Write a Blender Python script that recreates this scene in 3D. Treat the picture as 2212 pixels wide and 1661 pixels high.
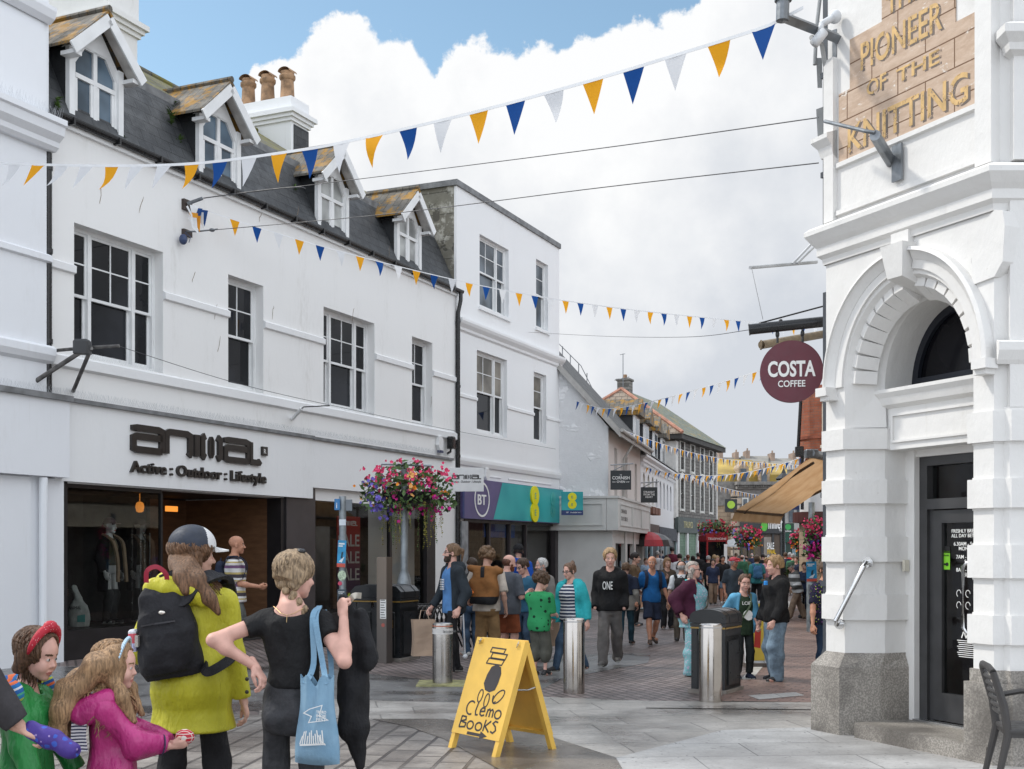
import bpy, math, random
import numpy as np
from mathutils import Vector, Matrix
RN = random.Random(11)
C = bpy.context.scene.collection
for o in list(bpy.data.objects): bpy.data.objects.remove(o)
rad = math.radians
# ---------------------------------------------------------------- camera, sky, sun, exposure
F, CX, YH, EYE = 2600.0, 1106.0, 1190.0, 1.62
cam = bpy.data.cameras.new('camera'); camo = bpy.data.objects.new('camera', cam); C.objects.link(camo)
cam.sensor_width = 36.0; cam.sensor_fit = 'HORIZONTAL'; cam.lens = 36.0*F/2212.0
cam.shift_y = (YH-830.5)/2212.0
cam.clip_start = 0.1; cam.clip_end = 3000
camo.location = (0, 0, EYE); camo.rotation_euler = (rad(90), 0, 0)
bpy.context.scene.camera = camo
SUN = Vector((-0.80, 0.26, 0.95)).normalized()
sl = bpy.data.lights.new('sun', 'SUN'); slo = bpy.data.objects.new('sun', sl); C.objects.link(slo)
sl.energy = 1.75; sl.angle = rad(5); sl.color = (1.0, .95, .87)
slo.rotation_euler = SUN.to_track_quat('Z', 'Y').to_euler(); slo.location = (0, 0, 40)
vs = bpy.context.scene.view_settings
vs.view_transform = 'Standard'; vs.look = 'None'; vs.exposure = 0.56; vs.gamma = 1.0
bpy.context.scene.cycles.max_bounces = 6
bpy.context.scene.cycles.transparent_max_bounces = 12
def build_world():
 w = bpy.data.worlds.new('World'); bpy.context.scene.world = w; w.use_nodes = True
 nt = w.node_tree; N = nt.nodes; L = nt.links; N.clear()
 out = N.new('ShaderNodeOutputWorld'); bg = N.new('ShaderNodeBackground'); bg.inputs[1].default_value = 0.1
 L.new(bg.outputs[0], out.inputs[0])
 sky = N.new('ShaderNodeTexSky'); sky.sky_type = 'NISHITA'; sky.sun_disc = False
 sky.sun_elevation = math.asin(SUN.z); sky.sun_rotation = math.atan2(SUN.x, SUN.y)
 sky.air_density = 1.0; sky.dust_density = .6
 tc = N.new('ShaderNodeTexCoord')
 def mth(op, a, b=None, c=None):
  n = N.new('ShaderNodeMath'); n.operation = op
  for i, v in enumerate((a, b, c)):
   if v is None: continue
   if isinstance(v, (int, float)): n.inputs[i].default_value = v
   else: L.new(v, n.inputs[i])
  return n.outputs[0]
 sx = N.new('ShaderNodeSeparateXYZ'); L.new(tc.outputs['Generated'], sx.inputs[0])
 X, Y, Z = sx.outputs
 az = mth('ARCTAN2', X, Y)
 hyp = mth('SQRT', mth('ADD', mth('MULTIPLY', X, X), mth('MULTIPLY', Y, Y)))
 te = mth('DIVIDE', Z, mth('MAXIMUM', hyp, .02))
 def noise(scale, detail=6, rough=.55, off=0.0):
  m = N.new('ShaderNodeMapping'); m.inputs['Location'].default_value = (off, off*1.7, off*.3)
  L.new(tc.outputs['Generated'], m.inputs[0])
  n = N.new('ShaderNodeTexNoise'); n.inputs['Scale'].default_value = scale
  n.inputs['Detail'].default_value = detail; n.inputs['Roughness'].default_value = rough
  L.new(m.outputs[0], n.inputs['Vector']); return n.outputs['Fac']
 edge = [(-300, 150), (300, 330), (470, 300), (522, 205), (560, 140), (630, 112), (690, 60), (760, 40), (830, 72), (885, 82),
   (905, 120), (937, 158), (962, 122), (1000, 108), (1060, 95), (1110, 112), (1160, 92), (1230, 102), (1300, 72),
   (1380, 42), (1450, 28), (1505, 15), (1545, -120), (1700, -260), (2300, -300)]
 pts = []
 for x, y in edge:
  a = math.atan((x-CX)/F); pts.append(((a+.6)/1.2, ((YH-y)/F)*math.cos(a)/.8))
 n1 = noise(26, 8, .62, 3.0); n2 = noise(7, 4, .5, 9.0)
 azn = mth('ADD', az, mth('MULTIPLY', mth('SUBTRACT', n1, .5), .022))
 fc = N.new('ShaderNodeFloatCurve'); cu = fc.mapping.curves[0]
 while len(cu.points) > 2: cu.points.remove(cu.points[1])
 cu.points[0].location = (0, pts[0][1]); cu.points[1].location = (1, pts[-1][1])
 for p in pts: cu.points.new(*p)
 for p in cu.points: p.handle_type = 'VECTOR'
 fc.mapping.update()
 L.new(mth('MULTIPLY', mth('ADD', azn, .6), 1/1.2), fc.inputs['Value'])
 ed = mth('MULTIPLY', fc.outputs[0], .8)
 ed = mth('ADD', ed, mth('MULTIPLY', mth('SUBTRACT', n1, .5), .05))
 ed = mth('ADD', ed, mth('MULTIPLY', mth('SUBTRACT', noise(75, 6, .6, 5.0), .5), .022))
 dist = mth('SUBTRACT', ed, te)
 mr = N.new('ShaderNodeMapRange'); mr.interpolation_type = 'SMOOTHSTEP'
 mr.inputs[1].default_value = -.003; mr.inputs[2].default_value = .005; L.new(dist, mr.inputs[0])
 n3 = noise(2.2, 6, .55, 1.3)
 mo = N.new('ShaderNodeMapRange'); mo.interpolation_type = 'SMOOTHSTEP'
 mo.inputs[1].default_value = .36; mo.inputs[2].default_value = .50; L.new(n3, mo.inputs[0])
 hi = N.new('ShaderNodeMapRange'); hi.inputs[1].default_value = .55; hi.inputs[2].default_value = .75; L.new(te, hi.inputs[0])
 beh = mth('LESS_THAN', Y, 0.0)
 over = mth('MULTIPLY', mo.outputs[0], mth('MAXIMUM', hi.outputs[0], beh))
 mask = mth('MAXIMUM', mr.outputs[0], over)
 shade = mth('MULTIPLY', mth('MULTIPLY', dist, 3.0), mth('ADD', n2, .1))
 sm = N.new('ShaderNodeMapRange'); sm.inputs[1].default_value = .06; sm.inputs[2].default_value = .66; L.new(mth('ADD', shade, mth('MULTIPLY', mth('SUBTRACT', noise(13, 7, .6, 2.0), .5), .75)), sm.inputs[0])
 cr = N.new('ShaderNodeMix'); cr.data_type = 'RGBA'
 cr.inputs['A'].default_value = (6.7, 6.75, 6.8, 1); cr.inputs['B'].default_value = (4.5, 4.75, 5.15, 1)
 L.new(sm.outputs[0], cr.inputs['Factor'])
 mx = N.new('ShaderNodeMix'); mx.data_type = 'RGBA'; L.new(mask, mx.inputs['Factor'])
 gm = N.new('ShaderNodeMix'); gm.data_type = 'RGBA'; gm.blend_type = 'MULTIPLY'; gm.inputs['Factor'].default_value = 1
 gm.inputs['B'].default_value = (1.22, 1.30, 1.16, 1); L.new(sky.outputs[0], gm.inputs['A'])
 cb = N.new('ShaderNodeMix'); cb.data_type = 'RGBA'; cb.inputs['B'].default_value = (10.4, 11.0, 11.9, 1)  # unseen clouds overhead and behind the camera, brightened to light the shaded facades
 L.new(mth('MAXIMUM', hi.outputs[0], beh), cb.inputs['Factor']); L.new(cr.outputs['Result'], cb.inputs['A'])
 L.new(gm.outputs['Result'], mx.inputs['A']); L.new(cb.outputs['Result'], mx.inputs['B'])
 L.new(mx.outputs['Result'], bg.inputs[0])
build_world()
# ---------------------------------------------------------------- measuring helpers
def G(x, y): d = F*EYE/(y-YH); return Vector(((x-CX)/F*d, d, 0))
def P(x, y, Y): return Vector(((x-CX)/F*Y, Y, EYE+(YH-y)/F*Y))
class Fac:
 """a vertical wall plane: origin, direction; local x along it (right as seen from the street), y into the building"""
 def __init__(s, x0, y0, c, sn):
  s.x0, s.y0 = x0, y0; n = math.hypot(c, sn); s.c, s.s = c/n, sn/n
 def u(s, x, d=0.0):
  r = (x-CX)/F; return (r*(s.y0+d*s.c)-s.x0+d*s.s)/(s.c-r*s.s)
 def Y(s, u, d=0.0): return s.y0+u*s.s+d*s.c
 def uz(s, x, y, d=0.0):
  u = s.u(x, d); return u, EYE+(YH-y)/F*s.Y(u, d)
 def w(s, u, d, z): return Vector((s.x0+u*s.c-d*s.s, s.y0+u*s.s+d*s.c, z))
 @property
 def ang(s): return math.atan2(s.s, s.c)
# ---------------------------------------------------------------- objects
def tag(o, label=None, cat=None, group=None, kind=None):
 if label: o['label'] = label
 if cat: o['category'] = cat
 if group: o['group'] = group
 if kind: o['kind'] = kind
 return o
def thing(name, label, cat, loc=(0, 0, 0), rz=0.0, group=None):
 o = bpy.data.objects.new(name, None); C.objects.link(o); o.empty_display_size = .2
 o.location = loc; o.rotation_euler = (0, 0, rz); return tag(o, label, cat, group)
def copy_tree(o, parent=None):
 c = o.copy(); C.objects.link(c); c.parent = parent
 for ch in list(o.children): copy_tree(ch, c)
 return c
class MB:
 """collects shapes into ONE mesh"""
 def __init__(s, M=None): s.v = []; s.f = []; s.m = []; s.M = M
 def add(s, vs, fs, m=0):
  b = len(s.v)
  if s.M is not None: vs = [s.M @ Vector(v) for v in vs]
  s.v += [tuple(v) for v in vs]
  for f in fs: s.f.append(tuple(i+b for i in f)); s.m.append(m)
  return s
 def box(s, x0, x1, y0, y1, z0, z1, m=0):
  v = [(x0, y0, z0), (x1, y0, z0), (x1, y1, z0), (x0, y1, z0), (x0, y0, z1), (x1, y0, z1), (x1, y1, z1), (x0, y1, z1)]
  return s.add(v, [(0, 3, 2, 1), (4, 5, 6, 7), (0, 1, 5, 4), (1, 2, 6, 5), (2, 3, 7, 6), (3, 0, 4, 7)], m)
 def bbox(s, x0, x1, y0, y1, z0, z1, b=.01, m=0):
  """box with chamfered vertical and top edges"""
  P_ = lambda e: [(x0+e, y0), (x1-e, y0), (x1, y0+e), (x1, y1-e), (x1-e, y1), (x0+e, y1), (x0, y1-e), (x0, y0+e)]
  a = P_(b); i = [(min(max(x, x0+b), x1-b), min(max(y, y0+b), y1-b)) for x, y in a]
  v = [(x, y, z0) for x, y in a]+[(x, y, z1-b) for x, y in a]+[(x, y, z1) for x, y in i]
  f = [tuple(range(7, -1, -1)), tuple(range(16, 24))]
  for k in range(8):
   j = (k+1) % 8; f += [(k, j, j+8, k+8), (k+8, j+8, j+16, k+16)]
  return s.add(v, f, m)
 def quad(s, a, b, c, d, m=0): return s.add([a, b, c, d], [(0, 1, 2, 3)], m)
 def poly(s, pts, m=0): return s.add(pts, [tuple(range(len(pts)))], m)
 def prism(s, pts, lo, hi, axis='z', m=0, caps=True):
  """2-D outline extruded between lo and hi along the axis"""
  n = len(pts)
  if axis == 'z': f = lambda a, b, t: (a, b, t)
  elif axis == 'y': f = lambda a, b, t: (a, t, b)
  else: f = lambda a, b, t: (t, a, b)
  v = [f(a, b, lo) for a, b in pts]+[f(a, b, hi) for a, b in pts]
  fs = [(i, (i+1) % n, n+(i+1) % n, n+i) for i in range(n)]
  if caps: fs += [tuple(range(n-1, -1, -1)), tuple(range(n, 2*n))]
  return s.add(v, fs, m)
 def tube(s, pts, r, n=8, m=0, caps=True):
  pts = [Vector(p) for p in pts]; k = len(pts); rs = r if isinstance(r, (list, tuple)) else [r]*k
  v = []; up = None
  for i, p in enumerate(pts):
   t = (pts[min(i+1, k-1)]-pts[max(i-1, 0)])
   t = t.normalized() if t.length > 1e-9 else Vector((0, 0, 1))
   if up is None: up = Vector((0, 0, 1)) if abs(t.z) < .9 else Vector((1, 0, 0))
   a = t.cross(up)
   a = a.normalized() if a.length > 1e-6 else t.orthogonal().normalized()
   b = t.cross(a).normalized(); up = -b if False else up
   for j in range(n):
    q = 2*math.pi*j/n; v.append(p+(a*math.cos(q)+b*math.sin(q))*rs[i])
  fs = [(i*n+j, i*n+(j+1) % n, (i+1)*n+(j+1) % n, (i+1)*n+j) for i in range(k-1) for j in range(n)]
  if caps: fs += [tuple(range(n-1, -1, -1)), tuple(range((k-1)*n, k*n))]
  return s.add(v, fs, m)
 def lathe(s, prof, c=(0, 0, 0), n=24, m=0, caps=True, a0=0, a1=None):
  v = []; full = a1 is None; nn = n if full else n+1
  for r, z in prof:
   for j in range(nn):
    q = a0+(2*math.pi if full else (a1-a0))*j/n
    v.append((c[0]+r*math.cos(q), c[1]+r*math.sin(q), c[2]+z))
  fs = []
  for i in range(len(prof)-1):
   for j in range(n):
    k = (j+1) % nn; fs.append((i*nn+j, i*nn+k, (i+1)*nn+k, (i+1)*nn+j))
  if caps and full: fs += [tuple(range(nn-1, -1, -1)), tuple(range((len(prof)-1)*nn, len(prof)*nn))]
  return s.add(v, fs, m)
 def ball(s, c, r, m=0, n=10, k=7):
  r = (r, r, r) if isinstance(r, (int, float)) else r
  v = [(c[0], c[1], c[2]-r[2])]
  for i in range(1, k):
   t = math.pi*i/k
   for j in range(n):
    q = 2*math.pi*j/n; v.append((c[0]+r[0]*math.sin(t)*math.cos(q), c[1]+r[1]*math.sin(t)*math.sin(q), c[2]-r[2]*math.cos(t)))
  v.append((c[0], c[1], c[2]+r[2])); f = []
  for j in range(n): f.append((0, 1+(j+1) % n, 1+j)); f.append((len(v)-1, 1+(k-2)*n+j, 1+(k-2)*n+(j+1) % n))
  for i in range(k-2):
   for j in range(n): f.append((1+i*n+j, 1+i*n+(j+1) % n, 1+(i+1)*n+(j+1) % n, 1+(i+1)*n+j))
  return s.add(v, f, m)
 def text(s, body, size, o, xd, zd, m=0, ext=.002, fit=None, off=0.0, align='LEFT', shear=0.0):
  """lettering lying in the plane (xd, zd) at o"""
  v, f = text_mesh(body, size, ext, off, shear)
  if not len(v): return s
  w = max(p[0] for p in v)-min(p[0] for p in v); x0 = min(p[0] for p in v)
  k = fit/w if fit else 1.0; sh = {'LEFT': 0, 'CENTER': -.5, 'RIGHT': -1}[align]*w*k
  o, xd, zd = Vector(o), Vector(xd).normalized(), Vector(zd).normalized(); nd = xd.cross(zd)
  return s.add([o+xd*((p[0]-x0)*k+sh)+zd*p[1]+nd*p[2] for p in v], f, m)
 def stroke(s, pts, w, o, xd, zd, th=.02, m=0, out=None):
  """a thick flat stroke through 2-D points, lying on a wall"""
  o, xd, zd = Vector(o), Vector(xd).normalized(), Vector(zd).normalized(); nd = out or xd.cross(zd)
  ps = [Vector(p) for p in pts]; k = len(ps); Lp, Rp = [], []
  for i, p in enumerate(ps):
   a = (p-ps[i-1]).normalized() if i else None; b = (ps[i+1]-p).normalized() if i < k-1 else None
   if a is None: a = b
   if b is None: b = a
   t = (a+b); t = t.normalized() if t.length > 1e-6 else a
   nn = Vector((-t.y, t.x)); c = max(.45, nn.dot(Vector((-a.y, a.x))))
   ww = (w[i] if isinstance(w, (list, tuple)) else w)*.5/c
   Lp.append(p+nn*ww); Rp.append(p-nn*ww)
  W = lambda q, t: o+xd*q.x+zd*q.y+nd*t
  v = []
  for i in range(k): v += [W(Lp[i], 0), W(Rp[i], 0), W(Rp[i], th), W(Lp[i], th)]
  f = []
  for i in range(k-1):
   a, b = 4*i, 4*i+4
   f += [(a+1, b+1, b, a), (a+2, b+2, b+1, a+1), (a+3, b+3, b+2, a+2), (a, b, b+3, a+3)]
  f += [(0, 3, 2, 1), (4*k-4, 4*k-3, 4*k-2, 4*k-1)]
  return s.add(v, f, m)
 def obj(s, name, mats, parent=None, smooth=False, loc=None, rz=None):
  me = bpy.data.meshes.new(name); me.from_pydata(s.v, [], s.f)
  for m in (mats if isinstance(mats, (list, tuple)) else [mats]): me.materials.append(m)
  if len(s.f): me.polygons.foreach_set('material_index', s.m)
  if smooth: me.polygons.foreach_set('use_smooth', [True]*len(s.f))
  me.update(); o = bpy.data.objects.new(name, me); C.objects.link(o)
  if smooth == 'auto':
   me.set_sharp_from_angle(angle=rad(40))
  if parent: o.parent = parent
  if loc is not None: o.location = loc
  if rz is not None: o.rotation_euler = (0, 0, rz)
  return o
_tc = {}
def text_mesh(body, size, ext, off=0.0, shear=0.0):
 key = (body, round(size, 4), round(ext, 4), off, shear)
 if key in _tc: return _tc[key]
 cu = bpy.data.curves.new('txt', 'FONT'); cu.body = body; cu.size = size; cu.extrude = ext; cu.offset = off*size; cu.resolution_u = 4; cu.shear = shear
 o = bpy.data.objects.new('txt', cu); C.objects.link(o)
 dg = bpy.context.evaluated_depsgraph_get(); me = o.evaluated_get(dg).to_mesh()
 r = ([tuple(v.co) for v in me.vertices], [tuple(p.vertices) for p in me.polygons])
 o.evaluated_get(dg).to_mesh_clear(); bpy.data.objects.remove(o); bpy.data.curves.remove(cu)
 _tc[key] = r; return r
# ---------------------------------------------------------------- materials
def lin(r, g, b): return tuple(((c/255)/12.92 if c/255 <= .04045 else ((c/255+.055)/1.055)**2.4) for c in (r, g, b))
class NT:
 def __init__(s, name):
  s.mat = bpy.data.materials.new(name); s.mat.use_nodes = True; s.t = s.mat.node_tree; s.N = s.t.nodes; s.L = s.t.links
  s.b = s.N['Principled BSDF']; s.out = s.N['Material Output']; s.tc = s.N.new('ShaderNodeTexCoord')
  s.co = s.tc.outputs['Object']
 def set(s, i, v):
  if isinstance(v, (int, float, tuple)):
   if isinstance(v, tuple) and len(v) == 3 and len(i.default_value) == 4: v = v+(1,)
   i.default_value = v
  else: s.L.new(v, i)
 def map(s, sc=(1, 1, 1), rot=(0, 0, 0), loc=(0, 0, 0), v=None):
  n = s.N.new('ShaderNodeMapping'); n.inputs['Scale'].default_value = sc; n.inputs['Rotation'].default_value = rot; n.inputs['Location'].default_value = loc
  s.L.new(v or s.co, n.inputs[0]); return n.outputs[0]
 def noise(s, scale, detail=4, rough=.55, v=None, out='Fac'):
  n = s.N.new('ShaderNodeTexNoise'); n.inputs['Scale'].default_value = scale; n.inputs['Detail'].default_value = detail; n.inputs['Roughness'].default_value = rough
  s.L.new(v or s.co, n.inputs['Vector']); return n.outputs[out]
 def vor(s, scale, v=None, out='Distance', feature='F1'):
  n = s.N.new('ShaderNodeTexVoronoi'); n.feature = feature; n.inputs['Scale'].default_value = scale
  s.L.new(v or s.co, n.inputs['Vector']); return n.outputs[out]
 def brick(s, v, w, h, mortar=.01, off=.5, bias=0.0, c1=(1, 1, 1), c2=(0, 0, 0), cm=(0, 0, 0), smooth=.1):
  n = s.N.new('ShaderNodeTexBrick'); n.offset = off
  s.L.new(v, n.inputs['Vector']); n.inputs['Scale'].default_value = 1; n.inputs['Brick Width'].default_value = w; n.inputs['Row Height'].default_value = h
  n.inputs['Mortar Size'].default_value = mortar; n.inputs['Mortar Smooth'].default_value = smooth; n.inputs['Bias'].default_value = bias
  n.inputs['Color1'].default_value = c1+(1,); n.inputs['Color2'].default_value = c2+(1,); n.inputs['Mortar'].default_value = cm+(1,)
  return n
 def ramp(s, fac, lo, hi, a=0.0, b=1.0):
  n = s.N.new('ShaderNodeMapRange'); n.inputs[1].default_value = lo; n.inputs[2].default_value = hi; n.inputs[3].default_value = a; n.inputs[4].default_value = b
  n.interpolation_type = 'SMOOTHSTEP'; s.L.new(fac, n.inputs[0]); return n.outputs[0]
 def mix(s, f, a, b, mode='MIX'):
  n = s.N.new('ShaderNodeMix'); n.data_type = 'RGBA'; n.blend_type = mode
  s.set(n.inputs['Factor'], f); s.set(n.inputs['A'], a); s.set(n.inputs['B'], b); return n.outputs['Result']
 def math(s, op, a, b=None):
  n = s.N.new('ShaderNodeMath'); n.operation = op; s.set(n.inputs[0], a)
  if b is not None: s.set(n.inputs[1], b)
  return n.outputs[0]
 def sep(s, v=None):
  n = s.N.new('ShaderNodeSeparateXYZ'); s.L.new(v or s.co, n.inputs[0]); return n.outputs
 def stops(s, fac, stops):
  n = s.N.new('ShaderNodeValToRGB'); n.color_ramp.interpolation = 'CONSTANT'; e = n.color_ramp.elements
  while len(e) > 1: e.remove(e[-1])
  e[0].position = 0; e[0].color = stops[0][1]+(1,)
  for p, c in stops[1:]:
   q = e.new(p); q.color = c+(1,)
  s.set(n.inputs[0], fac); return n.outputs[0]
 def bump(s, h, strength=.3, dist=.01):
  n = s.N.new('ShaderNodeBump'); n.inputs['Strength'].default_value = strength; n.inputs['Distance'].default_value = dist
  s.L.new(h, n.inputs['Height']); s.L.new(n.outputs[0], s.b.inputs['Normal']); return n.outputs[0]
 def done(s, col, rough=.6, metal=0.0, spec=.5):
  s.set(s.b.inputs['Base Color'], col); s.set(s.b.inputs['Roughness'], rough); s.set(s.b.inputs['Metallic'], metal)
  s.b.inputs['Specular IOR Level'].default_value = spec; return s.mat
_mats = {}
def sc(c, k): return tuple(max(0, min(1, x*k)) for x in c)
def mat(name, col, rough=.6, metal=0.0, var=.12, vs=4.0, bump=0.0, bs=40.0, spec=.5):
 """plain surface with mottling and fine bump"""
 if name in _mats: return _mats[name]
 t = NT(name); c = col
 if var: c = t.mix(t.ramp(t.noise(vs, 5), .3, .7), sc(col, 1-var), sc(col, 1+var))
 if bump: t.bump(t.noise(bs, 4), bump, .006)
 r = t.ramp(t.noise(vs*2, 3), .3, .7, max(.03, rough*.85), min(1, rough*1.15))
 _mats[name] = t.done(c, r, metal, spec); return _mats[name]
def wall_paint(name, col, grime=.25, rough=.75, tint=(.35, .33, .28), vstreak=1.0, bump=.25, bs=14):
 """painted render: brush texture, faint dirt runs and scuffs"""
 if name in _mats: return _mats[name]
 t = NT(name)
 n = t.noise(1.1, 7, .65, t.map((1.2, 1.2, .25*vstreak)))
 n2 = t.noise(9, 5, .6, t.map((1.6, 1.6, .5)))
 f = t.math('MULTIPLY', t.ramp(n, .5, .8), t.ramp(n2, .35, .75)); f = t.math('MULTIPLY', f, grime)
 c = t.mix(f, col, tint)
 c = t.mix(t.ramp(t.noise(.5, 3), .3, .7, 0, .10), c, sc(col, .82))
 st_ = t.math('MULTIPLY', t.ramp(t.noise(1.0, 6, .7, t.map((11, 11, .45))), .60, .74), t.ramp(t.noise(.9, 3), .42, .62)); c = t.mix(t.math('MULTIPLY', st_, grime*.55), c, tint)
 spots = t.ramp(t.noise(34, 2, .5), .74, .79, 0, grime*.7); c = t.mix(spots, c, tint)
 h = t.math('ADD', t.noise(bs, 6, .6, t.map((1, 1, .6))), t.math('MULTIPLY', t.noise(2.2, 2), 1.5))
 t.bump(h, bump, .012)
 _mats[name] = t.done(c, rough); return _mats[name]
def courses(name, c1, c2, cm, w, h, mortar=.006, rough=.7, rot=(0, 0, 0), lichen=None, bump=.6, var=.3, off=.5):
 """brick, slate or squared stone laid in courses; rot turns the object coordinates so that x runs along and y up the face"""
 if name in _mats: return _mats[name]
 t = NT(name); v = t.map(rot=rot)
 v2 = t.mix(.03, v, t.noise(1.7, 3, .6, out='Color'), 'ADD') if mortar > .004 else v
 b = t.brick(v2, w, h, mortar, off, c1=c1, c2=c2, cm=cm)
 col = t.mix(t.ramp(t.noise(6, 6, .6), .3, .7, 0, var), b.outputs[0], sc(c1, .45))
 if lichen:
  lc, amt = lichen
  f = t.ramp(t.noise(2.6, 8, .68), .62-amt*.25, .70-amt*.2); col = t.mix(f, col, lc)
  col = t.mix(t.ramp(t.noise(7, 6, .7), .60, .68, 0, .7), col, sc(lc, .8))
 hgt = t.math('ADD', t.math('MULTIPLY', b.outputs['Fac'], -1.0), t.math('MULTIPLY', t.noise(22, 5), .6))
 t.bump(hgt, bump, .012)
 _mats[name] = t.done(col, t.ramp(t.noise(5, 3), .3, .7, rough*.8, min(1, rough*1.15))); return _mats[name]
def glass_dark(name, col=(.012, .013, .016), rough=.03):
 """window pane with a dim room behind: a dark, mirror-smooth sheet"""
 if name in _mats: return _mats[name]
 t = NT(name); t.bump(t.noise(1.3, 2), .05, .02)
 c = t.mix(t.ramp(t.noise(.8, 3), .35, .65), sc(col, .5), sc(col, 1.6))
 _mats[name] = t.done(c, rough, 0, .22); return _mats[name]
def glass_clear(name, tint=(.9, .93, .92)):
 if name in _mats: return _mats[name]
 t = NT(name); N, L = t.N, t.L
 tr = N.new('ShaderNodeBsdfTransparent'); tr.inputs[0].default_value = tint+(1,)
 gl = N.new('ShaderNodeBsdfGlossy'); gl.inputs['Roughness'].default_value = .02
 fr = N.new('ShaderNodeFresnel'); fr.inputs[0].default_value = 1.5
 m = N.new('ShaderNodeMixShader'); L.new(fr.outputs[0], m.inputs[0]); L.new(tr.outputs[0], m.inputs[1]); L.new(gl.outputs[0], m.inputs[2])
 L.new(m.outputs[0], t.out.inputs[0]); _mats[name] = t.mat; return t.mat
def stripes(name, bands, rough=.85, axis=2, fine=True, rot=None):
 """cloth with coloured bands; bands = [(width in m, colour)]"""
 if name in _mats: return _mats[name]
 t = NT(name); tot = sum(b[0] for b in bands)
 v = t.map(rot=rot) if rot else None
 z = t.sep(v)[axis]; z = t.math('ADD', z, t.math('MULTIPLY', t.noise(5, 2), .02))
 f = t.math('FRACT', t.math('DIVIDE', z, tot)); st = []; a = 0
 for w, c in bands: st.append((a/tot, c)); a += w
 c = t.stops(f, st)
 t.bump(t.noise(9, 4), .35, .02); _mats[name] = t.done(c, rough, 0, .25); return _mats[name]
def cloth(name, col, rough=.85, var=.18, folds=.4, spec=.25, weave=0.0):
 if name in _mats: return _mats[name]
 t = NT(name)
 c = t.mix(t.ramp(t.noise(7, 5, .6), .3, .7), sc(col, 1-var), sc(col, 1+var))
 if weave: c = t.mix(t.ramp(t.noise(260, 2), .35, .65, 0, weave), c, sc(col, 1.9))
 w = t.noise(5.5, 4, .6, t.map((1, 1, .45)))
 cr_ = t.vor(8.5, t.mix(.12, t.map((1, 1, .6)), t.noise(4, 3, out='Color'), 'ADD'))
 t.bump(t.math('ADD', t.math('ADD', w, t.math('MULTIPLY', cr_, .55)), t.math('MULTIPLY', t.noise(90, 2), .06)), folds*1.25, .05)
 _mats[name] = t.done(c, rough, 0, spec); return _mats[name]
def floral(name, base, cols, scale=22, rough=.85, thr=.36):
 if name in _mats: return _mats[name]
 t = NT(name); c = base
 for i, (q, k) in enumerate(cols):
  d = t.vor(scale*(1+.37*i), t.map(loc=(i*3.1, i*1.7, i)), 'Distance'); d = t.math('ADD', d, t.math('MULTIPLY', t.noise(scale*2, 2), .25))
  c = t.mix(t.ramp(d, thr*k, thr*k+.04, 1, 0), c, q)
 t.bump(t.noise(8, 4), .35, .03); _mats[name] = t.done(c, rough, 0, .25); return _mats[name]
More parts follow.
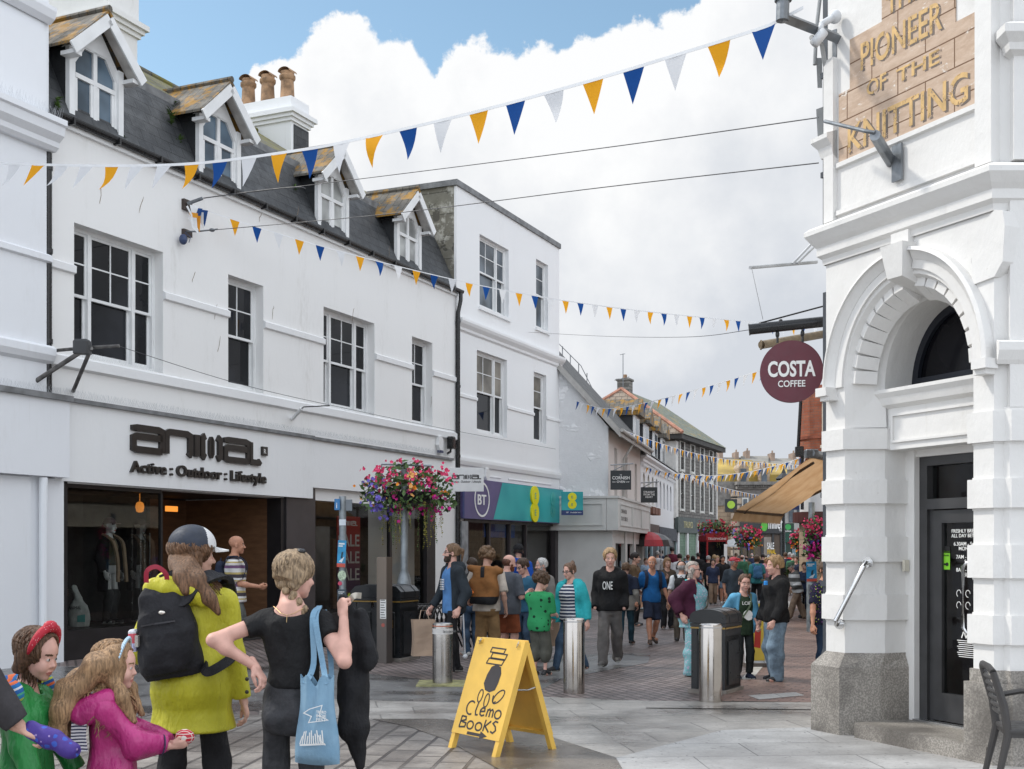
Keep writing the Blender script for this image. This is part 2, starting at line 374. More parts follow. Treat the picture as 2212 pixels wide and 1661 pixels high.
# ---------------------------------------------------------------- figures: signed distance volumes turned into one smooth surface
EDG = [(0, 1), (2, 3), (4, 5), (6, 7), (0, 2), (1, 3), (4, 6), (5, 7), (0, 4), (1, 5), (2, 6), (3, 7)]
CRN = np.array([(i & 1, (i >> 1) & 1, (i >> 2) & 1) for i in range(8)])
class SDF:
 def __init__(s, lo, hi, h):
  s.lo = np.array(lo, np.float32); s.h = h
  s.n = np.maximum(4, np.ceil((np.array(hi)-s.lo)/h).astype(int)+1)
  s.ax = [s.lo[i]+h*np.arange(s.n[i], dtype=np.float32) for i in range(3)]
  s.F = np.full(s.n, 9.0, np.float32); s.rng = np.random.RandomState(5)
 def sub(s, lo, hi, m):
  sl = []
  for i in range(3):
   a = int(np.floor((lo[i]-m-s.lo[i])/s.h)); b = int(np.ceil((hi[i]+m-s.lo[i])/s.h))+1
   a = max(0, min(a, s.n[i])); b = max(0, min(b, s.n[i]))
   if a >= b: return None
   sl.append(slice(a, b))
  return tuple(sl), s.ax[0][sl[0]][:, None, None], s.ax[1][sl[1]][None, :, None], s.ax[2][sl[2]][None, None, :]
 def put(s, sl, d, k):
  f = s.F[sl]
  if k > 0:
   q = np.maximum(k-np.abs(f-d), 0)/k; s.F[sl] = np.minimum(f, d)-q*q*k*.25
  else: s.F[sl] = np.minimum(f, d)
 def carve(s, sl, d, k):
  f = s.F[sl]; d = -d
  if k > 0:
   q = np.maximum(k-np.abs(f-d), 0)/k; s.F[sl] = np.maximum(f, d)+q*q*k*.25
  else: s.F[sl] = np.maximum(f, d)
 def cone(s, a, b, ra, rb=None, k=.02, sub=False, cap=False):
  a, b = np.array(a, float), np.array(b, float); rb = ra if rb is None else rb; R_ = max(ra, rb)
  g = s.sub(np.minimum(a, b)-R_, np.maximum(a, b)+R_, k+3*s.h)
  if g is None: return s
  sl, X, Y, Z = g; ba = b-a; bb = float(ba@ba)+1e-12
  x, y, z = X-a[0], Y-a[1], Z-a[2]
  t = np.clip((x*ba[0]+y*ba[1]+z*ba[2])/bb, 0, 1)
  d = np.sqrt((x-t*ba[0])**2+(y-t*ba[1])**2+(z-t*ba[2])**2)-(ra+(rb-ra)*t)
  if cap: d = np.maximum(d, (x*ba[0]+y*ba[1]+z*ba[2]-bb)/math.sqrt(bb))
  (s.carve if sub else s.put)(sl, d, k); return s
 def ell(s, c, r, R=None, k=.02, sub=False):
  c = np.array(c, float); r = np.array(r if hasattr(r, '__len__') else (r, r, r), float); m = r.max() if R is not None else r
  g = s.sub(c-m, c+m, k+3*s.h)
  if g is None: return s
  sl, X, Y, Z = g; x, y, z = X-c[0], Y-c[1], Z-c[2]
  if R is not None:
   R = np.array(R); x, y, z = (R[0, 0]*x+R[1, 0]*y+R[2, 0]*z, R[0, 1]*x+R[1, 1]*y+R[2, 1]*z, R[0, 2]*x+R[1, 2]*y+R[2, 2]*z)
  k0 = np.sqrt((x/r[0])**2+(y/r[1])**2+(z/r[2])**2); k1 = np.sqrt((x/r[0]**2)**2+(y/r[1]**2)**2+(z/r[2]**2)**2)+1e-9
  d = k0*(k0-1)/k1
  (s.carve if sub else s.put)(sl, d, k); return s
 def loft(s, o, R, tab, k=.02, pw=2.0):
  """tab rows (z, half width, half depth, y offset) in the frame R at o"""
  tab = np.array(tab, float); o = np.array(o, float); R = np.array(R)
  z0, z1 = tab[0, 0], tab[-1, 0]; wm = tab[:, 1].max(); dm = (tab[:, 2]+np.abs(tab[:, 3])).max()
  cs = np.array([o+R@np.array((x*wm, y*dm, z)) for x in (-1, 1) for y in (-1, 1) for z in (z0, z1)])
  g = s.sub(cs.min(0), cs.max(0), k+3*s.h)
  if g is None: return s
  sl, X, Y, Z = g; x, y, z = X-o[0], Y-o[1], Z-o[2]
  x, y, z = (R[0, 0]*x+R[1, 0]*y+R[2, 0]*z, R[0, 1]*x+R[1, 1]*y+R[2, 1]*z, R[0, 2]*x+R[1, 2]*y+R[2, 2]*z)
  w = np.interp(z, tab[:, 0], tab[:, 1]); dp = np.interp(z, tab[:, 0], tab[:, 2]); yo = np.interp(z, tab[:, 0], tab[:, 3])
  ax, ay = np.abs(x)/w, np.abs(y-yo)/dp
  q = (ax**pw+ay**pw)**(1/pw)
  d = (q-1)*np.minimum(w, dp)*(.75 if pw == 2 else .8)
  d = np.maximum(d, np.maximum(z-z1, z0-z)); s.put(sl, d.astype(np.float32), k); return s
 def plane(s, p, n, k=0.0):
  """keep the side the normal points away from"""
  n = np.array(n, float)/np.linalg.norm(n); X, Y, Z = s.ax[0][:, None, None], s.ax[1][None, :, None], s.ax[2][None, None, :]
  d = ((X-p[0])*n[0]+(Y-p[1])*n[1]+(Z-p[2])*n[2]).astype(np.float32); s.F = np.maximum(s.F, d); return s
 def boxcut(s, lo, hi):
  g = s.sub(lo, hi, 0)
  if g is None: return s
  sl, X, Y, Z = g; c = [(a+b)/2 for a, b in zip(lo, hi)]; e = [(b-a)/2 for a, b in zip(lo, hi)]
  d = np.maximum(np.maximum(np.abs(X-c[0])-e[0], np.abs(Y-c[1])-e[1]), np.abs(Z-c[2])-e[2])
  s.F[sl] = np.maximum(s.F[sl], -d); return s
 def wob(s, amp, sc, seed=0, n=5, stretch=(1, 1, 1)):
  """gentle folds: a sum of random waves"""
  r = np.random.RandomState(seed); X, Y, Z = s.ax[0][:, None, None], s.ax[1][None, :, None], s.ax[2][None, None, :]
  a = np.zeros_like(s.F)
  for _ in range(n):
   v = r.normal(size=3); v = v/np.linalg.norm(v)*sc*(.6+.9*r.rand())*np.array(stretch); ph = r.rand()*6.3
   a += np.sin(X*v[0]+Y*v[1]+Z*v[2]+ph+.7*np.sin(X*v[1]*.7+Z*v[0]*.8+ph)).astype(np.float32)
  s.F += a*(amp/n**.5); return s
 def mesh(s, smooth=1):
  F = s.F; S = F < 0
  c = S[:-1, :-1, :-1].astype(np.int8).copy()
  for k in range(1, 8):
   i, j, l = CRN[k]; c += S[i:F.shape[0]-1+i, j:F.shape[1]-1+j, l:F.shape[2]-1+l]
  act = (c > 0) & (c < 8); idx = np.argwhere(act)
  if not len(idx): return np.zeros((0, 3)), np.zeros((0, 4), int)
  vals = np.stack([F[idx[:, 0]+a, idx[:, 1]+b, idx[:, 2]+d] for a, b, d in CRN], 1)
  acc = np.zeros((len(idx), 3)); cnt = np.zeros(len(idx))
  for a, b in EDG:
   va, vb = vals[:, a], vals[:, b]; m = (va < 0) != (vb < 0)
   t = np.where(m, va/np.where(m, va-vb, 1), 0)
   p = CRN[a]+(CRN[b]-CRN[a])*t[:, None]; acc += p*m[:, None]; cnt += m
  V = s.lo+s.h*(idx+acc/cnt[:, None])
  vid = np.full(act.shape, -1, np.int64); vid[act] = np.arange(len(idx))
  Q = []
  for ax in range(3):
   o1, o2 = [(1, 2), (2, 0), (0, 1)][ax]
   sa = [slice(1, -1)]*3; sb = [slice(1, -1)]*3; sa[ax] = slice(0, -1); sb[ax] = slice(1, None)
   A, B = S[tuple(sa)], S[tuple(sb)]; m = A != B; e = np.argwhere(m); e2 = e.copy()
   e2[:, o1] += 1; e2[:, o2] += 1
   def at(d1, d2):
    q = e2.copy(); q[:, o1] += d1; q[:, o2] += d2; return vid[q[:, 0], q[:, 1], q[:, 2]]
   q = np.stack([at(-1, -1), at(0, -1), at(0, 0), at(-1, 0)], 1)
   fl = ~A[m]; q[fl] = q[fl][:, ::-1]; Q.append(q)
  Q = np.concatenate(Q); Q = Q[(Q >= 0).all(1)]
  for _ in range(smooth):
   acc = np.zeros_like(V); cnt = np.zeros(len(V))
   for i in range(4):
    a, b = Q[:, i], Q[:, (i+1) % 4]
    for ax in range(3): acc[:, ax] += np.bincount(a, V[b, ax], len(V))
    cnt += np.bincount(a, minlength=len(V))
   V = np.where(cnt[:, None] > 0, V*.45+.55*acc/np.maximum(cnt, 1)[:, None], V)
  return V, Q
def mesh_obj(name, parts, mats, parent=None, loc=None):
 """parts = [(V, Q, material index or array)] joined in one smooth mesh"""
 V = np.concatenate([p[0] for p in parts]); off = 0; Q = []; M = []
 for v, q, m in parts:
  Q.append(q+off); off += len(v); M.append(np.full(len(q), m) if np.isscalar(m) else m)
 Q = np.concatenate(Q); M = np.concatenate(M)
 me = bpy.data.meshes.new(name); me.vertices.add(len(V)); me.vertices.foreach_set('co', V.astype(np.float32).ravel())
 me.loops.add(len(Q)*4); me.loops.foreach_set('vertex_index', Q.astype(np.int32).ravel())
 me.polygons.add(len(Q)); me.polygons.foreach_set('loop_start', np.arange(0, len(Q)*4, 4, dtype=np.int32))
 for m in mats: me.materials.append(m)
 me.polygons.foreach_set('material_index', M.astype(np.int32)); me.polygons.foreach_set('use_smooth', np.ones(len(Q), bool))
 me.update(calc_edges=True); me.validate()
 o = bpy.data.objects.new(name, me); C.objects.link(o)
 if parent: o.parent = parent
 if loc is not None: o.location = loc
 return o
A3 = lambda *a: np.array(a, float)
def unit(v): v = np.array(v, float); return v/(np.linalg.norm(v)+1e-12)
def rotm(yaw=0, pitch=0, roll=0):
 """yaw left +, pitch down +, roll to the left shoulder + (degrees); faces -Y"""
 return np.array(Matrix.Rotation(rad(yaw), 3, 'Z') @ Matrix.Rotation(rad(pitch), 3, 'X') @ Matrix.Rotation(rad(roll), 3, 'Y'))
def ik(a, t, l1, l2, pole):
 """two-bone joint position"""
 a, t = np.array(a, float), np.array(t, float); v = t-a; d = np.linalg.norm(v); d2 = min(d, (l1+l2)*.998)
 u = v/(d+1e-9); x = (l1*l1-l2*l2+d2*d2)/(2*d2+1e-9); hh = math.sqrt(max(0, l1*l1-x*x))
 p = np.array(pole, float); p = p-u*(p@u); p = unit(p)
 return a+u*x+p*hh, a+u*d2
SKIN = lambda n='skin_fair', c=(.56, .33, .25): mat(n, c, .5, 0, .10, 14, .12, 220, .35)
TOR = {'m': [(.45, .078, .062, .004), (.50, .088, .069, .006), (.54, .087, .068, .006), (.60, .077, .058, .0), (.645, .076, .056, -.002), (.70, .084, .062, -.002), (.755, .092, .064, .0), (.783, .090, .056, .004), (.806, .076, .046, .008), (.824, .050, .038, .010), (.842, .032, .033, .012)],
  'f': [(.45, .080, .065, .004), (.50, .094, .073, .006), (.54, .091, .069, .006), (.60, .073, .057, .0), (.645, .068, .054, -.002), (.70, .077, .066, -.008), (.74, .082, .067, -.006), (.782, .079, .053, .004), (.803, .060, .043, .008), (.822, .040, .036, .010), (.842, .029, .031, .012)]}
HAIRM = lambda n, c: hair_mat('hair_'+n, c)
def hair_mat(name, col):
 if name in _mats: return _mats[name]
 t = NT(name); n1 = t.noise(95, 4, .65, t.map((1, 1, .16))); n2 = t.noise(14, 3)
 c = t.mix(t.ramp(n1, .32, .68), sc(col, .42), sc(col, 1.5)); c = t.mix(t.ramp(n2, .35, .65, 0, .5), c, sc(col, .7))
 t.bump(n1, .8, .012); _mats[name] = t.done(c, .5, 0, .35); return _mats[name]
def hand_mesh(wrist, d, thumb, L, left, curl, h, spread=1.0):
 a = unit(d); t = np.array(thumb, float); t = unit(t-a*(t@a)); n = np.cross(a, t); n = n if left else -n
 W = lambda x, y, z: np.array(wrist)+a*x*L+t*y*L+n*z*L
 pts = [W(x, y, z) for x in (-.25, 1.1) for y in (-.4, .6) for z in (-.3, .75)]
 s = SDF(np.min(pts, 0), np.max(pts, 0), h)
 Rm = np.stack([a, t, n], 1)
 s.cone(W(-.2, 0, 0), W(.08, 0, 0), .125*L, .13*L, .02*L)
 s.ell(W(.27, 0, .0), (.30*L, .215*L, .088*L), Rm, .06*L); s.ell(W(.40, .0, -.005), (.15*L, .215*L, .075*L), Rm, .05*L)
 s.ell(W(.18, .12, .03), (.17*L, .10*L, .09*L), Rm, .05*L)
 for i, (by, ln, r) in enumerate(((.165, .40, .052), (.055, .455, .054), (-.055, .42, .052), (-.16, .32, .045))):
  p = np.array((.48-.02*abs(i-1.2), by, 0.0)); sp = by*.22*spread; cu = curl if np.isscalar(curl) else curl[i]; ang = 0
  for j, fr in enumerate((.45, .31, .24)):
   ang += rad(cu*(.75, 1.05, .7)[j]+3*i); dv = np.array((math.cos(ang), sp*math.cos(ang), math.sin(ang)))*ln*fr
   q = p+dv; s.cone(W(*p), W(*q), r*(1-.10*j)*L, r*(1-.10*(j+1))*L, .012*L if j == 0 else .02*L); p = q
 cu = curl if np.isscalar(curl) else curl[0]
 p0 = W(.12, .14, .02); p1 = W(.30, .27+.05*spread-.001*cu, .05+.001*cu); p2 = W(.45, .30-.0022*cu, .07+.0022*cu); p3 = W(.55, .29-.0035*cu, .09+.003*cu)
 s.cone(p0, p1, .075*L, .06*L, .05*L); s.cone(p1, p2, .058*L, .052*L, .02*L); s.cone(p2, p3, .05*L, .038*L, .02*L)
 return s.mesh(1)
def head_mesh(hc, Rh, hh, h, sp):
 """hc = chin level origin on the neck axis, hh = head height. Returns V, Q and material indices (0 skin,1 eye white,2 iris,3 lip,4 brow/beard)"""
 W = lambda x, y, z: hc+Rh@(np.array((x, y, z))*hh)
 s = SDF(hc-hh*.75-A3(0, 0, hh*.1), hc+hh*.75+A3(0, 0, hh*.45), h); E = lambda c, r, k=.05, sub=False: s.ell(W(*c), np.array(r)*hh, Rh, k*hh, sub)
 wd = sp.get('facew', 1.0); kid = sp.get('hs', 1) > 1.1; nz_ = .045 if kid else 0
 E((0, .06, .655), (.33, .405, .345)); E((0, -.10, .42), (.27*wd, .27, .36), .08); E((0, -.15, .20), (.205*wd, .20, .17), .09); E((0, -.27, .085), (.095, .085, .075), .08)
 s.cone(W(0, .08, .30), W(0, .13, -.16), .205*hh*sp.get('neck', 1), .215*hh*sp.get('neck', 1), .06*hh)
 E((.155, -.25, .36), (.10, .10, .10), .06); E((-.155, -.25, .36), (.10, .10, .10), .06)
 if not kid: E((0, -.31, .575), (.20, .06, .045), .06)
 else: E((0, -.25, .62), (.22, .10, .14), .08); [E((sx*.15, -.235, .30), (.12, .12, .11), .07) for sx in (-1, 1)]
 for sx in (-1, 1): E((.125*sx, -.40, .495), (.085, .065, .05), .045, True); E((.125*sx, -.305, .49), (.06, .055, .055), .012)
 s.cone(W(0, -.36+nz_, .50 if kid else .52), W(0, -.45+nz_, .375 if kid else .365), .028*hh, (.042 if kid else .052)*hh, .05*hh)
 for sx in (-1, 1): E((.05*sx, -.395+nz_, .35), (.040, .040, .032), .03)
 E((0, -.352, .232), (.095, .045, .027), .03); E((0, -.345, .185), (.085, .045, .03), .03)
 s.ell(W(0, -.40, .208), np.array((.10, .03, .010))*hh, Rh, .012*hh, True)
 for sx in (-1, 1):
  Re = Rh@rotm(sx*22, 0, 0); s.ell(W(.335*sx, .06, .45), np.array((.035, .085, .125))*hh, Re, .03*hh); s.ell(W(.37*sx, .04, .45), np.array((.02, .045, .07))*hh, Re, .02*hh, True)
 if sp.get('beard', 0) > 1: E((0, -.24, .08), (.17, .16, .15), .06)
 V, Q = s.mesh(1); ctr = V[Q].mean(1); q = (ctr-hc)@Rh/hh; x, y, z = np.abs(q[:, 0]), q[:, 1], q[:, 2]
 m = np.zeros(len(Q), int); nz = q
 ed = np.sqrt((x-.125)**2*.6+(z-.492)**2*1.9); m[(ed < .042) & (y < -.28)] = 1; m[(np.hypot(x-.12, z-.495) < .028) & (y < -.28)] = 2
 lip = (np.hypot(x/.105, (z-.208)/.045) < 1) & (y < -.30); m[lip] = 3
 br = (np.abs(z-.598+.12*(x-.13)**2*8) < .022) & (x > .05) & (x < .22) & (y < -.18); m[br] = 4
 b = sp.get('beard', 0)
 if b: m[(((z < .30-.10*(x < .11)) & (y < -.02) & (z > -.04)) | ((z < .30) & (z > .255) & (x < .13) & (y < -.3)) | ((x > .2) & (z < .42) & (y < -.02) & (y > -.16))) & ~lip & (z > .0-.05)] = 4
 return V, Q, m
def person(label, pos, H, face, sp, group=None, lod=1):
 """sp describes pose and clothes; lod 0 near, 1 middle, 2 far"""
 h = {0: .0095, 1: .014, 2: .026}[lod]; sex = sp.get('sex', 'm'); bulk = sp.get('bulk', 1.0); hs = sp.get('hs', 1.0)
 root = thing('person', label, 'person', (pos[0], pos[1], 0), rad(face), group)
 seed = (int(abs(pos[0])*1000)+int(pos[1]*100)) % 9999
 u = H
 lean = sp.get('lean', 0); hip = A3(sp.get('hipx', 0), 0, sp.get('hipz', .52))*u; Rt = rotm(sp.get('twist', 0), lean, sp.get('tilt', 0))
 T = lambda x, y, z: hip+Rt@(A3(x, y, z-.52)*u)
 sw = (.100 if sex == 'm' else .089)*sp.get('shw', 1)*(.55+.45*bulk)
 # ---- joints
 legs, arms = [], []
 for sd, key in ((1, 'fl'), (-1, 'fr')):
  fx, fy, fz = sp.get(key, (sd*.058, .0, 0.0)); hj = hip+A3(sd*.045, 0, -.012)*u
  ank = A3(fx, fy, .042+fz)*u; kn, an = ik(hj, ank, .239*u, .233*u, (sd*.12, -1, .15)); legs.append((hj, kn, an, fz, sd))
 for sd, key in ((1, 'hl'), (-1, 'hr')):
  w = sp.get(key); sj = T(sd*sw, .004, .783)
  tg = A3(*w[:3])*u if w is not None else T(sd*(sw+.035+.03*(bulk-1)), -.035, .49)
  pole = sp.get('el' if sd > 0 else 'er', (sd*.22, 1, -.2)); el, wr = ik(sj, tg, .168*u, .148*u, pole); arms.append((sj, el, wr, sd))
 tab = np.array(TOR[sex]); tt = tab.copy(); tt[:, 0] -= .52; belly = np.exp(-((tab[:, 0]-.63)/.09)**2)
 tt[:, 1] *= bulk*.5+.5+(bulk-1)*.5*belly; tt[:, 2] *= bulk+(bulk-1)*.5*belly; tt[:, 3] -= (bulk-1)*.02*belly; tt *= u
 neckb = T(0, .012, .835); Rh = Rt@rotm(*sp.get('head', (0, 0, 0))); hh = .141*u*hs
 hc = neckb+Rt@(A3(0, -.024, .022*hs)*u)
 # ---- grid bounds
 allp = [hip]+[p for L_ in legs for p in L_[:3]]+[p for a in arms for p in a[:3]]+[hc+A3(0, 0, hh)]
 lo = np.min(allp, 0)-.17*u; hi = np.max(allp, 0)+.17*u; lo[2] = -.01
 skin = sp.get('skin') or SKIN(); hcol = sp.get('hair', (.10, .06, .035)); hm = hair_mat('hair_%d_%d_%d' % tuple(int(c*255) for c in hcol), hcol)
 fat = .6+.4*bulk
 # ---- body: one surface
 s = SDF(lo, hi, h if lod else .011); k = .018*u; bt = sp.get('bottom'); covl = .80 if bt and bt.get('len', 1) > .5 else 1.0
 cova = .80 if any(q.get('sleeve', 1.92) > 1.2 for q in sp.get('tops', ())) else 1.0; covt = .90 if sp.get('tops') else .96
 tb = tt*np.array((1, covt, covt, 1)); tb[0, 0] += (.03*u if bt else 0); s.loft(hip, Rt, tb, k)
 for hj, kn, an, fz, sd in legs:
  s.cone(hj, kn, .0425*u*fat*.93, .030*u*fat*covl, k); s.cone(kn, an, .030*u*fat*covl, .021*u*fat*covl, .015*u)
  if covl == 1: s.ell(kn*.68+an*.32+A3(0, .012*u, 0), (.030*u*fat, .033*u*fat, .075*u), None, .02*u)
  ft = an+A3(sd*.02, -.085, -.022)*u; s.cone(an+A3(0, .02, -.02)*u, ft, .022*u, .018*u, .02*u)
 for sj, el, wr, sd in arms:
  s.cone(T(sd*.02, .01, .815), sj, .022*u, .022*u*fat, .015*u)
  s.cone(sj, el, .0275*u*fat*cova, .0215*u*fat*cova, .014*u); s.cone(el, wr, .0215*u*fat*cova, .0150*u, .01*u); s.ell(el*.7+wr*.3, (.0225*u*fat*cova,)*3, None, .015*u)
 s.cone(neckb-A3(0, 0, .02*u), hc+Rh@(A3(0, .09, .1)*hh), .034*u*(.8+.2*bulk), .028*u, .03*u)
 s.plane((0, 0, .001), (0, 0, -1))
 V, Q = s.mesh(1); parts = [(V, Q, 0)]
 hv, hq, hmx = head_mesh(hc, Rh, hh, hh/(62, 38, 17)[lod], sp); parts.append((hv, hq, hmx))
 cl = sp.get('curl', (22, 22))
 for i, (sj, el, wr, sd) in enumerate(arms):
  key = 'hl' if sd > 0 else 'hr'; w = sp.get(key); dv = wr-el
  opt = sp.get(key+'d'); dv = A3(*opt) if opt else dv; th = sp.get(key+'t', (-.25*sd, -1, .1))
  if sp.get('pocket'+key): continue
  V, Q = hand_mesh(wr, dv, th, .108*u, sd > 0, cl[0 if sd > 0 else 1], (.0036, .0062, .012)[lod]); parts.append((V, Q, 0))
 bm = hm if not sp.get('beardc') else hair_mat('beard_%d' % int(sp['beardc'][0]*999), sp['beardc'])
 mesh_obj('body', parts, [skin, mat('eye_white', (.50, .46, .43), .3, 0, 0), mat('iris', (.03, .03, .035), .2, 0, 0), mat('lip', (.42, .16, .13), .45, 0, .05), bm], root)
 def sleeve(s, i, frac, r0, r1, r2, k=.016):
  sj, el, wr, sd = arms[i]
  if frac <= 1: e = sj+(el-sj)*frac; s.cone(sj, e, r0, (r0+(r1-r0)*frac)*1.06, k*u, cap=True)
  else: s.cone(sj, el, r0, r1, k*u); s.cone(el, el+(wr-el)*(frac-1), r1, r2, .014*u, cap=True)
 # ---- legs wear
 b = sp.get('bottom')
 if b:
  s = SDF(lo, hi, h); lo_ = b.get('loose', .012); L = b.get('len', 1.0); t2 = tt.copy(); t2[:, 1:3] += min(.007, lo_)
  t2 = t2[t2[:, 0] <= (b.get('top', .605)-.52)*u]
  t2 = np.vstack([[(-.085*u, t2[0, 1]*.72, t2[0, 2]*.75, t2[0, 3])], t2]); s.loft(hip, Rt, t2, .015*u)
  for sd in (-1, 1): s.ell(T(sd*.042, .036, .497), (.047*u*fat, .047*u*fat, .052*u), None, .02*u)
  for hj, kn, an, fz, sd in legs:
   r1 = .0425*u*fat+lo_*.7; r2 = .031*u*fat+lo_*1.1; r3 = b.get('hem', .024*u*fat+lo_*1.3)
   if L <= .5: e = hj+(kn-hj)*(L*2); s.cone(hj, e, r1, (r2+.014) if lo_ > .01 else r2, .012*u, cap=True)
   else: s.cone(hj, kn, r1, r2, .012*u); s.cone(kn, kn+(an-kn)*((L-.5)*2), r2, r3, .012*u, cap=L < .97); s.ell(kn*.7+an*.3+A3(0, .011*u, 0), (r2*.98, r2*1.05, .07*u), None, .015*u)
  if b.get('fold', 1): s.wob(.0065*b.get('fold', 1)*(1 if lod < 2 else .3), 30, seed, 6, (1, 1, .8))
  if L <= .5: s.plane((0, 0, (legs[0][0][2]*(1-L*2)+legs[0][1][2]*L*2)-.012), (0, 0, -1))
  if sp.get('tops') and not b.get('tuck'): s.plane(T(0, 0, min(q.get('hem', .5) for q in sp['tops'])+.03), Rt@A3(0, 0, 1))
  s.plane((0, 0, .012), (0, 0, -1)); V, Q = s.mesh(1); mesh_obj(b.get('name', 'trousers'), [(V, Q, 0)], [b['m']], root)
 # ---- tops (first is innermost)
 for j, t in enumerate(sp.get('tops', ())):
  s = SDF(lo, hi, h); lo_ = t.get('loose', .017); hem = t.get('hem', .50); t2 = tt.copy(); t2[:, 1:3] += lo_; flare = t.get('flare', 0)
  t2 = t2[t2[:, 0] > (hem-.52)*u+.01]; w0, d0, y0 = t2[0, 1], t2[0, 2], t2[0, 3]
  rows = [((hem-.52)*u, w0+flare, d0+flare*.8, y0)]
  if t.get('box', 0): t2[:, 1] = np.where(t2[:, 0] < .2*u, np.maximum(t2[:, 1], t['box']*u), t2[:, 1])
  s.loft(hip, Rt, np.vstack([rows, t2[t2[:, 0] < (t.get('neck', .842)-.52)*u+.02]]), .012*u)
  fr = t.get('sleeve', 1.92)
  for i in (0, 1): s.cone(T((1-2*i)*.025, .01, .812), arms[i][0], .024*u+lo_*.4, .024*u*fat+lo_*.6, .012*u)
  for i in (0, 1):
   if fr > 0: sleeve(s, i, fr, .0285*u*fat+lo_*.8, .0225*u*fat+lo_*.75, t.get('cuff', .0175*u+lo_*.7))
  if t.get('hood'):
   s.cone(T(-.055, .05, .815), T(.055, .05, .815), .032*u, .032*u, .03*u); s.cone(T(-.05, .0, .838), T(-.04, .055, .82), .022*u, .03*u, .03*u); s.cone(T(.05, .0, .838), T(.04, .055, .82), .022*u, .03*u, .03*u)
  if lod < 2: s.wob(t.get('fold', .006), t.get('fs', 26), seed+7*j, 6, (1, 1, .75))
  s.cone(T(0, -.012, .80), T(0, -.03, .93), .034*u, .045*u, .01, True)
  if t.get('vneck'): s.cone(T(0, -.10, .775), T(0, -.02, .85), .018*u, .05*u, .01, True)
  if t.get('scoop'): s.ell(T(0, t['scoop'], .835), (.062*u, .07*u, .034*u), Rt, .01, True)
  if t.get('open'):
   w = t['open']*u; q = SDF(lo, hi, h)
   a, bb = T(0, -.085, .86), T(0, -.10, hem-.03)
   s.cone(a, bb, w*.8, w*1.25, .01, True); s.cone(T(0, -.16, .86), T(0, -.19, hem-.03), w*1.5, w*2.0, .01, True)
  n = Rt@A3(0, 0, 1); p = T(0, 0, hem+.006)
  keep = s.F.copy(); s.plane(p, -n)
  for i in (0, 1):
   if fr <= 0: continue
   sj, el, wr, sd = arms[i]; g = s.sub(np.minimum(np.minimum(sj, el), wr)-.07*u, np.maximum(np.maximum(sj, el), wr)+.07*u, 0)
   if g is None: continue
   sl, X, Y, Z = g; e = el if fr > 1 else sj+(el-sj)*fr; w2 = el+(wr-el)*(fr-1) if fr > 1 else e
   def segd(a, b_):
    ba = b_-a; x, y, z = X-a[0], Y-a[1], Z-a[2]; tq = np.clip((x*ba[0]+y*ba[1]+z*ba[2])/(ba@ba+1e-9), 0, 1)
    return np.sqrt((x-tq*ba[0])**2+(y-tq*ba[1])**2+(z-tq*ba[2])**2)
   dd = np.minimum(segd(sj, e), segd(e, w2) if fr > 1 else 9)-.05*u
   s.F[sl] = np.minimum(s.F[sl], np.maximum(keep[sl], dd))
  V, Q = s.mesh(1); mesh_obj(t.get('name', 'shirt'), [(V, Q, 0)], [t['m']], root)
  if t.get('print'):
   mb = MB(); t['print'](mb, T, Rt, u); mb.obj('print', t.get('pm') or mat('print_white', (.8, .8, .78), .8, 0, 0), root)
 # ---- shoes
 sh = sp.get('shoe')
 if sh and lod < 3:
  for hj, kn, an, fz, sd in legs:
   an0 = an; yaw = sd*rad(10); f = A3(math.sin(yaw), -math.cos(yaw), 0); z0 = an0[2]-.042*u; dip = sp.get('toe', 0)*(1 if fz > .01 else 0)
   s = SDF(an0-A3(.08, .16, .08)*u*1.2, an0+A3(.08, .1, .05)*u*1.2, max(.008, h*.7))
   hl = an0-f*.022*u; hl[2] = z0+.024*u; mid = an0+f*.035*u; mid[2] = z0+.027*u-dip*u*.3; tp = an0+f*.088*u; tp[2] = z0+.019*u-dip*u
   s.cone(hl, mid, .023*u, .023*u, .012*u); s.cone(mid, tp, .0245*u, .021*u, .012*u); s.cone(an0+A3(0, 0, .006*u), hl, .0235*u, .023*u, .012*u)
   s.plane((0, 0, max(.004, z0-dip*u+.001)), (0, 0, -1)); V, Q = s.mesh(1); zz = V[Q].mean(1)[:, 2]
   mesh_obj('shoe', [(V, Q, np.where(zz < z0+.014*u, 1, 0))], [sh, sp.get('sole') or mat('sole_white', (.55, .55, .52), .7, 0, .1)], root)
 # ---- hair
 hw = lambda x, y, z: hc+Rh@(A3(x, y, z)*hh); st = sp.get('hairs', 'short'); hg = hh/(46, 30, 15)[lod]
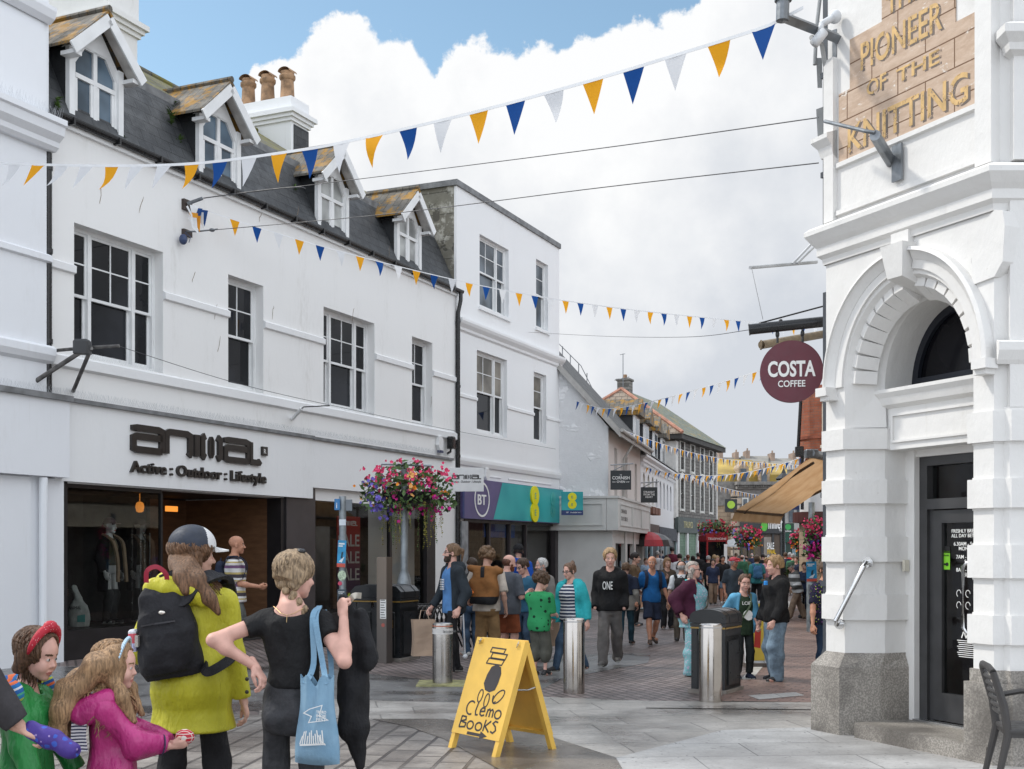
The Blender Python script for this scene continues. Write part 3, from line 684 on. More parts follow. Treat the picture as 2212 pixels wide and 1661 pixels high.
 if st != 'bald':
  s = SDF(hc-A3(.62, .62, .75)*hh, hc+A3(.62, .7, 1.2)*hh+A3(0, 0, .0), hg); E = lambda c, r, k=.05, sub=False: s.ell(hw(*c), np.array(r)*hh, Rh, k*hh, sub)
  vol = sp.get('vol', .045); back = sp.get('hairback', .30)
  if st == 'thin': E((0, .16, .52), (.36, .35, .30)); E((0, -.02, .93), (.30, .42, .32), .02, True)
  else:
   E((0, .065, .665), (.33+vol, .405+vol, .345+vol)); E((0, .17, .45), (.325+vol*.8, .27+vol, .33), .08)
   if st == 'curly' or st == 'curlytop':
    r = np.random.RandomState(seed)
    for _ in range(110 if lod < 2 else 40):
     v = unit(r.normal(size=3)); v[1] += .12; q = A3(v[0]*(.34+vol), .07+v[1]*(.41+vol), .64+v[2]*(.36+vol))
     if q[2] > back and not (q[1] < -.2 and q[2] < .70): E(q, (.085+.04*r.rand(),)*3, .02)
   fz = sp.get('fringe', .70); E((0, -.52, fz-.30), (.36, .45, .36), .03, True)
   if sp.get('ears', 1):
    for sx in (-1, 1): E((.40*sx, -.02, .40), (.13, .17, .17), .03, True)
   s.plane(hw(0, 0, back), Rh@A3(0, .25, -1))
   if sp.get('shaved'): E((sp['shaved']*.36, -.02, .55), (.16, .55, .30), .02, True)
  if st == 'pony':
   s.cone(hw(0, .44, .74), hw(0, .60, .66), .075*hh, .11*hh, .06*hh); s.cone(hw(0, .60, .66), hw(0.02, .60, .12), .12*hh, .055*hh, .06*hh)
  if st == 'bun': s.ell(hw(0, .36, .98), np.array((.15, .15, .14))*hh, Rh, .04*hh)
  if st in ('long', 'bob'):
   L = sp.get('hairlen', 1.0 if st == 'long' else .35)
   for sx in (-1, 0, 1): s.cone(hw(.26*sx, .16-.06*abs(sx), .5), hw(.27*sx, .27-.08*abs(sx), .42-L*.75), .17*hh, .12*hh, .12*hh)
  if lod < 2 and st != 'thin': s.wob((.008 if lod == 0 else .016)*hh, 9/hh*2.1, seed, 8, (1.2, 1.2, .5)); s.wob(.012*hh, 60/hh*.5, seed+3, 6, (1.4, 1.4, .35))
  V, Q = s.mesh(1); mesh_obj('hair', [(V, Q, 0)], [hm], root)
 return dict(root=root, T=T, hw=hw, hc=hc, Rh=Rh, hh=hh, Rt=Rt, u=u, arms=arms, legs=legs, hip=hip, hm=hm)
def locks(B, name, n, fall, wind, wave=.02, rad0=.008, seed=3, spread=1.0, front=-.12, sides=5, mat_=None, out=1.07, shell=(), top=2):
 """hair in separate tapered locks: follow the skull, then fall"""
 r = np.random.RandomState(seed); hh, Rh, hc = B['hh'], B['Rh'], B['hc']; mb = MB(); cen = A3(0, .065, .655); ra = A3(.365, .44, .375)*out
 up = Rh.T@A3(0, 0, 1); wv = Rh.T@(A3(*wind))
 for _ in range(n):
  while True:
   v = unit(r.normal(size=3))
   if -.15 < v[2] < top and not (v[1] < front and abs(v[0]) < .85 and (v[2] < .62 or front > -.15)): break
  p = cen+v*ra; pts = []; L = fall*(.55+.6*r.rand()); step = .075; ph = r.rand()*6.3; fr = 6+4*r.rand(); sd = unit(A3(v[0], v[1]+.25, 0))
  am = wave*(.5+r.rand()); q = p.copy(); run = 0; rr = rad0*(.6+.8*r.rand())
  while run < L:
   pts.append(hc+Rh@((q+sd*am*math.sin(fr*run+ph)+np.cross(sd, up)*am*.8*math.cos(fr*run*.9+ph))*hh))
   e = (q-cen)/ra; on = np.linalg.norm(e)
   if on < 1.12 and q[2] > .30:
    g = -up-e/on*((-up)@(e/on)); g = unit(g+A3(0, .45, 0)*(1 if q[2] > .75 else .1)); q = q+g*step; e = (q-cen)/ra; q = cen+e/np.linalg.norm(e)*ra*(1+.03*r.rand())
   else:
    q = q+unit(-up+wv*min(1.5, run*.8)+sd*.25*spread*(1 if run < .9 else -.1)+r.normal(size=3)*.10)*step
   for c_, r_ in shell:
    w = hc+Rh@(q*hh)-c_; l_ = np.linalg.norm(w/r_)
    if l_ < 1: q = Rh.T@(c_+w/l_-hc)/hh
   run += step
  k = len(pts)
  if k < 3: continue
  mb.tube(pts, [rr*(1-.75*(i/(k-1))**2)+.0004 for i in range(k)], sides)
 return mb.obj(name, mat_ or B['hm'], B['root'], smooth=True)
# ---------------------------------------------------------------- ground
def sheet(name, pts, z, m, holes=None):
 mb = MB(); mb.poly([(p[0], p[1], z) for p in pts]); o = mb.obj(name, m); tag(o, kind='structure'); return o
def g2(*px): return [G(*p) for p in px]
def paving(name, c1, c2, cm, w, h, mortar, rot, rough=(.25, .6), bump=.6, off=.5, wet=.5, stain=.35, warp=.02):
 t = NT(name); v = t.map(rot=(0, 0, rot)); v2 = t.mix(warp, v, t.noise(.9, 2, .5, out='Color'), 'ADD')
 b = t.brick(v2, w, h, mortar, off, c1=c1, c2=c2, cm=cm, smooth=.2)
 c = t.mix(t.ramp(t.noise(3, 7, .65), .35, .7, 0, stain), b.outputs[0], sc(c1, .45))
 c = t.mix(t.ramp(t.noise(.8, 4, .6), .4, .65, 0, .3), c, sc(c2, 1.25))
 c = t.mix(t.ramp(t.noise(40, 3, .6), .35, .7, 0, .28), c, sc(c1, .6))
 c = t.mix(t.ramp(t.noise(23, 1, .4), .70, .74, 0, .55), c, (.05, .047, .045))
 wv = t.ramp(t.noise(.55, 5, .6, t.map((1, 1.3, 1), loc=(3, 1, 0))), .42, .62)
 c = t.mix(t.math('MULTIPLY', wv, wet), c, t.mix(1.0, c, (.42, .40, .40), 'MULTIPLY'))
 r = t.math('ADD', t.math('MULTIPLY', t.math('SUBTRACT', 1.0, t.math('MULTIPLY', wv, wet)), rough[1]-rough[0]), rough[0])
 hgt = t.math('ADD', t.math('MULTIPLY', b.outputs['Fac'], -1.3), t.math('MULTIPLY', t.noise(16, 6, .6), .9))
 t.bump(hgt, bump, .012)
 return t.done(c, r)
SA = math.atan2(.4074, .9133)
M_brick = paving('street_brick', (.175, .135, .122), (.31, .25, .235), (.05, .045, .042), .23, .115, .016, SA+rad(45), (.26, .6), 1.4, wet=.6)
M_redbrick = paving('footway_brick', (.20, .125, .105), (.31, .21, .175), (.07, .055, .05), .22, .11, .009, rad(25), (.25, .6), .7, wet=.4)
M_slab = paving('concrete_slab', (.33, .305, .275), (.47, .445, .41), (.15, .14, .13), .95, .52, .008, rad(-9), (.16, .5), .7, off=.37, wet=.75, stain=.5, warp=.05)
M_granite = paving('granite_slab', (.38, .375, .365), (.48, .475, .465), (.10, .10, .10), 1.3, .62, .006, rad(-4), (.26, .6), .4, off=.4, wet=.45, stain=.3)
M_sett = paving('long_sett', (.18, .16, .145), (.33, .30, .27), (.03, .022, .02), .50, .235, .016, rad(97), (.18, .5), 1.3, off=.5, wet=.7, stain=.65, warp=.05)
M_dark = paving('dark_sett', (.14, .138, .138), (.21, .205, .20), (.34, .34, .33), .42, .12, .004, rad(-12), (.14, .42), .6, wet=.85, stain=.3)
t = NT('wet_aggregate'); a = t.vor(130); c = t.mix(t.ramp(a, .1, .6), (.33, .29, .25), (.14, .12, .10)); c = t.mix(t.ramp(t.noise(1.2, 4), .4, .62), c, (.10, .085, .07))
t.bump(t.math('ADD', t.vor(130), t.math('MULTIPLY', t.noise(60, 3), .5)), .55, .006)
M_agg = t.done(c, t.ramp(t.noise(.9, 5, .6), .38, .62, .10, .38))
M_white = mat('kerb_stone', (.42, .41, .39), .5, 0, .25, 3, .4, 60)
sheet('ground', [(-250, -30, 0), (250, -30, 0), (250, 900, 0), (-250, 900, 0)], -.02, mat('far_ground', (.16, .15, .14), .7, 0, .2, .6))
sheet('street', [(-14, 3, 0), (9, 3, 0), (30, 110, 0), (8, 110, 0)], 0, M_brick)
def strip(name, pts, z, m): return sheet(name, g2(*pts), z, m)
strip('crossing_road', [(-420, 1440), (640, 1440), (900, 1466), (1010, 1484), (1010, 1520), (720, 1512), (560, 1536), (-420, 1548)], .004, M_dark)
strip('tactile_strip', [(1010, 1484), (1060, 1442), (1290, 1412), (1405, 1412), (1400, 1432), (1215, 1466), (1150, 1500), (1010, 1520)], .004, M_dark)
strip('slab_paving', [(560, 1536), (720, 1512), (1010, 1520), (1150, 1506), (1420, 1516), (1790, 1520), (1790, 1575), (1330, 1640), (1180, 1592), (960, 1556), (560, 1556)], .008, M_slab)
sheet('granite_pavement', g2((1330, 1640), (1560, 1580), (1800, 1572))+[Vector((8.0, 13.0, 0)), Vector((9, 3, 0)), Vector((.9, 3, 0))]+g2((1330, 1640))[:0], .012, M_granite)
sheet('sett_paving', [Vector((-14, 3, 0)), Vector((-.35, 3, 0))]+g2((1140, 1700), (1040, 1645), (960, 1600), (880, 1572), (800, 1556), (500, 1545), (-420, 1548)), .012, M_sett)
sheet('aggregate_path', [Vector((-.35, 3, 0)), Vector((.9, 3, 0))]+g2((1330, 1640), (1180, 1592), (960, 1556), (800, 1556), (880, 1572), (960, 1600), (1040, 1645), (1140, 1700)), .016, M_agg)
strip('brick_footway', [(1545, 1516), (1790, 1520), (1790, 1300), (1700, 1300), (1690, 1352), (1640, 1440)], .012, M_redbrick)
strip('kerb_strip', [(1600, 1470), (1625, 1470), (1668, 1418), (1700, 1352), (1712, 1300), (1700, 1300), (1688, 1352), (1655, 1415)], .016, M_white)
strip('kerb_setts', [(1400, 1517), (1790, 1521), (1790, 1536), (1395, 1532)], .016, M_slab)
strip('tactile_paving', [(1616, 1505), (1718, 1498), (1738, 1505), (1640, 1514)], .016, M_granite)
# ---------------------------------------------------------------- wall helpers
def wall_open(mb, x0, x1, z0, z1, ops, d=0.0, m=0, rev=.24, mr=None):
 """front face at y=d with rectangular openings (x0,x1,z0,z1[,depth]) and their reveals"""
 mr = m if mr is None else mr
 xs = sorted({x0, x1}|{v for o in ops for v in (o[0], o[1])}); zs = sorted({z0, z1}|{v for o in ops for v in (o[2], o[3])})
 xs = [v for v in xs if x0 <= v <= x1]; zs = [v for v in zs if z0 <= v <= z1]
 for i in range(len(xs)-1):
  for j in range(len(zs)-1):
   cx, cz = (xs[i]+xs[i+1])/2, (zs[j]+zs[j+1])/2
   if any(o[0] < cx < o[1] and o[2] < cz < o[3] for o in ops): continue
   mb.quad((xs[i], d, zs[j]), (xs[i+1], d, zs[j]), (xs[i+1], d, zs[j+1]), (xs[i], d, zs[j+1]), m)
 for o in ops:
  a, b, c, e = o[:4]; r = o[4] if len(o) > 4 else rev
  mb.quad((a, d, c), (a, d, e), (a, d+r, e), (a, d+r, c), mr); mb.quad((b, d, c), (b, d+r, c), (b, d+r, e), (b, d, e), mr)
  mb.quad((a, d, e), (b, d, e), (b, d+r, e), (a, d+r, e), mr); mb.quad((a, d, c), (a, d+r, c), (b, d+r, c), (b, d, c), mr)
def molding(mb, x0, x1, z, prof, d=0.0, m=0, ends=True):
 """a run of moulding: prof = [(out, dz)] from bottom to top"""
 pts = [(d+.0, z+prof[0][1])]+[(d-o, z+dz) for o, dz in prof]+[(d, z+prof[-1][1])]
 n = len(pts); v = [(x0, y, zz) for y, zz in pts]+[(x1, y, zz) for y, zz in pts]
 f = [(i, i+1, n+i+1, n+i) for i in range(n-1)]
 if ends: f += [tuple(range(n-1, -1, -1)), tuple(range(n, 2*n))]
 mb.add(v, f, m)
WHITE_F = mat('white_gloss', (.74, .75, .75), .35, 0, .06, 3)
GLASS = glass_dark('window_glass'); GLASS_L = glass_dark('pale_glass', (.10, .12, .14), .06)
LEAD = mat('lead_grey', (.17, .175, .18), .6, 0, .3, 5, .5, 30)
BLACK = mat('black_gloss', (.012, .012, .013), .28, 0, .1, 6)
def sash(parent, x0, x1, z0, z1, y, lights, glass, fr=.05, meet=None, rows=2, name='window', mullion=.07, bar=.022, glass_low=None):
 """sash window set back in the wall; lights = [(relative width, columns of the top sash)]"""
 f, g = MB(), MB(); tot = sum(l[0] for l in lights); W = x1-x0-2*fr-mullion*(len(lights)-1)
 f.box(x0, x0+fr, y-.02, y+.09, z0, z1); f.box(x1-fr, x1, y-.02, y+.09, z0, z1); f.box(x0+fr, x1-fr, y-.02, y+.09, z1-fr, z1); f.box(x0+fr, x1-fr, y-.03, y+.09, z0, z0+fr*.9)
 a = x0+fr; zm = meet if meet is not None else z0+(z1-z0)*.52
 for i, (w, cols) in enumerate(lights):
  b = a+W*w/tot
  if i: f.box(a-mullion, a, y-.025, y+.09, z0+fr*.9, z1-fr)
  s_ = .04
  f.box(a, a+s_, y, y+.04, zm, z1-fr); f.box(b-s_, b, y, y+.04, zm, z1-fr); f.box(a+s_, b-s_, y, y+.04, z1-fr-s_, z1-fr); f.box(a, b, y-.005, y+.042, zm-.045, zm)
  for c in range(1, cols): xx = a+(b-a)*c/cols; f.box(xx-bar/2, xx+bar/2, y+.003, y+.03, zm, z1-fr-s_)
  for r in range(1, rows): zz = zm+(z1-fr-zm)*r/rows; f.box(a+s_, b-s_, y+.005, y+.028, zz-bar/2, zz+bar/2)
  f.box(a, a+s_, y+.043, y+.082, z0+fr*.9, zm-.045); f.box(b-s_, b, y+.043, y+.082, z0+fr*.9, zm-.045); f.box(a+s_, b-s_, y+.043, y+.082, z0+fr*.9, z0+fr*.9+.06)
  g.quad((a, y+.018, zm), (b, y+.018, zm), (b, y+.018, z1-fr), (a, y+.018, z1-fr), 0)
  g.quad((a, y+.062, z0+fr), (b, y+.062, z0+fr), (b, y+.062, zm), (a, y+.062, zm), 1)
  a = b+mullion
 fo = f.obj(name, WHITE_F, parent); g.obj('pane', [glass, glass_low or glass], fo); return fo
def spikes(parent, x0, x1, z, d, n=3, name='bird_spikes', h=.11, seed=1):
 r = random.Random(seed); mb = MB(); k = int((x1-x0)/.045)
 for i in range(k):
  x = x0+(x1-x0)*i/k
  for j in range(n): mb.tube([(x, d, z), (x+r.uniform(-.03, .03), d-.05+.06*j+r.uniform(-.01, .01), z+h*r.uniform(.85, 1.1))], .0012, 3, caps=False)
 return mb.obj(name, mat('spike_plastic', (.5, .52, .54), .4, 0, .1), parent)
# ================================================================ the long white shop building
FA = Fac(-6.615, 17.62, .4074, .9133); U, UZ = FA.u, FA.uz
PAINT = wall_paint('white_render', (.80, .80, .79), .55)
PAINT2 = wall_paint('white_render_smooth', (.79, .80, .805), .28)
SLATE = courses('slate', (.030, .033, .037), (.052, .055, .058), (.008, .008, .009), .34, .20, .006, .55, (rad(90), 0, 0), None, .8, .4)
ROOFY = courses('lichen_slate', (.11, .10, .085), (.15, .14, .12), (.03, .03, .025), .30, .17, .007, .8, (0, 0, 0), ((.30, .16, .025), .55), .7, .3)
ROOFG = courses('mossy_roof', (.12, .115, .085), (.16, .15, .11), (.04, .04, .03), .5, .085, .010, .85, (0, 0, 0), ((.15, .14, .03), .7), .9, .3)
A = thing('shop_building', 'long white rendered shop building with four slate dormers and big sash windows', 'building', (FA.x0, FA.y0, 0), FA.ang)
u0, u1 = -.22, 12.86; EAV = 7.93
Wn = []
for a, b, tl, li in ((160, 352, (160, 475), 3), (493, 569, (493, 589), 1), (699, 809, (699, 655), 3), (890, 934, (890, 714), 1)):
 Wn.append((U(a), U(b), 4.52, 6.50, li))
mb = MB()
shop_ops = [(U(128), U(617), .0, 2.64, .30), (U(676), U(938), .0, 2.85, .30)]
wall_open(mb, u0, u1, 2.62, EAV, [w[:4] for w in Wn], 0, 0, .24)
wall_open(mb, u0, u1, 0, 2.62, [(o[0], o[1], 0, 2.62, .3) for o in shop_ops])
mb.quad((u0, 0, 0), (u0, 0, EAV), (u0, 9, EAV), (u0, 9, 0)); mb.quad((u1, 0, 0), (u1, 9, 0), (u1, 9, EAV), (u1, 0, EAV)); mb.quad((u0, 9, 0), (u0, 9, EAV), (u1, 9, EAV), (u1, 9, 0))
mb.obj('wall', PAINT, A)
mb = MB(); molding(mb, u0, u1, 4.30, [(.0, 0), (.07, .03), (.075, .17), (.03, .20)])
segs = [u0]+[v for w in Wn for v in (w[0]-.0, w[1]+.0)]+[u1]
for i in range(0, len(segs), 2):
 molding(mb, segs[i], segs[i+1], 5.72, [(.0, 0), (.05, .02), (.055, .12), (.0, .15)])
mb.box(u0, u1, -.06, 0, EAV-.10, EAV-.02)
mb.obj('string_course', PAINT2, A)
for i, w in enumerate(Wn):
 sash(A, w[0], w[1], w[2]+.02, w[3], .20, [(.45, 1), (1, 2), (.45, 1)] if w[4] == 3 else [(1, 2)], GLASS, .06, 5.50, name='sash_window')
mb = MB(); ux = U(664); mb.box(u0, U(676, -.12), -.12, -.004, 2.64, 3.80); mb.box(U(676, -.12)+.004, 12.62, -.11, -.004, 2.86, 3.79)
mb.obj('fascia_board', PAINT2, A)
mb = MB(); mb.box(u0-.02, ux, -.18, .0, 3.80, 3.86); mb.box(ux+.01, 12.44, -.17, .0, 3.79, 3.845); mb.obj('ledge', LEAD, A)
spikes(A, u0, 12.4, 3.885, -.10, 3, seed=2)
spikes(A, Wn[0][0], Wn[0][1], 4.52, .02, 2, seed=3, h=.08); spikes(A, Wn[2][0], Wn[2][1], 4.52, .02, 2, seed=4, h=.08)
BRONZE = mat('sign_letter_brown', (.022, .018, .016), .35, 0, .1)
def logo(mb, x0, x1, z0, h, y, th, m=0, rev=False):
 """the squared shop lettering of the fascia: a n i m a L drawn with strokes"""
 S = (x1-x0)/4.03; o = (x0, y, z0); X, Z = (1, 0, 0), (0, 0, 1); w = .135*S*.95; H_ = h
 st = lambda pts, ww=w: mb.stroke([(a*S, b*H_) for a, b in pts], ww, o, X, Z, th, m)
 def A_(a): st([(a+.03, .84), (a+.03, .93), (a+.10, .96), (a+.70, .96), (a+.80, .90), (a+.80, .0)]); st([(a+.80, .60), (a+.10, .60), (a+.02, .53), (a+.02, .10), (a+.10, .04), (a+.80, .04)])
 A_(.06)
 st([(1.0, .0), (1.0, .88), (1.08, .96), (1.60, .96), (1.70, .88), (1.70, .12), (1.66, -.02)])
 st([(1.90, .0), (1.90, 1.0)], w*1.15)
 st([(2.16, 1.0), (2.08, .88), (2.08, .12), (2.16, 0)], w*1.05)
 st([(2.36, .93), (2.36, .07)], [w*.5, w*.5]); st([(2.36, 1.0), (2.36, .8), (2.36, .2), (2.36, 0)], [w*.4, w*1.25, w*1.25, w*.4])
 st([(2.56, 1.0), (2.64, .88), (2.64, .12), (2.56, 0)], w*1.05)
 A_(2.80)
 st([(3.68, 1.0), (3.68, .10), (3.74, .04), (3.98, .04), (4.02, .14)])
mb = MB(); logo(mb, U(281, -.14), U(577, -.14)-.22, 3.20, .37, -.12, .05); mb.obj('sign_lettering', BRONZE, A)
mb = MB(); e = U(572, -.14); mb.box(e-.10, e+.06, -.165, -.12, 3.36, 3.52, 0)
mb.text('R', .12, (e-.06, -.167, 3.395), (1, 0, 0), (0, 0, 1), 1, .001); mb.obj('registered_mark', [BRONZE, mat('print_white', (.8, .8, .78), .8, 0, 0)], A)
mb = MB(); mb.text('Active : Outdoor : Lifestyle', .25, (U(281, -.14), -.145, 2.855), (1, 0, 0), (0, 0, 1), 0, .024, fit=U(577, -.14)-U(281, -.14)-.05, off=.022); mb.obj('tagline_lettering', BRONZE, A)
mb = MB(); rk = random.Random(3)
for x, y in ((130, 905), (415, 610), (463, 690), (470, 760), (588, 690), (640, 470), (760, 700), (300, 460), (215, 440), (560, 480), (930, 880), (840, 560)):
 u, z = UZ(x, y); p = [(u, z)]
 for k in range(4): p.append((p[-1][0]+rk.uniform(-.01, .035), p[-1][1]+rk.uniform(.02, .11)))
 mb.stroke(p, [.004, .012, .009, .012, .003], (0, -.002, 0), (1, 0, 0), (0, 0, 1), .0015)
mb.obj('paint_scuff', mat('scuff_brown', (.22, .16, .11), .9, 0, .4, 30), A)
mb = MB(); n = 8
v = []
for x in (u0-.02, u1+.12):
 for j in range(n+1): q = math.pi*j/n; v.append((x, -.10-.075*math.cos(q), EAV+.03-.075*math.sin(q)))
mb.add(v, [(j, j+1, n+2+j, n+1+j) for j in range(n)]); mb.box(u0-.02, u1+.12, -.18, -.165, EAV+.02, EAV+.045); mb.box(u0, u1, -.06, .0, EAV-.02, EAV+.06)
for i in range(14): x = u0+.3+i*.95; mb.box(x, x+.04, -.19, -.02, EAV-.06, EAV+.04)
mb.obj('gutter', BLACK, A)
mb = MB(); xd = U(985)-.02; mb.tube([(xd, -.14, EAV-.03), (xd, -.14, EAV-.2), (xd, -.07, EAV-.5), (xd, -.07, .1)], .05, 10)
for z in (7.2, 5.6, 3.9, 2.4): mb.tube([(xd, -.07, z), (xd, -.07, z+.06)], .062, 10)
mb.obj('downpipe', BLACK, A, smooth='auto')
mb = MB(); xd = U(97); mb.tube([(xd, -.12, EAV-.02), (xd, -.12, EAV-.25), (xd, -.06, EAV-.5), (xd, -.06, 3.9)], .055, 10)
for z in (7.1, 5.9, 4.6): mb.tube([(xd, -.06, z), (xd, -.06, z+.07)], .068, 10)
mb.obj('downpipe', BLACK, A, smooth='auto')
zk, dk, zr, dr = 9.42, .62, 11.2, 3.3
mb = MB(); mb.quad((u0, -.05, EAV+.06), (u1, -.05, EAV+.06), (u1, dk, zk), (u0, dk, zk), 0)
mb.box(u0, u1, dk-.05, dk+.04, zk-.12, zk+.03, 1)
mb.obj('mansard_slope', [SLATE, LEAD], A)
mb = MB(); mb.quad((u0, dk, zk+.03), (u1, dk, zk+.03), (u1, dr, zr), (u0, dr, zr)); mb.quad((u0, dr, zr), (u1, dr, zr), (u1, 8, 9), (u0, 8, 9))
mb.tube([(u0, dr, zr), (u1, dr, zr)], .07, 8); mb.obj('roof', ROOFG, A)
mb = MB(); mb.poly([(u0, .02, EAV), (u0, dk, zk), (u0, dr, zr), (u0, 8, 9), (u0, 8, EAV)]); mb.poly([(u1, .02, EAV), (u1, 8, EAV), (u1, 8, 9), (u1, dr, zr), (u1, dk, zk)]); mb.obj('gable_end', LEAD, A)
SOFF = mat('soffit_white', (.60, .58, .55), .6, 0, .2, 4, .3, 40)
for k, (xa, xb, apx) in enumerate(((148, 263, (246, 20)), (428, 517, (503, 175)), (685, 751, (733, 315)), (856, 908, (903, 410)))):
 d0 = .03; a, b = U(xa, d0), U(xb, d0); c = (a+b)/2; hw = (b-a)/2; z0, ze, za = EAV+.05, 9.10, 9.66; back = 2.1
 dm = MB()
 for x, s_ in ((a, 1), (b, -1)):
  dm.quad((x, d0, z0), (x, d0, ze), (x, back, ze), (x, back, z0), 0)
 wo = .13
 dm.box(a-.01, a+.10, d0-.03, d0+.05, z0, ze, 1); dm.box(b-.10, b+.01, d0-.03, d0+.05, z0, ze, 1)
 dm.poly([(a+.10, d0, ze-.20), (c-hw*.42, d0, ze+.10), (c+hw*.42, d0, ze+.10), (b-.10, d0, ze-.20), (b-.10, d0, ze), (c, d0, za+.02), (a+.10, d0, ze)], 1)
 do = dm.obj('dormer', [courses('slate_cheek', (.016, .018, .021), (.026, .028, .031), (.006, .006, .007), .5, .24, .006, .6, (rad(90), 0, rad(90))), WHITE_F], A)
 f, g = MB(), MB(); y = d0+.03; ia, ib = a+.10, b-.10; z1 = ze+.13; zt = z0+(z1-z0)*.60; ch = .30
 f.box(ia, ia+.05, y-.02, y+.04, z0, z1-ch+.05); f.box(ib-.05, ib, y-.02, y+.04, z0, z1-ch+.05); f.box(ia+.05, ib-.05, y-.02, y+.04, z0, z0+.07)
 f.box(ia+.05, ib-.05, y-.025, y+.04, zt-.035, zt+.035); f.box(c-.04, c+.04, y-.022, y+.04, z0+.07, zt-.035); f.box(c-.04, c+.04, y-.022, y+.04, zt+.035, z1)
 for s_ in (-1, 1):
  e = c+s_*(hw-.10); f.stroke([(s_*(hw-.125), z1-ch-.0), (s_*hw*.42, z1-.02), (0, z1-.02)], .06, (c, y+.04, 0), (1, 0, 0), (0, 0, 1), .062)
  f.box(c+s_*.065-.025, c+s_*.065+.025, y-.012, y+.03, z0+.07, zt-.035); q = c+s_*(hw-.175); f.box(q-.025, q+.025, y-.012, y+.03, z0+.07, zt-.035)
 g.poly([(ia+.02, y+.015, z0), (ib-.02, y+.015, z0), (ib-.02, y+.015, z1-ch), (c+hw*.42, y+.015, z1-.02), (c-hw*.42, y+.015, z1-.02), (ia+.02, y+.015, z1-ch)])
 f.obj('casement', WHITE_F, do)
 g.obj('pane', glass_dark('dormer_glass', (.10, .14, .18), .05) if k < 2 else glass_dark('dormer_glass_pale', (.36, .37, .36), .1), do)
 r = MB(); ov, oh, th = .27, .20, .045; zl = ze-.03
 for s_ in (-1, 1):
  e0 = (c+s_*(hw+oh), zl-.04); t0 = (c, za+.10)
  r.add([(e0[0], d0-ov, e0[1]), (t0[0], d0-ov, t0[1]), (t0[0], back+.4, t0[1]), (e0[0], back, e0[1]), (e0[0], d0-ov, e0[1]+th), (t0[0], d0-ov, t0[1]+th*1.3), (t0[0], back+.4, t0[1]+th*1.3), (e0[0], back, e0[1]+th)],
    [(4, 7, 6, 5), (0, 1, 2, 3), (0, 4, 5, 1), (0, 3, 7, 4)], 0)
 r.tube([(c, d0-ov-.01, za+.165), (c, back+.4, za+.165)], .055, 8, 0)
 r.obj('dormer_roof', ROOFY, do)
 bb = MB()
 for s_ in (-1, 1):
  bb.stroke([(s_*(hw+oh-.01), zl-.11), (0, za+.0)], .17, (c, d0-ov+.012, .0), (1, 0, 0), (0, 0, 1), .03, 0); bb.quad((c+s_*(hw+oh-.05), d0-ov+.03, zl-.05), (c, d0-ov+.03, za+.085), (c, d0, za+.085), (c+s_*(hw+oh-.05), d0, zl-.05), 1)
  bb.box(c+s_*(hw+.06)-.08, c+s_*(hw+.06)+.08, d0-ov+.03, d0+.02, zl-.16, zl-.10, 0)
 bb.obj('bargeboard', [WHITE_F, SOFF], do)
def fern(parent, at, s=.2, seed=0, n=26):
 r = random.Random(seed); mb = MB()
 for i in range(n):
  q = r.uniform(0, 6.28); l = s*r.uniform(.5, 1); t = Vector((math.cos(q)*.7, math.sin(q)*.7-.3, r.uniform(-.3, .9))).normalized(); p = Vector(at)+Vector((r.uniform(-.06, .06), r.uniform(-.04, .04), r.uniform(-.2, .2)))*s*3
  sd = t.cross(Vector((0, 0, 1))).normalized(); k = 5
  for j in range(k):
   a = p+t*l*j/k+Vector((0, 0, -.3*l*(j/k)**2)); w = l*.2*(1-j/k)+.004
   mb.poly([a, a+sd*w+t*w*.5, a+t*w*1.0]); mb.poly([a, a+t*w*1.0, a-sd*w+t*w*.5])
 return mb.obj('fern', mat('fern_green', (.07, .13, .025), .6, 0, .4, 8), parent)
fern(A, (U(125), .0, 8.15), .17, 1); fern(A, (U(365, .4), .35, 8.95), .2, 2); fern(A, (U(372, .4), .25, 8.5), .2, 3); fern(A, (U(395, .4), .55, 9.3), .18, 4); fern(A, (U(625, .4), .3, 8.7), .14, 5); fern(A, (U(838, .4), .3, 8.9), .16, 6); fern(A, (U(270), .03, 8.08), .08, 7)
def stack(parent, a, b, d0, d1, z0, zc, z1, m, big=.16):
 mb = MB(); mb.box(a, b, d0, d1, z0, zc)
 for o, za, zb in ((.05, 0, .08), (.10, .08, .16), (big, .16, .26), (.06, .26, .32)): mb.box(a-o, b+o, d0-o, d1+o, zc+za, zc+zb)
 mb.box(a-.02, b+.02, d0-.02, d1+.02, zc+.32, z1); return mb.obj('chimney_stack', m, parent)
DIRTY = wall_paint('white_render_dirty', (.74, .74, .72), .75)
stack(A, 3.62, 4.36, 2.4, 4.4, 9.8, 11.22, 13.4, DIRTY)
cs = stack(A, 9.3, 9.98, 2.35, 4.1, 9.8, 11.30, 11.86, PAINT2)
mb = MB(); mb.box(9.40, 9.985, 2.33, 2.36, 10.5, 11.25); mb.box(9.96, 9.99, 2.36, 2.62, 10.5, 11.28); mb.obj('slate_hanging', SLATE, cs)
POT = mat('clay_pot', (.30, .185, .105), .85, 0, .45, 5, .4, 30)
for i, d in enumerate((2.68, 3.22, 3.76)):
 mb = MB(); c = (9.64, d, 11.84); mb.lathe([(.19, 0), (.195, .06), (.165, .09), (.145, .52), (.165, .54), (.185, .57), (.185, .63), (.155, .65), (.16, .72), (.12, .72)], c, 18)
 mb.add([(c[0]+.17*x, c[1]+.155*math.cos(t), c[2]+.70+.10*math.sin(t)) for x in (-.95, .95) for t in [math.pi*j/8 for j in range(9)]], [(j, j+1, j+10, j+9) for j in range(8)])
 mb.obj('chimney_pot', POT, cs, smooth='auto')
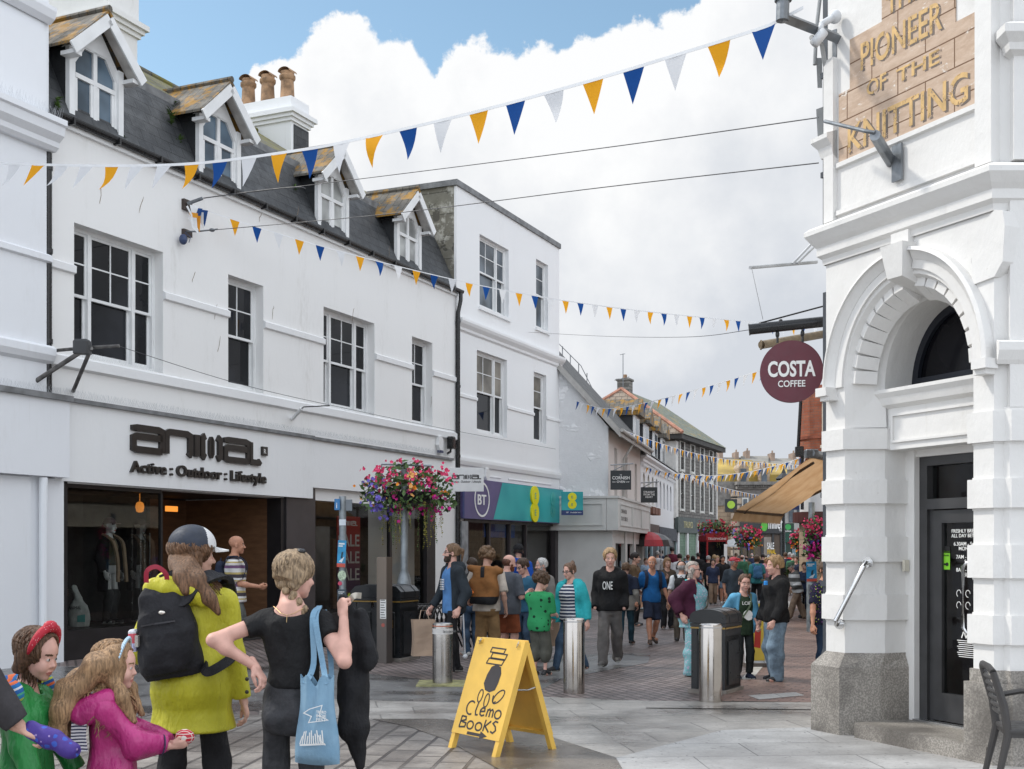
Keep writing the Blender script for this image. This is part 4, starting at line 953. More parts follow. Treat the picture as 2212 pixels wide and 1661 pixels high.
# ---- shop fronts
CLEAR = glass_clear('shop_glass')
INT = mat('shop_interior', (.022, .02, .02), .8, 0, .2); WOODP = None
t = NT('lobby_plywood'); n = t.noise(3, 6, .6, t.map((1, 1, 5))); WOODP = t.done(t.mix(t.ramp(n, .3, .7), (.12, .058, .028), (.18, .092, .045)), .5)
TILE = mat('grey_brown_tile', (.055, .048, .050), .35, 0, .15, 3)
oa, ob = shop_ops[0][:2]; la = U(352); lb = U(612)
mb = MB(); mb.box(oa, oa+.13, -.03, .30, 0, 2.64); mb.box(oa+.13, la, .02, .28, 2.56, 2.635); mb.box(oa+.13, la, .0, .32, 0, .44); mb.box(la-.02, la+.02, .02, .08, .44, 2.56)
mb.box(lb-.10, lb+.02, -.02, .3, 0, 2.62); mb.box(lb+.02, U(676), -.05, .28, 0, 2.84); mb.obj('shopfront_frame', [mat('shopfront_dark', (.018, .016, .017), .4, 0, .15)], A)
mb = MB(); mb.box(lb+.024, U(676)-.004, -.058, -.05, 0.02, 2.82); mb.obj('pier_cladding', TILE, A)
mb = MB(); mb.quad((oa+.13, .05, .44), (la-.02, .05, .44), (la-.02, .05, 2.56), (oa+.13, .05, 2.56)); mb.quad((la, .08, .1), (la, 1.7, .1), (la, 1.7, 2.56), (la, .08, 2.56)); mb.obj('shop_window_glass', CLEAR, A)
mb = MB()
mb.box(oa+.13, la-.03, .33, 1.65, .40, .43); mb.quad((oa, 2.3, 0), (lb, 2.3, 0), (lb, 2.3, 2.7), (oa, 2.3, 2.7)); mb.quad((oa, .3, 0), (oa, 2.3, 0), (oa, 2.3, 2.7), (oa, .3, 2.7))
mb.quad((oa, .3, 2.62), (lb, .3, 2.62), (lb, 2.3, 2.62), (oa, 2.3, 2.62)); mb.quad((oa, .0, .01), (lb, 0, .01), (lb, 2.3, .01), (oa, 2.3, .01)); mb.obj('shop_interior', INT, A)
mb = MB(); mb.quad((lb-.1, .3, .01), (lb-.1, 2.29, .01), (lb-.1, 2.29, 2.61), (lb-.1, .3, 2.61)); w0 = lb-1.15; mb.box(w0, lb-.105, 2.2, 2.28, .01, 2.6); mb.obj('lobby_panel', WOODP, A)
STEEL = mat('steel', (.55, .56, .57), .25, .9, .1)
mb = MB()
for x, y in ((w0-.2, 2.15), (w0-.06, 2.15)): mb.tube([(x, y, .75), (x, y, 1.95)], .013, 8)
for y in (.5, .68): mb.tube([(la+.04, y, .6), (la+.04, y, 2.0)], .013, 8)
mb.obj('door_handle', STEEL, A)
LAMP = bpy.data.materials.new('lamp_glow'); LAMP.use_nodes = True; b_ = LAMP.node_tree.nodes['Principled BSDF']; b_.inputs['Base Color'].default_value = (.5, .16, .03, 1); b_.inputs['Emission Color'].default_value = (1, .33, .05, 1); b_.inputs['Emission Strength'].default_value = .75
mb = MB(); lx = U(302, 1.0); mb.lathe([(.03, .16), (.06, .14), (.075, .08), (.06, .0), (.03, -.02)], (lx, 1.0, 2.30), 14); mb.tube([(lx, 1.0, 2.46), (lx, 1.0, 2.6)], .006, 6); mb.box(U(352, 1.9), U(352, 1.9)+.3, 1.8, 1.85, 2.36, 2.46); mb.obj('shop_lamp', LAMP, A, smooth='auto')
ra, rb = shop_ops[1][:2]; rm = U(846); 
mb = MB(); mb.box(ra-.01, ra+.05, .0, .25, 0, 2.85); mb.box(ra+.05, rb, .02, .25, 2.76, 2.85); mb.box(ra+.05, rm, .0, .3, 0, .35); mb.box(rm-.04, rm+.05, .02, .1, 0, 2.76); mb.box(rb-.42, rb, -.03, .3, 0, 2.84); mb.obj('shopfront_frame', mat('shopfront_dark', (.018, .016, .017), .4), A)
mb = MB(); mb.quad((ra+.05, .06, .35), (rm-.04, .06, .35), (rm-.04, .06, 2.76), (ra+.05, .06, 2.76)); mb.quad((rm+.05, .06, .05), (rb-.42, .06, .05), (rb-.42, .06, 2.76), (rm+.05, .06, 2.76)); mb.obj('shop_window_glass', CLEAR, A)
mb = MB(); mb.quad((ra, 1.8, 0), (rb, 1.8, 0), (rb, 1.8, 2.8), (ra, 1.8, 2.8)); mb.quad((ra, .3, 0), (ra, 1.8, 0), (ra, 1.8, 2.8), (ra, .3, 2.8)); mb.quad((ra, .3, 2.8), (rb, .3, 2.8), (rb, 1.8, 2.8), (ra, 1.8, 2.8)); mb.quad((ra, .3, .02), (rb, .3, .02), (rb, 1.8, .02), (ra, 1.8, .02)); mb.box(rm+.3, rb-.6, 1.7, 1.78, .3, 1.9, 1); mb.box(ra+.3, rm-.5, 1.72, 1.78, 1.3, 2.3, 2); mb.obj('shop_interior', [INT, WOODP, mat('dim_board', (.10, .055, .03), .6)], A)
mb = MB(); s0, s1 = U(728, .3), U(778, .3); yb = .30
REDB = NT('sale_banner'); zc = REDB.sep()[2]; REDB = REDB.done(REDB.mix(REDB.ramp(zc, .9, 2.1), (.07, .03, .10), (.38, .03, .025)), .5)
mb.box(s0, s1, yb, yb+.02, .75, 2.35, 0)
for i, z in enumerate((1.72, 1.36, 1.0)): mb.text('SALE', .36, (s0+.04, yb-.004, z), (1, 0, 0), (0, 0, 1), 1, .002, fit=(s1-s0)-.08, off=.01)
logo(mb, s0+.10, s1-.12, 2.16, .09, yb, .003, 1)
mb.text('each', .26, (s0+.02, .05, .62), (1, 0, 0), (0, 0, 1), 2, .002, off=.01); mb.text('who', .26, (s0+.06, .05, .36), (1, 0, 0), (0, 0, 1), 2, .002, off=.01)
mb.obj('sale_banner', [REDB, mat('banner_white', (.62, .6, .58), .7), mat('banner_lime', (.35, .45, .04), .6)], A)
mb = MB()
def bell(mb, x, z, y=-.0):
 mb.prism([(x-.06, z+.30), (x+.06, z+.34), (x+.14, z+.20), (x+.10, z+.02), (x-.02, z-.02), (x-.10, z+.1)], y-.10, y-.01, 'y', 0); mb.box(x-.02, x+.14, y-.10, y-.012, z-.08, z-.02, 1)
bell(mb, U(944), 4.02); mb.obj('alarm_box', [WHITE_F, mat('alarm_blue', (.02, .03, .10), .5)], A)
mb = MB(); x = U(962); mb.tube([(x, -.05, 3.95), (x, -.14, 4.0), (x+.02, -.14, 4.1)], .03, 8); mb.bbox(x-.07, x+.10, -.24, -.06, 4.06, 4.36, .03); mb.obj('floodlight', BLACK, A)
# ================================================================ the taller nearer building at the left edge
LW = wall_paint('blue_white_render', (.77, .79, .82), .25)
B = thing('corner_building', 'white rendered corner building with moulded cornices at the photo edge', 'building', (FA.x0, FA.y0, 0), FA.ang)
b1 = -.24; b0 = -5.5
mb = MB(); mb.box(b0, b1-.12, -.10, 7, 0, 9.05); mb.box(b1-.12+.002, b1, -.02, 7, 0, 9.9); mb.box(b0, b1-.10, -.04, 7, 9.06, 12.5); mb.obj('wall', LW, B)
mb = MB()
molding(mb, b0, b1-.02, 7.35, [(.08, 0), (.14, .05), (.15, .12), (.24, .2), (.26, .32), (.30, .34), (.30, .42)], -.10)
molding(mb, b0, b1-.02, 9.2, [(.02, 0), (.10, .06), (.14, .16), (.14, .22)], -.06)
molding(mb, b0, b1-.05, 5.75, [(0, 0), (.05, .02), (.05, .10), (0, .13)], -.10); molding(mb, b0, b1-.03, 4.30, [(0, 0), (.06, .04), (.10, .12), (.10, .22), (.05, .26)], -.10)
mb.obj('cornice', LW, B)
mb = MB(); mb.tube([(b1-.05, -.02, 9.95)]+[(b1-.05, -.02+.9*(1-math.cos(t)), 9.95-.9*math.sin(t)) for t in (.4, .8, 1.2, 1.57)], .07, 6); mb.obj('coping_scroll', LW, B)
mb = MB(); mb.box(b0, b1+.16, -.26, .0, 2.68, 3.78); mb.obj('fascia_board', LW, B)
mb = MB(); mb.box(b0, b1+.18, -.32, 0, 3.78, 3.86); mb.obj('ledge', LEAD, B); spikes(B, -1.6, b1+.1, 3.87, -.18, 3, seed=8); spikes(B, -1.6, b1, 7.78, -.30, 3, seed=9, h=.16)
mb = MB(); mb.box(b0, b1-.45, -.14, -.102, .0, 2.66); mb.box(b1-.2, b1+.20, -.11, -.021, .0, 2.66); mb.tube([(b1-.28, -.20, 0), (b1-.28, -.20, 2.66)], .06, 10); mb.obj('pilaster', LW, B)
# ================================================================ the three-storey white building beyond
D_ = thing('three_storey_building', 'white flat-roofed three storey building with phone shop at street level', 'building', (FA.x0, FA.y0, 0), FA.ang)
c0, c1 = 12.9, 19.66; TOP = 10.55
UW = []
for a, b, tl in ((1036, 1099, (531, 675)), (1158, 1184, (574, 712)), (1030, 1095, (775, 940)), (1153, 1180, (815, 957))):
 ua, ub = U(a), U(b); za = EYE+(YH-tl[0]+8)/F*FA.Y((ua+ub)/2); zb = EYE+(YH-tl[1])/F*FA.Y((ua+ub)/2); UW.append((ua, ub, zb, za))
mb = MB(); wall_open(mb, c0, c1, 2.62, TOP, UW, 0, 0, .17)
wall_open(mb, c0, c1, 0, 2.62, [(c0+.62, c1-.1, 0, 2.62, .2)]); mb.quad((c1, 0, 0), (c1, 9, 0), (c1, 9, TOP), (c1, 0, TOP)); mb.quad((c0, 9, 0), (c0, 9, TOP), (c1, 9, TOP), (c1, 9, 0))
mb.obj('wall', PAINT2, D_)
mb = MB(); mb.quad((c0, .06, 7.5), (c0, .06, TOP), (c0, 9, TOP), (c0, 9, 7.5)); mb.obj('side_wall', courses('mossy_block', (.16, .15, .12), (.22, .21, .17), (.09, .085, .07), .55, .30, .012, .9, (rad(90), 0, rad(90)), ((.42, .41, .36), .45)), D_)
mb = MB(); mb.box(c0-.004, c0+.05, -.004, .06, 7.5, TOP-.01); mb.obj('quoin', PAINT2, D_)
mb = MB(); mb.box(c0-.06, c1+.03, -.05, 9, TOP, TOP+.14); mb.obj('parapet_coping', LEAD, D_)
mb = MB(); molding(mb, c0, c1+.12, 7.02, [(0, 0), (.05, .04), (.06, .10), (.14, .18), (.17, .24), (.17, .30)]); molding(mb, c0, c1, 3.72, [(0, 0), (.05, .03), (.08, .12), (.08, .2)])
xs = [c0]+[v for w in UW[2:] for v in (w[0], w[1])]+[c1]
for i in range(0, len(xs), 2): molding(mb, xs[i], xs[i+1], 5.4, [(0, 0), (.035, .02), (.035, .09), (0, .11)])
for w in UW[:2]: mb.box(w[0]-.08, w[1]+.06, -.06, .1, w[2]-.09, w[2]-.01)
for a, b in ((13.3, 15.5), (16.0, 19.0)): molding(mb, a, b, 3.52, [(0, 0), (.02, .01), (.02, .04), (0, .05)])
mb.obj('string_course', PAINT2, D_)
for i, w in enumerate(UW):
 wide = w[1]-w[0] > 1.2
 sash(D_, w[0], w[1], w[2]+.02, w[3], .13, [(1, 2), (.42, 1)] if wide else [(1, 1)], GLASS_L if i < 2 else glass_dark('stone_glass', (.17, .155, .13), .06), .05, name='sash_window', glass_low=GLASS_L if i < 2 else GLASS)
fz0, fz1 = 2.42, 3.42; fa, fb = U(996, -.1), c1-.05
BTP = mat('sign_purple', (.10, .085, .20), .4, 0, .08); TEAL = NT('sign_teal'); TEAL = TEAL.done(TEAL.mix(TEAL.ramp(TEAL.noise(.6, 2), .35, .65), (.0, .26, .29), (.03, .40, .40)), .4)
fm = U(1075, -.1); mb = MB(); mb.box(fa, fb, -.14, -.004, fz0, fz1, 0); y = -.145
mb.poly([(fm-.35, y, fz0+.02), (fb, y, fz0+.02), (fb, y, fz1-.01), (fm+.2, y, fz1-.01)], 1)
mb.box(fa, fa+.10, -.146, -.14, fz0, fz1, 4)
cx = U(1041, -.14); ring = [(cx+.42*math.cos(t), fz0+.50+.42*math.sin(t)) for t in [2*math.pi*i/28 for i in range(29)]]
mb.stroke(ring, .05, (0, y, 0), (1, 0, 0), (0, 0, 1), .004, 2); mb.text('BT', .36, (cx-.26, y-.002, fz0+.37), (1, 0, 0), (0, 0, 1), 2, .004, fit=.5, off=.018)
def eight(mb, cx, cz, r, y, m1, m2, ext=.02):
 for s_, ch in ((1, 'E'), (-1, 'E')):
  mb.prism([(cx+r*math.cos(t), cz+s_*r*.86+r*math.sin(t)) for t in [2*math.pi*i/26 for i in range(26)]], y-ext-.002*(s_+1), y, 'y', m1); mb.text(ch, r*.9, (cx, y-ext-.008, cz+s_*r*.86-r*.32), (1, 0, 0), (0, 0, 1), m2, .002, align='CENTER')
eight(mb, U(1153, -.14), fz0+.5, .27, -.14, 3, 1, .05); eight(mb, U(1194, -.14), fz0+.53, .2, -.143, 5, 1, .004)
mb.obj('fascia_sign', [BTP, TEAL, mat('print_white', (.8, .8, .78), .8), mat('sign_yellow', (.75, .68, .0), .4, 0, 0), mat('sign_navy', (.01, .03, .14), .4), mat('sign_teal_pale', (.03, .36, .33), .4)], D_)
mb = MB(); ya = .12; mb.box(c0+.40, c0+.66, -.02, .2, 0, 2.6); mb.box(c1-.35, c1-.02, -.02, .2, 0, 2.42)
for x in (14.9, 16.2, 17.3): mb.box(x, x+.09, .05, .16, 0, 2.42)
mb.box(c0+.66, c1-.35, .05, .16, 2.34, 2.42); mb.obj('shopfront_frame', [mat('shopfront_plum', (.035, .028, .030), .4)], D_)
mb = MB(); mb.quad((c0+.66, .12, 0), (c1-.35, .12, 0), (c1-.35, .12, 2.34), (c0+.66, .12, 2.34)); mb.obj('shop_window_glass', CLEAR, D_)
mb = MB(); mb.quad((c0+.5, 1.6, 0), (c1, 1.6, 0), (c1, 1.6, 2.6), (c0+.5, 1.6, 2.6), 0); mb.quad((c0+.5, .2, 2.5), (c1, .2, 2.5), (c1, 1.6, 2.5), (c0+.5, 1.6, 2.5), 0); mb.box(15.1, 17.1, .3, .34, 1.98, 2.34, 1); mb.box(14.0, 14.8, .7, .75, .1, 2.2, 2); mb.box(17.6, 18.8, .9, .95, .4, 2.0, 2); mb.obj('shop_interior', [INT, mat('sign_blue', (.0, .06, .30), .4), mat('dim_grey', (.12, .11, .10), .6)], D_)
mb = MB(); bell(mb, U(1046), 3.42); mb.obj('alarm_box', [WHITE_F, mat('alarm_blue', (.02, .03, .10), .5)], D_)
mb = MB(); mb.box(c0+.02, c0+.36, -.14, -.004, 1.0, 2.35); mb.obj('meter_cabinet', mat('galv_cabinet', (.22, .23, .24), .5, 0, .3, 6), D_)
# ================================================================ the corner coffee shop with the arched door
FC = Fac(2.80, 10.83, .426, -.905); V_ = FC.u
CW = wall_paint('cream_white_masonry', (.71, .70, .68), .42, .7, (.40, .37, .31), 1, .8, 9)
t = NT('granite_plinth'); v1 = t.vor(230); c = t.mix(t.ramp(v1, .05, .6), (.36, .33, .295), (.20, .185, .165)); c = t.mix(t.ramp(t.noise(70, 3), .4, .65), c, (.40, .37, .33)); c = t.mix(t.ramp(t.noise(1.6, 5), .40, .68, 0, .75), c, (.07, .062, .055)); t.bump(t.noise(90, 3), .3, .004)
GRAN = t.done(c, .55)
E = thing('coffee_shop_building', 'white stone corner building with rusticated piers and a deep round arched doorway', 'building', (FC.x0, FC.y0, 0), FC.ang)
tl, t1, tj, tr, te = .04, .29, .48, 1.75, 1.95
dj, dd = .30, .60
ZS, TOPC = 3.06, 4.18
lx, ly = .02, 9.0
def pier_pts(e):
 return [(tl-e*.4, -e), (t1+e*.5, -e), (tj-.02+e, dj-e*.3), (tj+e*.8, dd), (tj-.1, dd+.2), (-.02-.25, dd+.2), (tl-e-.06, .12)]
mb = MB(); zs = [.72, .98, 1.25, 1.49, 1.76, 2.0, 2.26, 2.49, 2.72]
mb.prism(pier_pts(0), .72, 2.70, 'z')
for i in (1, 3, 5): 
 a, b = zs[i]+.02, zs[i+1]; p0, p1 = pier_pts(.006), pier_pts(.038)
 mb.prism(p1, a+.015, b-.015, 'z'); mb.prism(p0, a, b, 'z')
p1 = pier_pts(.038); mb.prism(p1, 2.51, 2.69, 'z')
mb.obj('pier', CW, E)
mb = MB(); o_ = [(tl-.10, -.09), (t1+.03, -.09), (tj-.01, dj-.06), (tj+.05, dd), (-.30, dd), (tl-.18, .1)]; mb.prism(o_, 0, .60, 'z'); i_ = [(x*.94+.012, y*.7) for x, y in o_]
mb.add([(x, y, .60) for x, y in o_]+[(a, b, .725) for a, b in pier_pts(.004)[:6]], [(k, (k+1) % 6, 6+(k+1) % 6, 6+k) for k in range(6)]+[tuple(range(6, 12))]); mb.obj('plinth', GRAN, E)
def right_pts(e): return [(tr-e, -e), (te+e, -e), (te+e, .0), (te+.03+e*.2, .05), (te+.20, .06), (te+.21, .0-e), (te+1.0, .62-e), (te+1.0, 1.6), (tr-.0, 1.2), (tr-e, .4)]
import copy as _c
side = Vector((math.cos(FC.ang), -math.sin(FC.ang)))
sdx, sdy = side.x*math.cos(0)-0, side.y
def rp(e):
 p = [(tr-e, -e), (te+e*.6, -e)]; q = Vector((te, 0)); X = Vector((side.x, side.y)); Nn = Vector((X.y, -X.x))
 if Nn.dot(Vector((0, -1))) < 0 and Nn.x < 0: Nn = -Nn
 for a, o in ((.07, .0), (.10, .045), (2.4, .045)): r = q+X*a+Nn*(o+e); p.append((r.x, r.y))
 r = q+X*2.4-Nn*1.5; p += [(r.x, r.y), (tr-e+.05, 1.1)]
 return p
mb = MB(); mb.prism(rp(0), .72, 2.70, 'z')
for a, b in ((.90, 1.15), (1.40, 1.68), (1.93, 2.18), (2.43, 2.69)): mb.prism(rp(.032), a+.015, b-.015, 'z'); mb.prism(rp(.006), a, b, 'z')
mb.obj('pier', CW, E)
mb = MB(); mb.prism(rp(.05), 0, .62, 'z'); mb.prism(rp(.02), .62, .72, 'z'); mb.obj('plinth', GRAN, E)
ac, ra_, rz_ = (t1+tr)/2, (tr-t1)/2, .83
def arch(rx, rz, n=28, c=None): return [((c or ac)-rx*math.cos(math.pi*i/n), ZS+rz*math.sin(math.pi*i/n)) for i in range(n+1)]
mb = MB(); ap = arch(ra_, rz_); out = [(tl, 2.70), (tl, TOPC+.3), (te, TOPC+.3), (te, 2.70), (tr, 2.70)]+[(x, z) for x, z in ap[::-1]]+[(t1, 2.70)]
L_ = [(tl, z) for z in (2.70, TOPC+.3)]
n = len(ap)-1
top = [(tl+(te-tl)*i/n, TOPC+.3) for i in range(n+1)]
for i in range(n): mb.quad((ap[i][0], 0, ap[i][1]), (ap[i+1][0], 0, ap[i+1][1]), (top[i+1][0], 0, top[i+1][1]), (top[i][0], 0, top[i][1]))
mb.poly([(tl, 0, 2.70), (t1, 0, 2.70), (t1, 0, ZS), (tl, 0, TOPC+.3)]); mb.poly([(tr, 0, 2.70), (te, 0, 2.70), (te, 0, TOPC+.3), (tr, 0, ZS)])
mb.poly([(tl, 0, 2.7), (tl, 0, TOPC+.3), (tl-.25, 1.2, TOPC+.3), (tl-.25, 1.2, 2.7)])
X = Vector((side.x, side.y)); q = Vector((te, 0)); r = q+X*2.4
mb.quad((te, 0, 2.7), (r.x, r.y, 2.7), (r.x, r.y, TOPC+.3), (te, 0, TOPC+.3))
pl = [q+X*.10+Vector((X.y, -X.x))*.045, q+X*2.4+Vector((X.y, -X.x))*.045]; Nn = Vector((X.y, -X.x))
if Nn.y > 0: Nn = -Nn
a, b = q+X*.10, q+X*2.4
mb.prism([(a.x, a.y), ((a+Nn*.05).x, (a+Nn*.05).y), ((b+Nn*.05).x, (b+Nn*.05).y), (b.x, b.y)], 2.7, TOPC+.3, 'z')
inn = arch(ra_-.17, rz_-.16)
for i in range(n):
 mb.quad((ap[i][0], 0, ap[i][1]), (inn[i][0], dj, inn[i][1]), (inn[i+1][0], dj, inn[i+1][1]), (ap[i+1][0], 0, ap[i+1][1]))
 mb.quad((inn[i][0], dj, inn[i][1]), (inn[i][0], dd+.08, inn[i][1]), (inn[i+1][0], dd+.08, inn[i+1][1]), (inn[i+1][0], dj, inn[i+1][1]))
mb.quad((t1, 0, 2.70), (tj, dj, 2.70), (inn[0][0], dj, ZS), (t1, 0, ZS)); mb.quad((tj-.03, dj, 2.6), (tj, dd, 2.6), (inn[0][0], dd, ZS), (inn[0][0], dj, ZS))
mb.obj('wall', CW, E)
mb = MB()
def ring(r0, r1, z0, z1, y0, y1, a0=0, a1=180, n=32, m=0):
 v = []
 for i in range(n+1):
  t = math.radians(a0+(a1-a0)*i/n); c, s_ = -math.cos(t), math.sin(t)
  for rx, rz, y in ((r0, z0, 0), (r0, z0, y0), (r1, z1, y1), (r1, z1, 0)): v.append((ac+rx*c, y, ZS+rz*s_))
 f = [(4*i+j, 4*i+j+1, 4*i+5+j, 4*i+4+j) for i in range(n) for j in range(3)]+[(0, 3, 2, 1), (4*n, 4*n+1, 4*n+2, 4*n+3)]
 mb.add(v, f, m)
for s0, s1 in ((0, 82), (98, 180)):
 ring(.93, .90, 1.04, 1.01, -.085, -.10, s0, s1); ring(.90, .83, 1.01, .94, -.075, -.03, s0, s1); ring(.83, .745, .94, .87, -.025, -.025, s0, s1)
for s_ in (-1, 1): mb.box(ac+s_*.90-.07, ac+s_*.90+.07, -.13, .0, ZS-.07, ZS+.005); mb.box(ac+s_*.88-.06, ac+s_*.88+.06, -.10, .0, ZS-.11, ZS-.07)
mb.obj('archivolt', CW, E)
mb = MB()
for i in range(17):
 t = math.radians(6+168*i/16)
 if abs(t-math.pi/2) < .12: continue
 c, s_ = -math.cos(t), math.sin(t); tn = Vector((-s_*-1*rz_*0+math.sin(t)*ra_, math.cos(t)*rz_)).normalized(); hw = .055
 p = []
 for f_, y in ((.985, .05), (.885, .04), (.765, .21), (.86, .24)):
  rx, rz = (ra_)*f_, (rz_)*f_; p.append((Vector((ac+rx*c, ZS+rz*s_)), y))
 v = []
 for sg in (-1, 1):
  for pp, y in p: v.append((pp.x+tn.x*hw*sg, y, pp.y+tn.y*hw*sg))
 mb.add(v, [(0, 1, 5, 4), (1, 2, 6, 5), (2, 3, 7, 6), (0, 3, 2, 1), (4, 5, 6, 7)])
mb.obj('dentil_course', CW, E)
mb = MB(); k0, k1 = .085, .13
mb.add([(ac-k0, -.11, ZS+.80), (ac+k0, -.11, ZS+.80), (ac+k1, -.15, ZS+1.07), (ac-k1, -.15, ZS+1.07), (ac-k0*.9, dj+.05, ZS+.66), (ac+k0*.9, dj+.05, ZS+.66), (ac+k1, 0, ZS+1.07), (ac-k1, 0, ZS+1.07)],
  [(0, 1, 2, 3), (0, 4, 5, 1), (1, 5, 6, 2), (0, 3, 7, 4), (2, 6, 7, 3), (4, 7, 6, 5)]); mb.box(ac-.10, ac+.10, -.06, 0, ZS+1.07, TOPC+.06); mb.obj('keystone', CW, E)
PROF = [(.02, 0), (.03, .05), (.065, .08), (.065, .15), (.10, .19), (.15, .26), (.15, .30), (.11, .33), (.0, .37)]
def sweep(mb, path, z, prof, m=0):
 """moulding along plan points with mitred corners (outside on the right of travel)"""
 P2 = [Vector(p) for p in path]; k = len(P2); rows = []
 for i, p in enumerate(P2):
  a = (p-P2[i-1]).normalized() if i else None; b = (P2[i+1]-p).normalized() if i < k-1 else None
  a = a or b; b = b or a; na, nb = Vector((a.y, -a.x)), Vector((b.y, -b.x)); nn = (na+nb).normalized(); nn = nn/max(.35, nn.dot(na)); rows.append(nn)
 n = len(prof); v = []
 for p, nn in zip(P2, rows):
  for o, dz in prof: q = p+nn*o; v.append((q.x, q.y, z+dz))
 mb.add(v, [(i*n+j, i*n+n+j, i*n+n+j+1, i*n+j+1) for i in range(k-1) for j in range(n-1)]+[tuple(range(n)), tuple(range((k-1)*n+n-1, (k-1)*n-1, -1))], m)
sp_ = q+X*2.4
a_, b_2 = q+X*.10, q+X*.10+Nn*.05
path = [(tl-.2, 1.0), (tl, 0), (te, 0), (a_.x, a_.y), (b_2.x, b_2.y), ((q+X*2.4+Nn*.05).x, (q+X*2.4+Nn*.05).y)]
path = [(tl-.2, 1.0), (tl, 0), (te, 0), ((q+X*2.4).x, (q+X*2.4).y)]
mb = MB(); sweep(mb, path, TOPC, PROF); mb.obj('cornice', CW, E)
mb = MB(); sweep(mb, [(te+.0, -.002), ((q+X*2.4).x, (q+X*2.4).y)], 3.02, [(.05, 0), (.07, .03), (.10, .10), (.10, .16), (.05, .18)]); mb.obj('band_course', CW, E)
for cx, sg in ((tl+.14, 1), (te-.13, -1)):
 mb = MB()
 if 1:
  pts = []
  for i in range(40): th = i/39*4.2*math.pi*.62; r = .035+.055*i/39*1.2; pts.append((cx+sg*r*math.cos(th), ZS+.78+1.25*r*math.sin(th)))
  mb.stroke(pts, .012, (0, -.001, 0), (1, 0, 0), (0, 0, 1), .012)
 if sg < 0: mb.prism([(te-.20, ZS+.98), (te+.02, ZS+1.12), (te+.10, ZS+1.10), (te+.12, ZS+.98), (te+.10, ZS+.72), (te+.02, ZS+.62), (te-.20, ZS+.60)], -.02, .3, 'y'); mb.obj('scroll_ornament', CW, E)
zu0, zu1 = TOPC+.37, 8.2
mb = MB(); mb.box(tl, te, .02, 1.2, zu0, zu1)
a, b = q+X*.12, q+X*2.4; c_ = Nn*.07
mb.prism([(te-.03, .03), (a.x, a.y), ((a+c_).x, (a+c_).y), ((b+c_).x, (b+c_).y), (b.x, b.y+1.2), (te-.03, 1.2)], zu0, zu1, 'z')
px0, px1 = V_(1810), V_(2105)
for z0_, z1_ in ((zu0+.03, zu0+.09), (5.02-.02, 5.02)): molding(mb, px0-.02, px1+.02, z0_, [(.0, 0), (.03, .01), (.03, .05), (0, .06)], .02)
mb.box(tl+.0, px0-.03, -.03, .02, zu0, 6.0); mb.box(px1+.03, te, -.03, .02, zu0, zu1); mb.prism([(px1+.03, 6.0), (px1+.03, 5.85), (V_(2065), 6.05), (V_(2065), 8.2), (px1+.03, 8.2)], -.02, .02, 'y')
mb.obj('upper_wall', CW, E)
mb = MB(); sweep(mb, [(a.x+.0, a.y), ((a+c_).x, (a+c_).y), ((b+c_).x, (b+c_).y)], 5.32, [(.0, 0), (.05, .03), (.06, .08), (.11, .14), (.11, .20), (.04, .24)]); mb.obj('band_course', CW, E); mb = MB(); sweep(mb, [(tl-.2, .8), (tl, .02), (px0-.03, .02)], 5.10, [(.0, 0), (.05, .04), (.07, .12), (.12, .18), (.12, .22), (.0, .26)]); mb.obj('band_course', CW, E)
t = NT('ghost_sign_ground'); v = t.map(rot=(rad(90), 0, 0)); br = t.brick(v, .62, .235, .006, .5, c1=(1, 1, 1), c2=(.85, .85, .85)); c = t.mix(t.ramp(t.noise(5, 7, .65, t.map((1, 1, 3))), .35, .7), (.46, .335, .245), (.57, .44, .34)); c = t.mix(br.outputs['Fac'], c, (.16, .09, .05))
wp = t.math('MULTIPLY', t.ramp(t.noise(6, 7, .72, t.map((1, 1, 2.2))), .60, .66), 1.0); c = t.mix(wp, c, (.70, .66, .60)); t.bump(t.math('ADD', t.math('MULTIPLY', br.outputs['Fac'], -1), t.noise(20, 6)), .5, .01); GS = t.done(c, .85)
def worn(name, col, thr):
 """old paint flaked away in patches, showing the stone behind"""
 t = NT(name); N, L = t.N, t.L; t.done(t.mix(t.ramp(t.noise(9, 4), .3, .7), sc(col, .8), sc(col, 1.15)), .85)
 tr_ = N.new('ShaderNodeBsdfTransparent'); m = N.new('ShaderNodeMixShader'); L.new(t.ramp(t.noise(13, 7, .72), thr, thr+.05), m.inputs[0]); L.new(t.b.outputs[0], m.inputs[1]); L.new(tr_.outputs[0], m.inputs[2]); L.new(m.outputs[0], t.out.inputs[0]); return t.mat
mb = MB()
def pxz(x, y): u, z = FC.uz(x, y, .02); return u, z
x2, x3, x4 = V_(2066, .02), V_(1907, .02), V_(1838, .02); zb = 5.02
mb.prism([(px0, zb), (px1, zb), (px1, 5.76), (x2, 5.76), (x2, 6.50), (x3, 6.50), (x3, 6.09), (x4, 6.09), (x4, 5.66), (px0, 5.66)], .008, .019, 'y'); mb.obj('painted_panel', GS, E)
vx = lambda x: V_(x, .01)
mb = MB(); rows = [('THE', 6.12, .15, vx(1915), vx(1992)), ('PIONEER', 5.77, .235, vx(1860), vx(2036)), ('OF', 5.52, .13, vx(1873), vx(1915)), ('THE', 5.505, .115, vx(1937), vx(2030)), ('KNITTING', 5.105, .24, vx(1832), vx(2092))]
for s_, z, h_, a, b in rows:
 mb.text(s_, h_*1.40, (a+.024, .0075, z-.016), (1, 0, 0), (0, 0, 1), 1, .0012, fit=b-a, off=.016); mb.text(s_, h_*1.40, (a, .006, z), (1, 0, 0), (0, 0, 1), 0, .0012, fit=b-a, off=.012)
mb.obj('ghost_lettering', [worn('worn_gold', (.60, .40, .18), .55), worn('worn_shadow', (.17, .14, .12), .54)], E)
